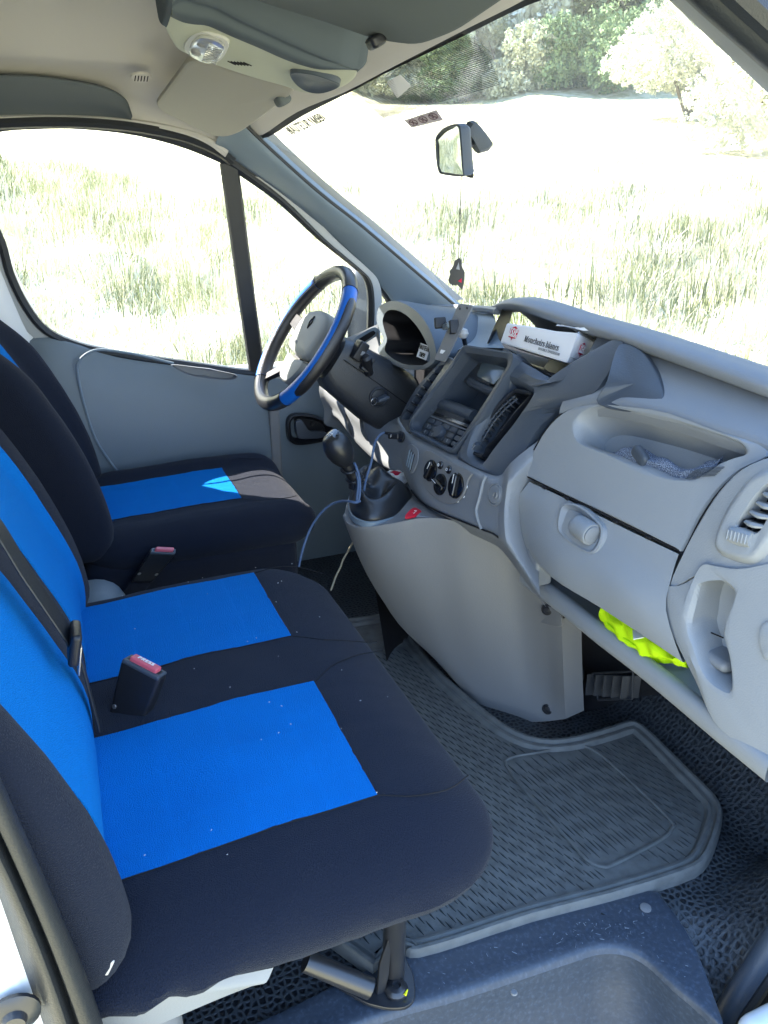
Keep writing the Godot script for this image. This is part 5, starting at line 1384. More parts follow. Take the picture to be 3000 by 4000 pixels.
func heater_panel(t: Node3D):
	var n := Vector3(0.08, 0.25, 0.96).normalized()
	var rows := [[Vector3(-0.193, 0.677, -0.78), Vector3(-0.113, 0.661, -0.782), Vector3(0.022, 0.661, -0.793), Vector3(0.142, 0.661, -0.804), Vector3(0.229, 0.661, -0.811), Vector3(0.276, 0.67, -0.817), Vector3(0.311, 0.714, -0.831), Vector3(0.336, 0.809, -0.962)],
		[Vector3(-0.153, 0.658, -0.768), Vector3(-0.069, 0.651, -0.762), Vector3(0.062, 0.652, -0.774), Vector3(0.179, 0.654, -0.784), Vector3(0.26, 0.653, -0.79), Vector3(0.311, 0.658, -0.796), Vector3(0.341, 0.687, -0.806), Vector3(0.329, 0.761, -0.938)],
		[Vector3(-0.13, 0.616, -0.761), Vector3(-0.043, 0.612, -0.755), Vector3(0.07, 0.616, -0.765), Vector3(0.181, 0.623, -0.776), Vector3(0.27, 0.625, -0.784), Vector3(0.315, 0.635, -0.79), Vector3(0.345, 0.659, -0.799), Vector3(0.322, 0.681, -0.917)],
		[Vector3(-0.094, 0.56, -0.755), Vector3(0.004, 0.566, -0.746), Vector3(0.094, 0.568, -0.754), Vector3(0.204, 0.578, -0.766), Vector3(0.28, 0.587, -0.775), Vector3(0.324, 0.597, -0.781), Vector3(0.356, 0.612, -0.788), Vector3(0.313, 0.6, -0.885)],
		[Vector3(-0.044, 0.53, -0.754), Vector3(0.041, 0.531, -0.745), Vector3(0.117, 0.534, -0.748), Vector3(0.219, 0.546, -0.759), Vector3(0.291, 0.555, -0.767), Vector3(0.34, 0.558, -0.774), Vector3(0.382, 0.555, -0.783), Vector3(0.368, 0.53, -0.861)],
		[Vector3(-0.081, 0.499, -0.774), Vector3(-0.003, 0.498, -0.77), Vector3(0.084, 0.506, -0.769), Vector3(0.183, 0.518, -0.78), Vector3(0.262, 0.526, -0.789), Vector3(0.32, 0.53, -0.795), Vector3(0.413, 0.504, -0.795), Vector3(0.471, 0.49, -0.797)],
		[Vector3(-0.133, 0.462, -0.812), Vector3(-0.049, 0.464, -0.798), Vector3(0.049, 0.477, -0.789), Vector3(0.147, 0.488, -0.8), Vector3(0.237, 0.497, -0.81), Vector3(0.298, 0.498, -0.815), Vector3(0.413, 0.473, -0.808), Vector3(0.482, 0.455, -0.809)]]
	part(t, "lower_stack", G.new().grid(patch(rows, 4, 4)), M.grey_plastic)
	part(t, "console_gap", G.new().tube(cr([Vector3(-0.011, 0.542, -0.739), Vector3(0.048, 0.531, -0.741), Vector3(0.121, 0.534, -0.746), Vector3(0.223, 0.546, -0.757), Vector3(0.294, 0.554, -0.766), Vector3(0.345, 0.558, -0.772), Vector3(0.225, 0.447, -0.89), Vector3(0.247, 0.392, -0.92), Vector3(0.285, 0.354, -0.93)], 5), 0.0022, 5), M.cavity)
	part(t, "trim_line", G.new().tube(cr([Vector3(0.257, 0.659, -0.79), Vector3(0.254, 0.646, -0.786), Vector3(0.256, 0.611, -0.777), Vector3(0.257, 0.584, -0.77), Vector3(0.273, 0.566, -0.767), Vector3(0.291, 0.553, -0.766)], 4), 0.004, 6), M.light_plastic)
	var plate := cr([Vector3(0.019, 0.649, -0.766), Vector3(0.015, 0.617, -0.758), Vector3(0.016, 0.601, -0.754), Vector3(0.038, 0.579, -0.75), Vector3(0.076, 0.564, -0.749), Vector3(0.134, 0.56, -0.753), Vector3(0.182, 0.575, -0.761), Vector3(0.204, 0.603, -0.77), Vector3(0.206, 0.635, -0.778), Vector3(0.209, 0.653, -0.783), Vector3(0.125, 0.651, -0.776)], 4, true)
	var hp := part(t, "heater_plate", G.new().slab(plate, n, 0.004, 0.002), M.console_plastic)
	var right := Vector3(0.96, 0, -0.08).normalized()
	var up := n.cross(right).normalized()
	var kb := Basis(right, n, right.cross(n)).orthonormalized()
	for q in [[Vector3(0.06, 0.612, -0.758), 0.0260, -0.3], [Vector3(0.112, 0.595, -0.758), 0.0255, 1.35], [Vector3(0.171, 0.611, -0.767), 0.0295, 0.1]]:
		var k := part(hp, "knob", G.new().lathe([Vector2(q[1], 0.0), Vector2(q[1] * 0.98, 0.004), Vector2(q[1] * 0.90, 0.006), Vector2(0.0, 0.0065)], 28, Transform3D(kb, q[0])), M.gloss_black)
		var gb := kb * Basis(Vector3.UP, q[2])
		part(k, "grip", G.new().rbox(q[0] + n * 0.009, Vector3(q[1] * 0.24, 0.005, q[1] * 0.86), Vector3(0.004, 0.004, 0.006), gb, 3), M.gloss_black)
		part(k, "pointer", G.new().rbox(q[0] + n * 0.0142 + gb.z * -q[1] * 0.5, Vector3(0.0008, 0.0006, q[1] * 0.36), Vector3.ONE * 0.0004, gb, 1), M.white_print)
		var dots := G.new()
		for i in 9:
			var g: float = PI * 0.15 + i * PI * 0.2125 - PI / 2.0
			var c: Vector3 = q[0] + (right * cos(g + 0.0) + up * sin(g)) * (q[1] + 0.007) - n * 0.002
			dots.rbox(c, Vector3(0.0028, 0.0010, 0.0009), Vector3.ONE * 0.0004, Basis(right.rotated(n, g + PI / 2), n, right.rotated(n, g + PI / 2).cross(n)), 1)
		part(hp, "scale_marks", dots, M.white_print)
	for q in [Vector3(0.094, 0.635, -0.766), Vector3(0.13, 0.635, -0.769)]:
		var bt := part(hp, "button", G.new().lathe([Vector2(0.010, 0.0), Vector2(0.009, 0.005), Vector2(0.006, 0.008), Vector2(0.0, 0.009)], 16, Transform3D(kb, q)), M.gloss_black)
		part(bt, "symbol", G.new().tube(ellipse(q + n * 0.0088, right * 0.003, up * 0.003, 10), 0.0007, 4, true), M.white_print)
	# switch bank and socket cover
	var sb := cr([Vector3(-0.071, 0.637, -0.759), Vector3(-0.042, 0.645, -0.76), Vector3(-0.015, 0.637, -0.76), Vector3(-0.007, 0.611, -0.754), Vector3(-0.015, 0.584, -0.746), Vector3(-0.043, 0.577, -0.745), Vector3(-0.068, 0.587, -0.749), Vector3(-0.081, 0.612, -0.756)], 3, true)
	var bank := part(t, "switch_bank", G.new().slab(sb, n, 0.003, 0.002), M.grey_plastic)
	for i in 3:
		var c := Vector3(-0.044, 0.612, -0.75) + right * (0.010 * i - 0.006) - up * 0.003 * i
		part(bank, "switch", G.new().rbox(c, Vector3(0.003, 0.020, 0.004), Vector3(0.002, 0.006, 0.002), Basis(right, up, n), 2), M.pillar_plastic)
		part(bank, "gap", G.new().rbox(c + right * 0.0045, Vector3(0.0012, 0.022, 0.0025), Vector3.ONE * 0.001, Basis(right, up, n), 1), M.cavity)
	var sc := Vector3(0.304, 0.634, -0.786)
	var cov := part(t, "socket_cover", G.new().lathe([Vector2(0.024, 0.0), Vector2(0.024, 0.003), Vector2(0.021, 0.004), Vector2(0.020, 0.002), Vector2(0.018, 0.005), Vector2(0.0, 0.006)], 28, Transform3D(kb, sc - n * 0.002)), M.grey_plastic)
	part(cov, "finger_notch", G.new().tube(ellipse(sc + n * 0.005 + right * 0.006, right * 0.006, up * 0.006, 12), 0.0015, 5, true), M.console_plastic)
	part(t, "plug_socket", G.new().lathe([Vector2(0.014, 0.0), Vector2(0.014, 0.006), Vector2(0.010, 0.008), Vector2(0.0, 0.008)], 16, Transform3D(kb, Vector3(-0.112, 0.646, -0.758))), M.black_plastic)


# --- console leg, gear lever and what lies under the dash

func console():
	var t := thing("gear_console", "grey console leg under the dash that carries the gear lever", "console")
	var r0 := [Vector3(-0.04, 0.491, -0.573), Vector3(0, 0.482, -0.57), Vector3(0.05, 0.486, -0.596), Vector3(0.085, 0.497, -0.651), Vector3(0.11, 0.508, -0.699), Vector3(0.14, 0.512, -0.743), Vector3(0.17, 0.503, -0.787), Vector3(0.2, 0.477, -0.844), Vector3(0.225, 0.438, -0.893), Vector3(0.285, 0.351, -0.93), Vector3(0.348, 0.326, -0.95)]
	var r1 := [Vector3(-0.04, 0.482, -0.573), Vector3(-0.02, 0.446, -0.583), Vector3(0.02, 0.414, -0.613), Vector3(0.06, 0.38, -0.663), Vector3(0.095, 0.361, -0.714), Vector3(0.125, 0.347, -0.762), Vector3(0.165, 0.332, -0.81), Vector3(0.2, 0.299, -0.874), Vector3(0.23, 0.273, -0.921), Vector3(0.288, 0.254, -0.95), Vector3(0.346, 0.247, -0.962)]
	var r2 := [Vector3(-0.04, 0.404, -0.599), Vector3(-0.03, 0.305, -0.638), Vector3(0, 0.199, -0.702), Vector3(0.04, 0.164, -0.743), Vector3(0.08, 0.144, -0.777), Vector3(0.12, 0.124, -0.817), Vector3(0.165, 0.113, -0.859), Vector3(0.21, 0.115, -0.906), Vector3(0.245, 0.114, -0.944), Vector3(0.296, 0.119, -0.97), Vector3(0.348, 0.144, -0.975)]
	var r3 := [Vector3(-0.04, 0.303, -0.642), Vector3(-0.01, 0.177, -0.707), Vector3(0.05, 0.083, -0.787), Vector3(0.1, 0.033, -0.824), Vector3(0.14, -0.002, -0.852), Vector3(0.18, -0.016, -0.871), Vector3(0.215, -0.019, -0.898), Vector3(0.25, -0.014, -0.924), Vector3(0.285, 0.003, -0.948), Vector3(0.315, 0.02, -0.973), Vector3(0.349, 0.045, -0.99)]
	part(t, "leg_panel", G.new().grid(patch([off(r0, Vector3(-0.02, 0.006, -0.02)), off(r0, Vector3(-0.008, 0.004, -0.008)), r0, r1, r2, r3], 4, 4)), M.console_plastic)
	var edge := [Vector3(0.348, 0.326, -0.95), Vector3(0.346, 0.247, -0.962), Vector3(0.348, 0.144, -0.975), Vector3(0.349, 0.045, -0.99)]
	part(t, "leg_edge", G.new().grid([edge, off(edge, Vector3(-0.01, 0, -0.06))]), M.console_plastic)
	var p1 := [Vector3(-0.06, 0.49, -0.584), Vector3(-0.04, 0.489, -0.591), Vector3(0.02, 0.499, -0.613), Vector3(0.05, 0.504, -0.666), Vector3(0.08, 0.522, -0.7), Vector3(0.12, 0.522, -0.741), Vector3(0.16, 0.514, -0.786), Vector3(0.19, 0.484, -0.843)]
	var p0 := [Vector3(-0.04, 0.491, -0.573), Vector3(0, 0.482, -0.57), Vector3(0.05, 0.486, -0.596), Vector3(0.085, 0.497, -0.651), Vector3(0.11, 0.508, -0.699), Vector3(0.14, 0.512, -0.743), Vector3(0.17, 0.503, -0.787), Vector3(0.2, 0.477, -0.844)]
	var p2 := [Vector3(-0.11, 0.494, -0.611), Vector3(-0.16, 0.514, -0.652), Vector3(-0.19, 0.514, -0.722), Vector3(-0.16, 0.519, -0.756), Vector3(-0.06, 0.513, -0.77), Vector3(0.02, 0.507, -0.777), Vector3(0.1, 0.496, -0.812), Vector3(0.16, 0.477, -0.855)]
	part(t, "platform", G.new().grid(patch([p0, off(p0, Vector3(-0.008, 0.004, -0.008)), p1, p2, off(p2, Vector3(-0.02, -0.05, -0.03))], 4, 4)), M.console_plastic)
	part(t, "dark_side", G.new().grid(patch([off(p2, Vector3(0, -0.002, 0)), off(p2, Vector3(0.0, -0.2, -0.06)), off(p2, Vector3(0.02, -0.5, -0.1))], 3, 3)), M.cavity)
	var fix := Basis(Vector3(0.8, 0, -0.6), Vector3(0.55, 0.25, 0.78).normalized(), Vector3(0, 1, 0)).orthonormalized()
	for q in [Vector3(0.309, 0.333, -0.936), Vector3(0.303, 0.047, -0.968)]:
		part(t, "fixing", G.new().lathe([Vector2(0.013, 0.0), Vector2(0.011, 0.001), Vector2(0.008, -0.002), Vector2(0.0075, 0.001), Vector2(0.005, 0.003), Vector2(0.0, 0.003)], 16, Transform3D(fix, q)), M.black_plastic)
	part(t, "tab", G.new().slab(cr([Vector3(0.245, 0.323, -0.95), Vector3(0.282, 0.337, -0.95), Vector3(0.333, 0.344, -0.95), Vector3(0.354, 0.331, -0.95), Vector3(0.352, 0.311, -0.95), Vector3(0.311, 0.291, -0.95), Vector3(0.27, 0.279, -0.95), Vector3(0.253, 0.295, -0.95)], 3, true), Vector3(0.55, 0.25, 0.78).normalized(), 0.010, 0.005), M.console_plastic)
	# hazard switch
	var hz := cr([Vector3(0.105, 0.521, -0.672), Vector3(0.09, 0.53, -0.689), Vector3(0.075, 0.529, -0.71), Vector3(0.08, 0.523, -0.722), Vector3(0.085, 0.518, -0.723), Vector3(0.1, 0.519, -0.702)], 4, true)
	var hs := part(t, "hazard_switch", G.new().slab(hz, Vector3(0.25, 0.9, 0.3).normalized(), 0.006, 0.003), M.red_plastic)
	var hc := mid(hz) + Vector3(0.25, 0.9, 0.3).normalized() * 0.0068
	part(hs, "triangle", G.new().tube([hc + Vector3(-0.006, 0, 0.005), hc + Vector3(0.006, -0.002, 0.004), hc + Vector3(0, 0.001, -0.006)], 0.0007, 4, true), M.white_print)
	# gear lever with leather boot
	var gl := thing("gear_lever", "black gear lever with egg shaped knob and leather boot", "gear lever")
	var base := cr([Vector3(-0.072, 0.5, -0.603), Vector3(-0.001, 0.5, -0.585), Vector3(0.051, 0.5, -0.607), Vector3(0.043, 0.5, -0.669), Vector3(0.001, 0.5, -0.73), Vector3(-0.055, 0.5, -0.759), Vector3(-0.135, 0.5, -0.761), Vector3(-0.196, 0.5, -0.725), Vector3(-0.193, 0.5, -0.675), Vector3(-0.137, 0.5, -0.631)], 4, true)
	var col := off(grow(base, -0.008), Vector3(0, 0.030, 0.0))
	var f1 := []
	var f2 := []
	var f3 := []
	var neck := Vector3(-0.045, 0.561, -0.615)
	for i in base.size():
		var q: float = TAU * i / base.size()
		var p: Vector3 = col[i]
		f1.append(p.lerp(neck + Vector3(0.0, -0.05, 0), 0.20) + Vector3(0, 0.030 + 0.010 * sin(q * 3.0), 0))
		f2.append(p.lerp(neck, 0.52) + Vector3(0, 0.030 * sin(q * 2.0 + 0.6) + 0.012, 0))
		f3.append(neck + Vector3(cos(q + 2.4) * 0.028, 0.004 * sin(q * 3.0), sin(q + 2.4) * 0.028))
	var up := (Vector3(-0.045, 0.651, -0.57) - neck).normalized()
	var f4 := ellipse(neck + up * 0.02, Vector3(0.019, 0, 0), Vector3(0, 0, 0.019), base.size())
	# ring order of f3, f4 follows the base
	var order := []
	for i in base.size():
		var d: Vector3 = base[i] - mid(base)
		var a := atan2(d.z, d.x)
		order.append(neck + up * 0.012 + Vector3(cos(a) * 0.020, 0, sin(a) * 0.020))
		f3[i] = neck - up * 0.006 + Vector3(cos(a) * 0.027, 0, sin(a) * 0.027)
	var rings := []
	for l in patch([base, off(grow(base, 0.003), Vector3(0, 0.012, 0)), col, f1, f2, f3, order], 1, 4):
		rings.append(l)
	part(gl, "boot", G.new().loft(rings, false, true), M.black_leather)
	part(gl, "collar", G.new().loft([off(grow(base, 0.006), Vector3(0, -0.01, 0)), off(grow(base, 0.006), Vector3(0, 0.003, 0)), off(grow(base, 0.0), Vector3(0, 0.006, 0))], false, false), M.pillar_plastic)
	part(gl, "shaft", G.new().tube([neck, neck + up * 0.06, neck + up * 0.075], [0.017, 0.015, 0.018], 14), M.black_plastic)
	part(gl, "ring", G.new().tube(ellipse(neck + up * 0.022, Vector3(0.019, -0.004, 0), Vector3(0, -0.004, 0.019), 20), 0.0035, 6, true), M.black_plastic)
	part(gl, "ring", G.new().tube(ellipse(neck + up * 0.05, Vector3(0.019, -0.004, 0), Vector3(0, -0.004, 0.019), 20), 0.0035, 6, true), M.black_plastic)
	var kb := Basis(up.cross(Vector3(0.3, 0, 1)).normalized(), up, up.cross(Vector3(0.3, 0, 1)).cross(up).normalized()).orthonormalized()
	var kc := neck + up * 0.062
	part(gl, "knob", G.new().lathe([Vector2(0.014, 0.0), Vector2(0.022, 0.010), Vector2(0.030, 0.026), Vector2(0.034, 0.044), Vector2(0.033, 0.062), Vector2(0.027, 0.078), Vector2(0.020, 0.086), Vector2(0.0, 0.090)], 28, Transform3D(kb, kc)), M.black_leather)
	var tc := kc + up * 0.0885
	part(gl, "shift_plate", G.new().lathe([Vector2(0.020, 0.0), Vector2(0.018, 0.003), Vector2(0.0, 0.005)], 20, Transform3D(kb * Basis(Vector3.RIGHT, 0.25), tc - up * 0.004 + kb.x * 0.002)), M.gloss_black)
	var gate := G.new()
	for s in [-1, 0, 1]:
		gate.tube([tc + kb.x * s * 0.007 + kb.z * 0.008 + up * 0.0012, tc + kb.x * s * 0.007 - kb.z * 0.008 + up * 0.0012], 0.0005, 4)
	gate.tube([tc - kb.x * 0.007 + up * 0.0016, tc + kb.x * 0.007 + up * 0.0016], 0.0005, 4)
	part(gl, "shift_pattern", gate, M.white_print)
	# heater box in the passenger's footwell
	var hb := thing("heater_box", "black heater box with round boss and fins in the footwell", "heater")
	part(hb, "case", G.new().grid(patch([[Vector3(0.128, 0.228, -1.1), Vector3(0.29, 0.247, -1.1), Vector3(0.47, 0.262, -1.1), Vector3(0.584, 0.262, -1.1)], [Vector3(0.164, 0.081, -1.1), Vector3(0.292, 0.129, -1.1), Vector3(0.436, 0.192, -1.1), Vector3(0.537, 0.22, -1.1)], [Vector3(0.216, -0.057, -1.09), Vector3(0.323, 0.022, -1.09), Vector3(0.428, 0.126, -1.09), Vector3(0.523, 0.201, -1.09)]], 3, 3)), M.black_plastic)
	var hn := Vector3(0.2, 0.2, 1).normalized()
	part(hb, "boss", G.new().lathe([Vector2(0.034, 0.0), Vector2(0.033, 0.012), Vector2(0.028, 0.016), Vector2(0.0, 0.012)], 24, Transform3D(Basis(Vector3.RIGHT, hn, Vector3.RIGHT.cross(hn)).orthonormalized(), Vector3(0.26, 0.099, -1.075))), M.column_plastic)
	for i in 5:
		var p := Vector3(0.331, 0.108, -1.08).lerp(Vector3(0.461, 0.186, -1.07), i / 4.0)
		part(hb, "fin", G.new().rbox(p, Vector3(0.0018, 0.030, 0.022), Vector3.ONE * 0.0012, Basis(Vector3.UP, -0.3), 1), M.column_plastic)
	part(hb, "fin_frame", G.new().tube([Vector3(0.336, 0.146, -1.065), Vector3(0.468, 0.233, -1.065), Vector3(0.477, 0.168, -1.065), Vector3(0.367, 0.09, -1.065)], 0.003, 5, true), M.column_plastic)
	floor_mat()


func inside(p: Vector2, poly: PackedVector2Array) -> bool:
	return Geometry2D.is_point_in_polygon(p, poly)


func floor_mat():
	var t := thing("floor_mat", "grey ribbed rubber floor mat with raised rim in the passenger footwell", "floor mat")
	var out := [Vector3(0.74, 0.02, -0.389), Vector3(0.752, 0.02, -0.391), Vector3(0.764, 0.02, -0.41), Vector3(0.771, 0.02, -0.49), Vector3(0.777, 0.02, -0.625), Vector3(0.795, 0.02, -0.781), Vector3(0.805, 0.02, -0.933), Vector3(0.8, 0.02, -0.993), Vector3(0.774, 0.02, -1.044), Vector3(0.737, 0.02, -1.097), Vector3(0.709, 0.02, -1.129), Vector3(0.669, 0.02, -1.149), Vector3(0.588, 0.02, -1.155), Vector3(0.506, 0.02, -1.162), Vector3(0.424, 0.02, -1.166), Vector3(0.393, 0.02, -1.147), Vector3(0.393, 0.02, -1.092), Vector3(0.392, 0.02, -0.999), Vector3(0.378, 0.02, -0.931), Vector3(0.346, 0.02, -0.888), Vector3(0.289, 0.02, -0.859), Vector3(0.206, 0.02, -0.841), Vector3(0.11, 0.02, -0.826), Vector3(-0.006, 0.02, -0.816), Vector3(-0.113, 0.02, -0.817), Vector3(-0.229, 0.02, -0.825), Vector3(-0.303, 0.02, -0.827)]
	out.append(Vector3(-0.33, 0.02, -0.70))
	out.append(Vector3(-0.33, 0.02, -0.30))
	out.append(Vector3(0.66, 0.02, -0.27))
	var o := cr(out, 2, true)
	var c := mid(o)
	var inn := []
	var inn2 := []
	for p in o:
		inn.append(p)
	# inset the outline along its own normals
	var n := o.size()
	var ins := func(by: float, y: float) -> Array:
		var q := []
		for i in n:
			var d: Vector3 = (o[(i + 1) % n] - o[(i - 1 + n) % n]).normalized()
			q.append(o[i] + Vector3(d.z, 0, -d.x) * by * sgn_area(o) + Vector3(0, y, 0))
		return q
	var fl: Array = ins.call(0.034, -0.006)
	part(t, "rim", G.new().grid([ins.call(-0.002, -0.018), ins.call(0.0, 0.004), ins.call(0.004, 0.009), ins.call(0.010, 0.009), ins.call(0.015, 0.002), ins.call(0.019, 0.001), ins.call(0.023, 0.004), ins.call(0.028, 0.003), fl], true), M.rubber_mat)
	var poly := PackedVector2Array()
	for p in o:
		poly.append(Vector2(p.x, p.z))
	poly = Geometry2D.offset_polygon(poly, -0.028)[0]
	var g := G.new()
	var y: float = fl[0].y - 0.0015
	var idx := Geometry2D.triangulate_polygon(poly)
	for i in range(0, idx.size(), 3):
		g.tri(Vector3(poly[idx[i]].x, y, poly[idx[i]].y), Vector3(poly[idx[i + 1]].x, y, poly[idx[i + 1]].y), Vector3(poly[idx[i + 2]].x, y, poly[idx[i + 2]].y))
	part(t, "sheet", g, M.rubber_mat)
	# inset heel pad outline
	var pad := cr([Vector3(0.411, 0.016, -0.791), Vector3(0.39, 0.016, -0.818), Vector3(0.398, 0.016, -0.88), Vector3(0.414, 0.016, -0.978), Vector3(0.444, 0.016, -1.007), Vector3(0.525, 0.016, -1.016), Vector3(0.679, 0.016, -1.018), Vector3(0.701, 0.016, -1.004), Vector3(0.716, 0.016, -0.965), Vector3(0.73, 0.016, -0.845), Vector3(0.728, 0.016, -0.816), Vector3(0.702, 0.016, -0.797), Vector3(0.645, 0.016, -0.794), Vector3(0.539, 0.016, -0.789)], 3, true)
	part(t, "heel_pad_edge", G.new().tube(pad, 0.0035, 6, true), M.rubber_mat)
	var pp := PackedVector2Array()
	for p in pad:
		pp.append(Vector2(p.x, p.z))
	# ribs: short raised dashes, longer ones in the pad; they run across the cab
	var rib := G.new()
	var groove := G.new()
	var rng := RandomNumberGenerator.new()
	rng.seed = 5
	var z := -1.2
	var row := 0
	while z < -0.2:
		var x := -0.12 + (0.02 if row % 2 else 0.0)
		while x < 0.84:
			var q := Vector2(x, z)
			var in_pad := inside(q, pp)
			var half := 0.021 if in_pad else 0.012
			if inside(q + Vector2(half, 0), poly) and inside(q - Vector2(half, 0), poly) and inside(q + Vector2(half, 0), pp) == in_pad and inside(q - Vector2(half, 0), pp) == in_pad:
				var a := Vector3(x - half, y + 0.0006, z + 0.003)
				var b := Vector3(x + half, y + 0.0006, z - 0.003)
				rib.tube([a, a.lerp(b, 0.5) + Vector3(0, 0.0004, 0), b], [0.0004, 0.0016, 0.0004], 5)
			x += 0.052 if in_pad else 0.034
		z += 0.0105 if row % 2 else 0.0105
		row += 1
	part(t, "ribs", rib, M.rubber_groove).set_meta("kind", "stuff")


func sgn_area(o) -> float:
	var s := 0.0
	for i in o.size():
		var a: Vector3 = o[i]
		var b: Vector3 = o[(i + 1) % o.size()]
		s += a.x * b.z - b.x * a.z
	return -1.0 if s > 0 else 1.0


# --- steering wheel and column

func arc(c: Vector3, r: float, a0: float, a1: float, u: Vector3, n: Vector3, k := 20) -> Array:
	var out := []
	for i in k + 1:
		var q := lerpf(a0, a1, float(i) / k)
		out.append(c + (Vector3.RIGHT * cos(q) + u * sin(q)) * r)
	return out


# A stretch of the wheel rim: angles a0 to a1 round the wheel, f0 to f1 round the rim's own section (0 outwards, 90 towards the driver).
func rim_piece(c: Vector3, R: float, r: float, a0: float, a1: float, f0: float, f1: float, u: Vector3, n: Vector3, taper := 0.0, close := true) -> G:
	var rows := []
	var k := 24
	var m := 14
	for i in k + 1:
		var s := float(i) / k
		var q := deg_to_rad(lerpf(a0, a1, s))
		var d := Vector3.RIGHT * cos(q) + u * sin(q)
		var row := []
		var squeeze: float = 1.0
		if taper > 0.0:
			squeeze = sqrt(clampf(1.0 - pow(absf(s * 2.0 - 1.0), 8.0), 0.0, 1.0))
		var fm := (f0 + f1) / 2
		for j in m + 1:
			var f := deg_to_rad(lerpf(fm + (f0 - fm) * squeeze, fm + (f1 - fm) * squeeze, float(j) / m))
			var edge: float = 0.0
			if taper > 0.0 and (j == 0 or j == m or i == 0 or i == k):
				edge = 0.003
			row.append(c + d * R + (d * cos(f) + n * sin(f) * 1.05) * (r - edge))
		rows.append(row)
	return G.new().grid(rows)


func wheel_and_column():
	var c := Vector3(-0.417, 0.856, -0.602)
	var n := Vector3(0, 0.574, 0.819)
	var u := Vector3(0, 0.819, -0.574)
	var R := 0.199
	var r := 0.0190
	var t := thing("steering_wheel", "steering wheel with black and blue leather cover and pale hub", "steering wheel")
	part(t, "rim_top", rim_piece(c, R, r, 52, 128, 0, 360, u, n), M.black_leather)
	part(t, "rim_bottom", rim_piece(c, R, r, 232, 308, 0, 360, u, n), M.black_leather)
	for s in [0, 1]:
		var a0 := -52.0 if s == 0 else 128.0
		var a1 := 52.0 if s == 0 else 232.0
		part(t, "rim_side", rim_piece(c, R, r, a0, a1, 0, 360, u, n), M.blue_leather, "bright blue leather side of the rim")
		part(t, "grip", rim_piece(c, R, r + 0.0016, a0 + 12, a1 - 9, -62, 42, u, n, 1.0), M.grip_leather, "black dimpled grip on the outside of the rim")
		part(t, "inner_lining", rim_piece(c, R, r + 0.0012, a0 + 0.5, a1 - 0.5, 128, 262, u, n), M.grip_leather, "black lining on the inside of the rim")
	for q in [52.0, 128.0, 232.0, 308.0]:
		var a := deg_to_rad(q)
		var d := Vector3.RIGHT * cos(a) + u * sin(a)
		part(t, "rim_stitch", G.new().tube(ellipse(c + d * R, d * (r + 0.0005), n * (r * 1.05 + 0.0005), 24), 0.0009, 5, true), M.cavity)
	# stitch line along the front of the cover
	part(t, "rim_seam", G.new().tube(arc(c + n * (r * 0.75), R - r * 0.78, 0, TAU * 0.985, u, n, 72), 0.0009, 4, true), M.dark_plastic)
	# hub pad
	var hub := []
	for q in [[-0.060, 0.062], [0.0, 0.070], [0.060, 0.062], [0.088, 0.040], [0.092, 0.010], [0.080, -0.026], [0.060, -0.034], [0.0, -0.038], [-0.060, -0.034], [-0.080, -0.026], [-0.092, 0.010], [-0.088, 0.040]]:
		hub.append(c + Vector3.RIGHT * q[0] * 1.2 + u * q[1] * 1.25 - n * 0.032)
	hub = cr(hub, 4, true)
	part(t, "hub_pad", G.new().loft([off(grow(hub, 0.003), -n * 0.02), off(grow(hub, 0.002), n * 0.012), off(hub, n * 0.022), off(grow(hub, -0.008), n * 0.030), off(grow(hub, -0.03), n * 0.036)]), M.hub_plastic)
	var low := []
	for q in [[-0.058, -0.041], [0.0, -0.045], [0.058, -0.041], [0.062, -0.058], [0.048, -0.085], [0.022, -0.100], [-0.022, -0.100], [-0.048, -0.085], [-0.062, -0.058]]:
		low.append(c + Vector3.RIGHT * q[0] * 1.2 + u * q[1] * 1.25 - n * 0.032)
	low = cr(low, 4, true)
	part(t, "hub_foot", G.new().loft([off(grow(low, 0.002), -n * 0.02), off(low, n * 0.016), off(grow(low, -0.006), n * 0.024), off(grow(low, -0.02), n * 0.027)]), M.hub_plastic)
	var em := c + u * 0.046 + n * 0.0045
	part(t, "emblem", G.new().tube([em - u * 0.017, em - Vector3.RIGHT * 0.009, em + u * 0.017, em + Vector3.RIGHT * 0.009], 0.0026, 6, true), M.gloss_black)
	writing(t, "AIRBAG", 0.009, c - u * 0.018 - Vector3.RIGHT * 0.035 + n * 0.0045, Vector3.RIGHT, u, M.grey_print)
	part(t, "hub_shell", G.new().loft([ellipse(c - n * 0.09, Vector3.RIGHT * 0.05, u * 0.05, 28), ellipse(c - n * 0.06, Vector3.RIGHT * 0.085, u * 0.07, 28), ellipse(c - n * 0.045, Vector3.RIGHT * 0.092, u * 0.066, 28)]), M.black_plastic)
	for q in [12.0, 168.0, 232.0, 308.0]:
		var a := deg_to_rad(q)
		var d := Vector3.RIGHT * cos(a) + u * sin(a)
		var e := (Vector3.RIGHT * -sin(a) + u * cos(a))
		var w := 0.020 if q < 200 else 0.014
		part(t, "spoke", G.new().loft([
			[c + d * 0.05 + e * w * 1.4 - n * 0.055, c + d * 0.05 - e * w * 1.4 - n * 0.055, c + d * 0.05 - e * w * 1.4 - n * 0.028, c + d * 0.05 + e * w * 1.4 - n * 0.028],
			[c + d * 0.13 + e * w - n * 0.030, c + d * 0.13 - e * w - n * 0.030, c + d * 0.13 - e * w - n * 0.014, c + d * 0.13 + e * w - n * 0.014],
			[c + d * (R - 0.010) + e * w * 0.8 - n * 0.010, c + d * (R - 0.010) - e * w * 0.8 - n * 0.010, c + d * (R - 0.010) - e * w * 0.8 + n * 0.002, c + d * (R - 0.010) + e * w * 0.8 + n * 0.002]]), M.black_plastic)
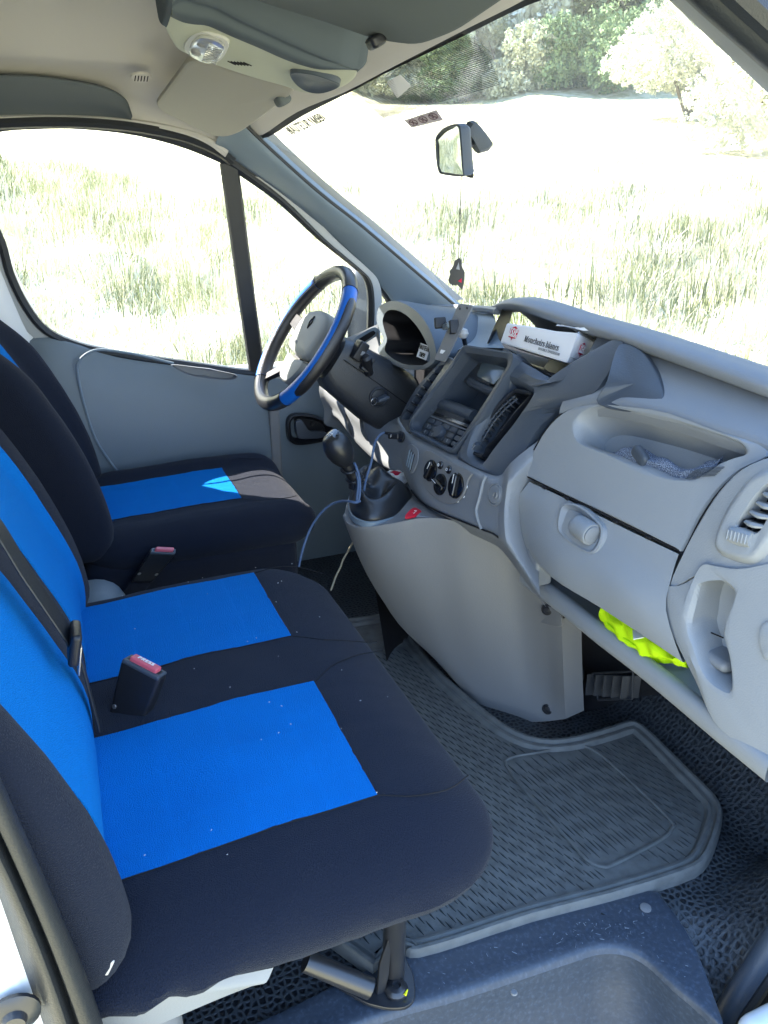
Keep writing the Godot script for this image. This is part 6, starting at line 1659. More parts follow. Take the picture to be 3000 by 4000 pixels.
	# column shroud
	var col := thing("steering_column", "dark steering column shroud with stalks and ignition key", "steering column")
	var rows := []
	for q in [[0.085, 0.045, 0.045, 0.0], [0.09, 0.062, 0.062, -0.004], [0.12, 0.070, 0.078, -0.008], [0.18, 0.074, 0.084, -0.010], [0.26, 0.080, 0.094, -0.012], [0.32, 0.078, 0.092, -0.012], [0.36, 0.070, 0.075, -0.012], [0.375, 0.055, 0.055, -0.012]]:
		var row := []
		var o: Vector3 = c - n * q[0] + u * q[3]
		for i in 32:
			var a := TAU * i / 32
			var ca := cos(a)
			var sa := sin(a)
			row.append(o + Vector3.RIGHT * q[1] * signf(ca) * pow(absf(ca), 0.55) + u * q[2] * signf(sa) * pow(absf(sa), 0.6))
		rows.append(row)
	part(col, "shroud", G.new().loft(rows), M.column_plastic)
	var o := c - n * 0.20 - u * 0.010
	part(col, "split_line", G.new().tube(cr([o + n * 0.10 + Vector3.RIGHT * 0.0745 + u * 0.018, o + Vector3.RIGHT * 0.0765 + u * 0.016, o - n * 0.10 + Vector3.RIGHT * 0.0815 + u * 0.012, o - n * 0.15 + Vector3.RIGHT * 0.078 + u * 0.01], 4), 0.0012, 5), M.cavity)
	# key barrel, key and its ring
	var kp := Vector3(-0.338, 0.696, -0.787)
	var kb := Basis(Vector3(0, 0, -1), Vector3(1, 0, 0), Vector3(0, -1, 0)).orthonormalized()
	part(col, "key_barrel", G.new().lathe([Vector2(0.028, -0.012), Vector2(0.028, 0.004), Vector2(0.025, 0.006), Vector2(0.021, 0.003), Vector2(0.019, 0.004), Vector2(0.0, 0.004)], 24, Transform3D(kb, kp)), M.column_plastic)
	var key := thing("ignition_key", "black ignition key with split ring in the column lock", "key")
	part(key, "head", G.new().rbox(kp + Vector3(0.020, 0.0, -0.003), Vector3(0.015, 0.006, 0.018), Vector3(0.005, 0.005, 0.008), Basis(Vector3.RIGHT, 0.25), 3), M.dark_plastic)
	part(key, "split_ring", G.new().tube(ellipse(Vector3(-0.315, 0.691, -0.764), Vector3(0.003, 0.0105, 0), Vector3(0.004, 0, 0.0105), 28), 0.0009, 6, true), M.steel)
	# stalks
	var lights := Vector3(-0.335, 0.829, -0.733)
	var sb := Basis(Vector3.RIGHT, u, n).orthonormalized()
	part(col, "switch_block", G.new().rbox(lights + Vector3(-0.012, -0.004, 0.0), Vector3(0.022, 0.027, 0.014), Vector3(0.006, 0.006, 0.005), sb, 2), M.black_plastic)
	part(col, "switch_block", G.new().rbox(lights + Vector3(-0.010, -0.038, -0.020), Vector3(0.020, 0.022, 0.012), Vector3(0.005, 0.005, 0.004), sb, 2), M.column_plastic)
	var pg := G.new()
	for i in 3:
		pg.rbox(lights + Vector3(0.0105, -0.012 + 0.001 * i, -0.004 + 0.003 * i) + u * 0.004, Vector3(0.0008, 0.006, 0.0012), Vector3.ONE * 0.0005, sb, 1)
	part(col, "stalk_print", pg, M.grey_print)
	var s0 := Vector3(-0.345, 0.763, -0.761)
	var s1 := Vector3(-0.315, 0.812, -0.742)
	part(col, "wiper_stalk", G.new().tube([s0, s0.lerp(s1, 0.5), s0.lerp(s1, 0.55), s1, s1 + (s1 - s0).normalized() * 0.006], [0.013, 0.0125, 0.0145, 0.0145, 0.008], 14), M.black_plastic)
	part(col, "stalk_boot", G.new().lathe([Vector2(0.026, -0.012), Vector2(0.025, 0.003), Vector2(0.018, 0.002), Vector2(0.015, -0.006)], 20, Transform3D(kb, s0 + Vector3(-0.004, -0.006, 0))), M.column_plastic)


# --- loose and small things

func small_things():
	mirror_and_freshener()
	tissue_box()
	phone_holder()
	cables()
	# scarf in the tray
	var sc := thing("scarf", "grey knitted scarf heaped in the tray over the glovebox", "scarf")
	var rows := []
	var a := [Vector3(0.504, 0.768, -0.908), Vector3(0.519, 0.781, -0.926), Vector3(0.56, 0.787, -0.932), Vector3(0.602, 0.783, -0.935), Vector3(0.636, 0.782, -0.938), Vector3(0.67, 0.787, -0.944), Vector3(0.695, 0.801, -0.952), Vector3(0.721, 0.816, -0.95)]
	var b := [Vector3(0.509, 0.751, -0.902), Vector3(0.544, 0.774, -0.904), Vector3(0.594, 0.783, -0.908), Vector3(0.629, 0.779, -0.913), Vector3(0.664, 0.781, -0.913), Vector3(0.693, 0.787, -0.921), Vector3(0.715, 0.804, -0.927), Vector3(0.724, 0.815, -0.941)]
	var d := [Vector3(0.52, 0.735, -0.908), Vector3(0.548, 0.735, -0.912), Vector3(0.592, 0.736, -0.916), Vector3(0.626, 0.74, -0.922), Vector3(0.656, 0.745, -0.927), Vector3(0.685, 0.755, -0.934), Vector3(0.699, 0.772, -0.942), Vector3(0.709, 0.783, -0.947)]
	rows = patch([off(a, Vector3(0, -0.03, -0.02)), a, b, d], 6, 5)
	for i in rows.size():
		for j in rows[i].size():
			rows[i][j] += Vector3(0, 0.0035 * sin(j * 0.5 + i * 0.6) + 0.0025 * sin(j * 0.31 - i * 0.7), 0.002 * sin(i * 0.9 + j * 0.4))
	part(sc, "cloth", G.new().grid(rows), M.scarf_cloth)
	part(sc, "dark_fold", G.new().rbox(Vector3(0.579, 0.785, -0.908), Vector3(0.020, 0.012, 0.008), Vector3(0.010, 0.008, 0.006), Basis(Vector3.BACK, -0.5), 3), M.dark_plastic)
	var st := G.new()
	for i in 7:
		var s := i / 6.0
		var p := Vector3(0.691, 0.779, -0.907).lerp(Vector3(0.702, 0.796, -0.912), s)
		st.tube(cr([p, p + Vector3(0.02, 0.010, -0.003), p + Vector3(0.05, 0.020, -0.010)], 4), 0.0007, 5)
	part(sc, "ribbed_hem", st, M.dark_plastic)
	# folded high visibility vest on the shelf
	var v := thing("safety_vest", "bright yellow safety vest folded on the shelf under the glovebox", "vest")
	var va := [Vector3(0.588, 0.5, -0.853), Vector3(0.624, 0.5, -0.859), Vector3(0.679, 0.5, -0.856), Vector3(0.728, 0.5, -0.855), Vector3(0.772, 0.5, -0.856), Vector3(0.799, 0.5, -0.865)]
	var vb := [Vector3(0.578, 0.475, -0.863), Vector3(0.632, 0.475, -0.852), Vector3(0.683, 0.475, -0.852), Vector3(0.72, 0.475, -0.856), Vector3(0.746, 0.475, -0.873), Vector3(0.772, 0.475, -0.897)]
	var vc := [Vector3(0.568, 0.458, -0.87), Vector3(0.618, 0.458, -0.859), Vector3(0.673, 0.458, -0.859), Vector3(0.708, 0.458, -0.865), Vector3(0.733, 0.458, -0.887), Vector3(0.757, 0.458, -0.916)]
	var vd := off(va, Vector3(-0.05, 0.012, -0.06))
	rows = patch([off(vd, Vector3(-0.04, -0.03, -0.05)), vd, va, vb, vc], 5, 5)
	for i in rows.size():
		for j in rows[i].size():
			rows[i][j] += Vector3(0, 0.004 * sin(j * 0.9 + i * 0.7), 0.0035 * sin(j * 1.1 - i * 0.8))
	part(v, "cloth", G.new().grid(rows), M.hi_vis)
	part(v, "reflective_label", G.new().slab([Vector3(0.661, 0.497, -0.867), Vector3(0.695, 0.497, -0.866), Vector3(0.702, 0.497, -0.861), Vector3(0.7, 0.497, -0.838)], Vector3(0.3, 0.7, 0.6).normalized(), 0.004, 0.001), M.white_print)
	part(v, "edge_binding", G.new().tube(cr(off([Vector3(0.56, 0.47, -0.881), Vector3(0.599, 0.47, -0.864), Vector3(0.632, 0.47, -0.857), Vector3(0.682, 0.47, -0.856), Vector3(0.715, 0.47, -0.863), Vector3(0.742, 0.47, -0.877)], Vector3(0.001, 0.004, 0.003)), 5), 0.003, 6), M.hi_vis)
	# red and white packet in the driver's footwell
	var pk := thing("packet", "red and white packet lying sunlit beyond the gear lever", "packet")
	var pb := Basis(Vector3.UP, 0.5)
	var pc := Vector3(-0.17, 0.52, -0.771)
	part(pk, "wrapper", G.new().rbox(pc, Vector3(0.03, 0.012, 0.022), Vector3(0.008, 0.008, 0.008), pb, 2, [5, 1, 4], func(p: Vector3): return p + Vector3(0, 0.003 * sin(p.x * 200.0) * cos(p.z * 170.0), 0)), M.white_print)
	part(pk, "red_label", G.new().rbox(pc + Vector3(0.0, 0.006, 0.004), Vector3(0.016, 0.0085, 0.012), Vector3(0.006, 0.006, 0.006), pb, 2), M.logo_red)
	part(pk, "shelf", box(pc + Vector3(-0.03, -0.025, 0.0), Vector3(0.14, 0.02, 0.10), 0.008), M.grey_plastic)


func mirror_and_freshener():
	var t := thing("rear_view_mirror", "rear view mirror on its dark foot glued to the windscreen", "mirror")
	var c := Vector3(-0.01, 1.292, -0.818)
	var f := Vector3(0.03, -0.13, 1.0).normalized()
	var r := Vector3(1, 0, 0)
	r = (r - f * r.dot(f)).normalized()
	var up := f.cross(r)
	var loop := []
	for q in [[-0.085, 0.018], [-0.072, 0.034], [-0.02, 0.046], [0.05, 0.050], [0.082, 0.046], [0.090, 0.030], [0.090, -0.032], [0.082, -0.046], [-0.05, -0.040], [-0.076, -0.034], [-0.086, -0.018]]:
		loop.append(c + r * q[0] * 0.66 + up * q[1] * 1.04)
	loop = cr(loop, 3, true)
	part(t, "housing", G.new().loft([off(grow(loop, -0.022), -f * 0.026), off(grow(loop, -0.008), -f * 0.023), off(grow(loop, -0.001), -f * 0.014), off(loop, f * 0.004), off(grow(loop, -0.004), f * 0.006), off(grow(loop, -0.005), f * 0.003)], true, false), M.dark_plastic)
	part(t, "mirror_glass", G.new().loft([off(grow(loop, -0.0048), f * 0.0028), off(grow(loop, -0.006), f * 0.0030)], false, true), M.mirror_glass)
	var foot := Vector3(0, 1.327, -0.862)
	part(t, "foot", G.new().loft([
		cr([foot + Vector3(-0.013, 0.022, -0.004), foot + Vector3(0.013, 0.022, -0.004), foot + Vector3(0.013, -0.016, -0.045), foot + Vector3(-0.013, -0.016, -0.045)], 3, true),
		cr([foot + Vector3(-0.014, 0.019, 0.004), foot + Vector3(0.014, 0.019, 0.004), foot + Vector3(0.014, -0.026, -0.035), foot + Vector3(-0.014, -0.026, -0.035)], 3, true),
		cr([foot + Vector3(-0.011, 0.004, 0.014), foot + Vector3(0.011, 0.004, 0.014), foot + Vector3(0.011, -0.032, -0.016), foot + Vector3(-0.011, -0.032, -0.016)], 3, true)]), M.dark_plastic)
	part(t, "stem", G.new().tube([foot + Vector3(0, -0.012, 0.006), c - f * 0.03], [0.014, 0.011], 12), M.black_plastic)
	part(t, "lever", G.new().tube([c - up * 0.040 - f * 0.02, c - up * 0.050 - f * 0.045, c - up * 0.050 - f * 0.050], [0.004, 0.005, 0.006], 10), M.black_plastic)
	var a := thing("air_freshener", "dark hand shaped tag hanging on a thread under the mirror", "air freshener")
	var h0 := Vector3(0, 1.248, -0.841)
	var h1 := Vector3(0, 1.077, -0.842)
	part(a, "thread", G.new().tube([h0, h0.lerp(h1, 0.5), h1], 0.0007, 5), M.dark_print)
	part(a, "knot", G.new().tube([h0.lerp(h1, 0.38), h0.lerp(h1, 0.46)], [0.0012, 0.0020], 6), M.dark_print)
	var tag_loop := []
	var tc := Vector3(0, 1.045, -0.838)
	for q in [[0.004, 0.036], [0.010, 0.030], [0.011, 0.018], [0.018, 0.004], [0.017, -0.016], [0.014, -0.034], [0.008, -0.028], [0.002, -0.022], [-0.002, -0.024], [-0.006, -0.022], [-0.008, -0.025], [-0.012, -0.020], [-0.014, -0.022], [-0.018, -0.012], [-0.014, 0.0], [-0.016, 0.006], [-0.008, 0.018], [-0.006, 0.028]]:
		tag_loop.append(tc + Vector3(q[0] * 0.45, q[1], -q[0] * 0.9))
	part(a, "tag", G.new().slab(tag_loop, Vector3(0.9, 0, 0.45).normalized(), 0.003, 0.0008), M.black_plastic)
	part(a, "print", G.new().slab([tc + Vector3(0.004, 0.026, -0.002), tc + Vector3(0.005, 0.010, -0.005), tc + Vector3(0.004, 0.012, 0.004)], Vector3(0.9, 0, 0.45).normalized(), 0.0036, 0.0005), M.grey_print)
	part(a, "red_print", G.new().slab([tc + Vector3(0.006, -0.008, -0.010), tc + Vector3(0.006, -0.018, -0.010), tc + Vector3(0.004, -0.014, -0.002)], Vector3(0.9, 0, 0.45).normalized(), 0.0036, 0.0005), M.logo_red)


func tissue_box():
	var t := thing("tissue_box", "white cardboard tissue box with red logos in the open dash shelf", "tissue box")
	var A := Vector3(0.051, 0.895, -0.933)
	var B := Vector3(0.27, 0.888, -0.959)
	var C := Vector3(0.203, 0.847, -1.074)
	var lift := (B - A).cross(C - B).normalized()
	var A2 := A + lift * 0.046
	var B2 := B + lift * 0.062
	var C2 := C + lift * 0.059
	var D := A + (C - B)
	var D2 := A2 + (C2 - B2)
	var rows := []
	for s in [0.0, 0.06, 0.35, 0.7, 0.94, 1.0]:
		var k: float = 0.003 if s > 0.0 and s < 1.0 else 0.0
		var lo := [A.lerp(A2, s), A.lerp(B, 0.35).lerp(A2.lerp(B2, 0.35), s), A.lerp(B, 0.7).lerp(A2.lerp(B2, 0.7) + Vector3(0, -0.003, -0.004), s), B.lerp(B2, s), C.lerp(C2, s), D.lerp(D2, s)]
		var m := mid(lo)
		var r := []
		for p in lo:
			r.append(p + (p - m).normalized() * k)
		rows.append(r)
	part(t, "carton", G.new().loft(rows), M.carton)
	part(t, "torn_flap", G.new().grid(patch([[B2.lerp(C2, 0.0) + Vector3(0, 0.001, 0), C2 + Vector3(0, 0.001, 0)], [B2.lerp(C2, 0.2) + Vector3(-0.05, 0.004, -0.03), C2 + Vector3(-0.05, 0.004, -0.02)], [B2.lerp(C2, 0.3) + Vector3(-0.09, 0.002, -0.03), C2 + Vector3(-0.09, 0.005, -0.02)]], 5, 4)), M.carton)
	var ti := patch([[A2.lerp(B2, 0.55) + Vector3(0, 0.004, -0.03), B2 + Vector3(0.02, 0.004, -0.03), C2 + Vector3(0.0, 0.002, -0.03)], [A2.lerp(B2, 0.6) + Vector3(0, 0.008, -0.045), B2 + Vector3(0.0, 0.010, -0.05), C2 + Vector3(-0.02, 0.008, -0.045)], [A2.lerp(B2, 0.6) + Vector3(0, 0.006, -0.07), B2 + Vector3(0.02, 0.012, -0.075), C2 + Vector3(-0.02, 0.010, -0.07)]], 6, 5)
	for i in ti.size():
		for j in ti[i].size():
			ti[i][j] += Vector3(0, 0.003 * sin(i * 2.1 + j * 1.2), 0.002 * cos(j * 1.7))
	part(t, "tissue", G.new().grid(ti), M.tissue)
	face_print(t, A, B, A2, B2, 0.15, 0.62, 0.030, 0.60, 0.50, 0.0125, "Mouchoirs blancs")
	face_print(t, B, C, B2, C2, 0.30, 0.58, 0.028, 0.0, 0.0, 0.0, "")
	var r := (C - B).normalized()
	var up := (B2 - B).normalized()
	var n := r.cross(up)
	var h := (B2 - B).length()
	writing(t, "Mouchoirs", 0.013, B.lerp(C, 0.78) + up * h * 0.60 + n * 0.0045, r, up, M.dark_print, "Droid Serif", false, 0.62)
	writing(t, "blancs", 0.013, B.lerp(C, 0.84) + up * h * 0.34 + n * 0.0045, r, up, M.dark_print, "Droid Serif", false, 0.62)
	writing(t, "DOUBLE ÉPAISSEUR", 0.0055, A.lerp(B, 0.74) + (A2 - A).normalized() * 0.011 + (B - A).normalized().cross(A2 - A).normalized() * 0.0045, B - A, A2 - A, M.grey_print)
	part(t, "fold_line", G.new().tube([B.lerp(B2, 0.2) + n * 0.004, C.lerp(C2, 0.2) + n * 0.004], 0.0005, 4), M.grey_print)
	part(t, "blue_print", G.new().slab(ellipse(C.lerp(C2, 0.75) - r * 0.012 + n * 0.0035, r * 0.010, up * 0.006, 14), n, 0.001, 0.0003), M.blue_leather)


func face_print(t: Node3D, A: Vector3, B: Vector3, A2: Vector3, B2: Vector3, lx: float, ly: float, size: float, tx: float, ty: float, th: float, text: String):
	var r := (B - A).normalized()
	var up := ((A2 + B2) - (A + B)).normalized()
	var n := r.cross(up).normalized()
	var h := (A2 - A).length()
	var c := A.lerp(B, lx) + up * h * ly + n * 0.0036
	var w := size * 0.5
	var shield := [c + r * -w + up * w * 0.55, c + up * w * 1.0, c + r * w + up * w * 0.55, c + r * w * 0.82 - up * w * 0.75, c + r * w * 0.15 - up * w * 0.8, c - up * w * 1.15, c - r * w * 0.15 - up * w * 0.8, c - r * w * 0.82 - up * w * 0.75]
	part(t, "logo", G.new().slab(shield, n, 0.0008, 0.0002), M.logo_red)
	writing(t, "TOP", size * 0.46, c + n * 0.0014 + up * w * 0.22, r, up, M.white_print, "Droid Sans", true, 0.85)
	writing(t, "BUDGET", size * 0.20, c + n * 0.0014 - up * w * 0.42, r, up, M.white_print, "Droid Sans", true, 0.9)
	if text:
		writing(t, text, th, A.lerp(B, tx) + up * h * ty + n * 0.0045, r, up, M.dark_print, "Droid Serif", false, 0.80)


func phone_holder():
	var t := thing("phone_holder", "dark phone clamp on a long flat grey bar by the instruments", "phone holder")
	var bar := rloop([Vector3(-0.125, 0.964, -0.915), Vector3(-0.085, 0.963, -0.933), Vector3(-0.085, 0.832, -0.861), Vector3(-0.125, 0.832, -0.852)], 0.005, 3)
	var bn := Vector3(0.25, 0.2, 0.9).normalized()
	var pl := part(t, "bar", G.new().slab(bar, bn, 0.004, 0.001), M.console_plastic)
	for q in [Vector3(-0.115, 0.952, -0.914), Vector3(-0.095, 0.956, -0.923)]:
		part(pl, "screw", G.new().lathe([Vector2(0.0035, 0.0), Vector2(0.003, 0.0015), Vector2(0.0, 0.0015)], 10, Transform3D(Basis(Vector3.RIGHT, bn, Vector3.RIGHT.cross(bn)).orthonormalized(), q + bn * 0.004)), M.black_plastic)
	part(pl, "label", G.new().slab(rloop([Vector3(-0.112, 0.858, -0.864) + bn * 0.004, Vector3(-0.098, 0.856, -0.872) + bn * 0.004, Vector3(-0.098, 0.848, -0.87) + bn * 0.004, Vector3(-0.112, 0.849, -0.861) + bn * 0.004], 0.002, 2), bn, 0.0006, 0.0002), M.white_print)
	var jb := Basis(Vector3(0.9, 0.25, 0.2).normalized(), Vector3(-0.2, 0.95, 0).normalized(), Vector3(0, 0, 1)).orthonormalized()
	part(t, "cradle", G.new().rbox(Vector3(-0.13, 0.911, -0.885), Vector3(0.026, 0.007, 0.008), Vector3(0.004, 0.004, 0.004), jb, 2), M.pillar_plastic)
	part(t, "jaw", G.new().rbox(Vector3(-0.155, 0.916, -0.878), Vector3(0.005, 0.014, 0.015), Vector3(0.004, 0.004, 0.004), jb, 2), M.black_plastic)
	part(t, "jaw", G.new().rbox(Vector3(-0.105, 0.912, -0.89), Vector3(0.009, 0.017, 0.012), Vector3(0.004, 0.004, 0.004), jb, 2), M.black_plastic)
	for i in 5:
		var p := Vector3(-0.1, 0.925, -0.879).lerp(Vector3(-0.1, 0.903, -0.88), i / 4.0) + Vector3(0, 0, 0.012)
		part(t, "jaw_rib", G.new().rbox(p, Vector3(0.006, 0.0012, 0.001), Vector3.ONE * 0.0008, jb, 1), M.dark_plastic)
	part(t, "ball", G.new().lathe([Vector2(0.0, -0.014), Vector2(0.010, -0.010), Vector2(0.014, 0.0), Vector2(0.010, 0.010), Vector2(0.0, 0.014)], 18, Transform3D(Basis(), Vector3(-0.11, 0.894, -0.919))), M.lining)
	part(t, "arm", G.new().tube([Vector3(-0.11, 0.892, -0.919), Vector3(-0.12, 0.864, -0.932)], 0.006, 8), M.black_plastic)


func cables():
	var t := thing("usb_cable", "blue grey charging cable from the dash socket round the gear lever", "cable")
	part(t, "plug", G.new().rbox(Vector3(-0.11, 0.653, -0.738), Vector3(0.017, 0.008, 0.010), Vector3(0.004, 0.004, 0.004), Basis(Vector3.BACK, 0.15) * Basis(Vector3.UP, 0.5), 2), M.black_plastic)
	part(t, "strain_relief", G.new().tube([Vector3(-0.12, 0.655, -0.732), Vector3(-0.135, 0.657, -0.718)], [0.0055, 0.003], 8), M.black_plastic)
	var bolt := Vector3(-0.1, 0.657, -0.73) + Vector3(0.006, 0.002, 0.010)
	part(t, "plug_mark", G.new().tube([bolt + Vector3(0.002, 0.004, 0), bolt + Vector3(-0.001, 0, 0), bolt + Vector3(0.001, 0, 0), bolt + Vector3(-0.002, -0.004, 0)], 0.0006, 4), M.white_print)
	var p := [Vector3(-0.135, 0.657, -0.721), Vector3(-0.12, 0.656, -0.701), Vector3(-0.1, 0.646, -0.681), Vector3(-0.08, 0.63, -0.667), Vector3(-0.06, 0.608, -0.654), Vector3(-0.04, 0.579, -0.634), Vector3(-0.02, 0.564, -0.621), Vector3(0, 0.544, -0.608)]
	part(t, "wire", G.new().tube(cr(p, 6), 0.0030, 8), M.cable_blue)
	var q := [Vector3(-0.02, 0.627, -0.596), Vector3(-0.005, 0.618, -0.596), Vector3(0, 0.599, -0.6), Vector3(0.01, 0.579, -0.598), Vector3(0.02, 0.555, -0.592), Vector3(0.02, 0.544, -0.586), Vector3(0.015, 0.559, -0.589), Vector3(0.005, 0.584, -0.596), Vector3(-0.01, 0.607, -0.597)]
	part(t, "wire", G.new().tube(cr(q, 6), 0.0030, 8), M.cable_blue)
	var w := [Vector3(0.02, 0.546, -0.594), Vector3(0.025, 0.546, -0.581), Vector3(0.01, 0.545, -0.571), Vector3(-0.03, 0.532, -0.562), Vector3(-0.06, 0.513, -0.545), Vector3(-0.08, 0.484, -0.525), Vector3(-0.09, 0.449, -0.505), Vector3(-0.08, 0.421, -0.487), Vector3(-0.07, 0.393, -0.473), Vector3(-0.06, 0.363, -0.461)]
	part(t, "wire", G.new().tube(cr(w, 6), 0.0032, 8), M.cable_blue)
	single("loose_wire", G.new().tube(cr([Vector3(-0.15, 0.362, -0.636), Vector3(-0.2, 0.315, -0.64), Vector3(-0.2, 0.293, -0.626), Vector3(-0.2, 0.271, -0.617), Vector3(-0.2, 0.249, -0.605), Vector3(-0.2, 0.206, -0.588)], 5), 0.0028, 6), M.pale_wire, "thin pale wire hanging in the dark driver's footwell", "wire")
	var pd := thing("pedal", "black brake pedal in the dark driver's footwell", "pedal")
	part(pd, "pad", box(Vector3(-0.36, 0.22, -0.98), Vector3(0.08, 0.06, 0.02), 0.008), M.black_plastic)
	part(pd, "arm", G.new().tube([Vector3(-0.36, 0.24, -0.99), Vector3(-0.36, 0.45, -1.08)], 0.010, 8), M.tube_steel)


# --- outdoors

func ground_height(x: float, z: float) -> float:
	var s := maxf((1.6 - x) * 0.80 - z * 0.60, (-x - 0.2) * 1.1)          # metres outwards from the van, towards the field
	var h := -0.58
	if s > 4.0:
		h += 1.55 * smoothstep(4.0, 12.5, s)
	if s > 12.0:
		h += (s - 12.0) * 0.150
	if s > 46.0:
		h += (s - 46.0) * 0.30
	return h + 0.05 * sin(x * 0.9) * cos(z * 0.7) * smoothstep(3.0, 6.0, s)


func terrain():
	var rows := []
	var far := [-260.0, -160.0, -110.0, -80.0, -62.0, -50.0, -40.0, -32.0, -26.0, -21.0, -17.0, -14.0, -12.0, -10.0, -8.5, -7.0, -6.0, -5.0, -4.0, -3.0, -2.0, -1.0, 0.0, 1.5, 3.0, 5.0, 8.0, 14.0, 24.0, 40.0, 80.0, 200.0]
	for i in far.size():
		var row := []
		for j in far.size():
			var x: float = far[i]
			var z: float = far[j]
			row.append(Vector3(x, ground_height(x, z), z))
		rows.append(row)
	setting("ground", G.new().grid(rows), M.meadow)


func blade_tuft(seed_: int, blades: int, tall: float, spread: float) -> ArrayMesh:
	var rng := RandomNumberGenerator.new()
	rng.seed = seed_
	var g := G.new()
	for i in blades:
		var a := rng.randf() * TAU
		var o := Vector3(cos(a), 0, sin(a)) * rng.randf() * spread
		var lean := Vector3(cos(a + rng.randf_range(-1, 1)), 0, sin(a + rng.randf_range(-1, 1))) * rng.randf_range(0.1, 0.55) * tall
		var h := tall * rng.randf_range(0.5, 1.0)
		var w := rng.randf_range(0.004, 0.009)
		var side := lean.cross(Vector3.UP).normalized() * w
		var prev := [o - side, o + side]
		for k in 3:
			var s := (k + 1) / 3.0
			var p := o + Vector3.UP * h * (s - 0.25 * s * s) + lean * s * s
			var ww := side * (1.0 - s * 0.9)
			var now := [p - ww, p + ww]
			g.quad(prev[0], prev[1], now[1], now[0])
			prev = now
	return g.mesh(80.0)


func scatter(parent: Node, called: String, m: Mesh, mt: Material, places: Array, tints: Array) -> MultiMeshInstance3D:
	var mm := MultiMesh.new()
	mm.transform_format = MultiMesh.TRANSFORM_3D
	mm.use_colors = true
	mm.mesh = m
	mm.instance_count = places.size()
	for i in places.size():
		mm.set_instance_transform(i, places[i])
		mm.set_instance_color(i, tints[i])
	var o := MultiMeshInstance3D.new()
	o.name = numbered(parent, called)
	o.multimesh = mm
	o.material_override = mt
	parent.add_child(o, true)
	return o


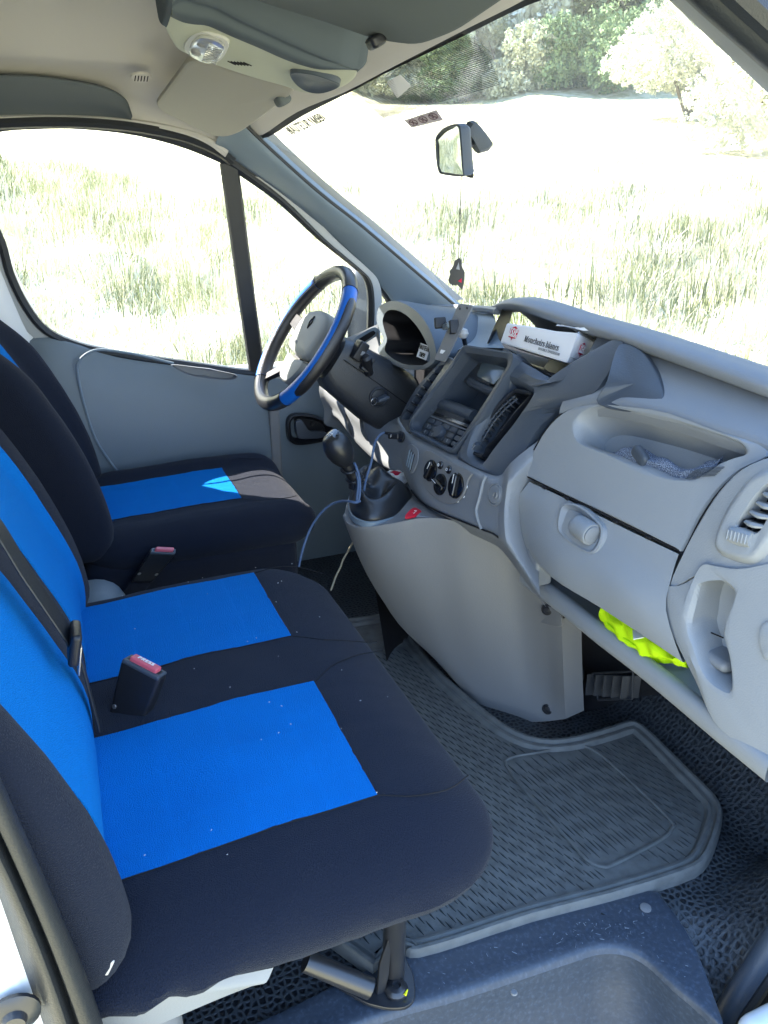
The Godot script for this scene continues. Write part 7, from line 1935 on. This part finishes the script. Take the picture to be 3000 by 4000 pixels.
func plants():
	var rng := RandomNumberGenerator.new()
	rng.seed = 11
	var patches := noise(FastNoiseLite.TYPE_SIMPLEX_SMOOTH, 0.28, 3, 8)
	# long grass on the verge: straw and green in patches
	for kind in 2:
		var places := []
		var tints := []
		var n := 0
		while n < (9500 if kind == 0 else 4200):
			var s := rng.randf_range(3.2, 14.5)
			var w := rng.randf_range(-1.15, 1.05) * (s + 3.0)
			var x := 1.6 - 0.8 * s + 0.6 * w
			var z := -0.6 * s - 0.8 * w
			if n % 4 == 0:
				x = rng.randf_range(-15.0, -2.6)
				z = rng.randf_range(-2.0, 16.0)
			if x > -1.3 and z > -2.6:
				continue
			n += 1
			var g := patches.get_noise_2d(x, z)
			if kind == 1 and g < 0.02:
				continue
			var sz := rng.randf_range(0.7, 1.4)
			places.append(Transform3D(Basis(Vector3.UP, rng.randf() * TAU).scaled(Vector3(sz, sz * rng.randf_range(0.7, 1.3), sz)), Vector3(x, ground_height(x, z) - 0.02, z)))
			if kind == 0:
				tints.append(Color(0.52, 0.51, 0.36).lerp(Color(0.74, 0.73, 0.62), rng.randf()))
			else:
				tints.append(Color(0.09, 0.11, 0.04).lerp(Color(0.26, 0.29, 0.12), rng.randf()))
		var o := scatter(self, "long_grass" if kind else "dry_grass", blade_tuft(31 + kind, 26, 0.40 if kind else 0.34, 0.30), M.grass_blades, places, tints)
		o.set_meta("kind", "stuff")
		tag(o, "green long grass in patches on the verge outside" if kind else "pale dry grass over the whole sunlit verge", "grass")
	# low stubble on the field beyond
	var places := []
	var tints := []
	for i in 2600:
		var s := rng.randf_range(14.0, 45.0)
		var w := rng.randf_range(-1.0, 1.0) * (s + 2.0)
		var x := 1.6 - 0.8 * s + 0.6 * w
		var z := -0.6 * s - 0.8 * w
		var sz := rng.randf_range(0.5, 1.0)
		places.append(Transform3D(Basis(Vector3.UP, rng.randf() * TAU).scaled(Vector3(sz * 1.6, sz * 0.6, sz * 1.6)), Vector3(x, ground_height(x, z) - 0.02, z)))
		tints.append(Color(0.50, 0.48, 0.28).lerp(Color(0.62, 0.60, 0.42), rng.randf()))
	var st := scatter(self, "field_stubble", blade_tuft(51, 16, 0.4, 0.3), M.grass_blades, places, tints)
	st.set_meta("kind", "stuff")
	tag(st, "short pale stubble over the bright field behind the verge", "grass")
	# trees and bushes at the field's edge: bearing to the left of straight ahead, distance, height, width, tone
	var leaf := leaf_clump(5)
	var trees := [
		[43.5, 50.0, 14.0, 9.0, 2, "pale green tree at the right end of the wood, above the whitish bush"],
		[47.0, 53.0, 15.0, 8.5, 0, "tall green tree at the wood's edge behind the whitish bush"],
		[50.5, 56.0, 17.0, 8.5, 1, "tall dark tree behind the round green bushes"],
		[54.0, 53.0, 15.0, 8.0, 0, "tall green tree right of the slim pale tree"],
		[57.6, 49.0, 13.0, 4.6, 5, "tall slim pale tree in the middle of the wood"],
		[61.0, 54.0, 14.0, 7.5, 0, "green tree left of the slim pale tree"],
		[64.5, 53.0, 13.0, 8.0, 1, "dark green tree behind the dotted band"],
		[68.5, 52.0, 11.0, 7.5, 2, "pale green tree at the wood's left end"],
		[45.0, 72.0, 22.0, 12.0, 1, "very tall dark tree on the slope behind, rightmost"],
		[51.0, 76.0, 25.0, 12.0, 0, "very tall tree on the slope above the round bushes"],
		[57.0, 76.0, 25.0, 12.0, 1, "very tall dark tree on the slope behind the slim tree"],
		[63.0, 74.0, 22.0, 12.0, 0, "tall tree on the slope behind the dotted band"]]
	for q in trees:
		tree(q, leaf, rng)
	var bushes := [
		[51.2, 45.0, 5.4, 6.5, 3, "round mid green bush at the field's edge, right one of the pair"],
		[55.6, 46.0, 5.0, 6.0, 3, "round mid green bush at the field's edge, left one of the pair"],
		[59.5, 46.0, 4.4, 5.5, 4, "pale sunlit bush left of the round green bushes"],
		[63.5, 46.0, 4.6, 6.0, 3, "green bush at the field's edge behind the dotted band"],
		[67.0, 46.0, 3.6, 5.0, 4, "pale bush at the field's edge, leftmost in the windscreen"],
		[44.0, 24.0, 4.4, 6.5, 5, "big whitish sunlit bush at the right, nearer than the wood"],
		[40.0, 20.0, 4.2, 5.5, 5, "whitish bush cut by the right windscreen pillar"],
		[48.2, 29.0, 3.4, 5.0, 5, "small whitish bush at the left of the big sunlit bush"]]
	for q in bushes:
		bush(q, leaf, rng)
	# undergrowth closing the foot of the wood
	places = []
	tints = []
	for i in 5200:
		var p := spot(rng.randf_range(38.0, 69.5), 46.5 + 14.0 * pow(rng.randf(), 1.5))
		p.y += rng.randf_range(0.0, 2.4) * (0.5 + 0.5 * patches.get_noise_2d(p.x * 0.6, p.z * 0.6))
		places.append(Transform3D(Basis(Vector3.UP, rng.randf() * TAU).scaled(Vector3.ONE * rng.randf_range(0.5, 1.1)), p))
		tints.append(TONES[0][0].lerp(TONES[3][1], rng.randf()))
	var ug := scatter(self, "undergrowth", leaf, M.leaves, places, tints)
	ug.set_meta("kind", "stuff")
	tag(ug, "low pale green undergrowth along the foot of the wood", "undergrowth")


func leaf_clump(seed_: int) -> ArrayMesh:
	var rng := RandomNumberGenerator.new()
	rng.seed = seed_
	var g := G.new()
	for i in 14:
		var o := Vector3(rng.randf_range(-1, 1), rng.randf_range(-1, 1), rng.randf_range(-1, 1)) * 0.42
		var a := Vector3(rng.randf_range(-1, 1), rng.randf_range(-1, 1), rng.randf_range(-1, 1)).normalized()
		var b := a.cross(Vector3(rng.randf_range(-1, 1), 0.4, rng.randf_range(-1, 1))).normalized()
		var l := rng.randf_range(0.20, 0.34)
		g.quad(o - a * l, o + b * l * 0.55, o + a * l, o - b * l * 0.55)
	return g.mesh(20.0)


const TONES := [[Color(0.10, 0.15, 0.08), Color(0.24, 0.30, 0.17)], [Color(0.08, 0.13, 0.09), Color(0.18, 0.25, 0.15)], [Color(0.24, 0.29, 0.17), Color(0.44, 0.47, 0.31)], [Color(0.11, 0.18, 0.085), Color(0.25, 0.34, 0.17)], [Color(0.34, 0.37, 0.25), Color(0.50, 0.52, 0.39)], [Color(0.48, 0.50, 0.40), Color(0.66, 0.67, 0.58)]]


func spot(bearing: float, dist: float) -> Vector3:
	var a := deg_to_rad(bearing)
	var p := Vector3(1.6 - sin(a) * dist, 0, -cos(a) * dist)
	p.y = ground_height(p.x, p.z)
	return p


func crown(parent: Node, leaf: Mesh, rng: RandomNumberGenerator, c: Vector3, h: Vector3, n: int, size: float, tone: int):
	var lobes := []
	for i in 11:
		var d := Vector3(rng.randf_range(-1, 1), rng.randf_range(-0.9, 1), rng.randf_range(-1, 1))
		d = d.normalized() * rng.randf_range(0.35, 0.8)
		lobes.append([c + d * h, rng.randf_range(0.28, 0.48), rng.randf()])
	var places := []
	var tints := []
	for i in n:
		var l = lobes[rng.randi() % lobes.size()]
		var d := Vector3(rng.randfn(), rng.randfn(), rng.randfn()).normalized() * pow(rng.randf(), 0.45)
		var p: Vector3 = l[0] + d * h * l[1]
		var sz := size * rng.randf_range(0.6, 1.3)
		places.append(Transform3D(Basis(Vector3(rng.randf_range(-1, 1), rng.randf_range(-1, 1), rng.randf_range(-1, 1)).normalized(), rng.randf() * TAU).scaled(Vector3.ONE * sz), p))
		var t: float = clampf(0.6 * l[2] + 0.4 * rng.randf(), 0, 1)
		tints.append(TONES[tone][0].lerp(TONES[tone][1], t))
	scatter(parent, "crown", leaf, M.leaves, places, tints).set_meta("kind", "stuff")


func tree(q, leaf: Mesh, rng: RandomNumberGenerator):
	var b := spot(q[0], q[1])
	var t := thing("tree", q[5], "tree", "trees at the edge of the wood")
	var h: float = q[2]
	var path := [b - Vector3.UP * 0.3, b + Vector3(0.1, h * 0.3, 0), b + Vector3(-0.15, h * 0.6, 0.1), b + Vector3(0.1, h * 0.9, 0)]
	part(t, "trunk", G.new().tube(cr(path, 3), [0.36, 0.33, 0.3, 0.27, 0.24, 0.2, 0.17, 0.13, 0.09, 0.05], 8), M.bark)
	var limbs := G.new()
	for i in 6:
		var a := rng.randf() * TAU
		var s := b + Vector3.UP * h * rng.randf_range(0.3, 0.7)
		limbs.tube([s, s + Vector3(cos(a), 0.7, sin(a)) * q[3] * 0.2, s + Vector3(cos(a), 1.0, sin(a)) * q[3] * 0.35], [0.12, 0.08, 0.03], 6)
	part(t, "limbs", limbs, M.bark)
	crown(t, leaf, rng, b + Vector3.UP * h * 0.50, Vector3(q[3] * 0.62, h * 0.56, q[3] * 0.62), 4200, 0.80, q[4])


func bush(q, leaf: Mesh, rng: RandomNumberGenerator):
	var b := spot(q[0], q[1])
	var t := thing("bush", q[5], "bush", "bushes along the field's edge")
	var stems := G.new()
	for i in 7:
		var a := TAU * i / 7.0
		stems.tube([b, b + Vector3(cos(a) * q[3] * 0.2, q[2] * 0.6, sin(a) * q[3] * 0.2)], [0.05, 0.02], 5)
	part(t, "stems", stems, M.bark)
	crown(t, leaf, rng, b + Vector3.UP * q[2] * 0.42, Vector3(q[3] * 0.55, q[2] * 0.56, q[3] * 0.55), 3400, 0.40 if q[1] > 35 else 0.20, q[4])
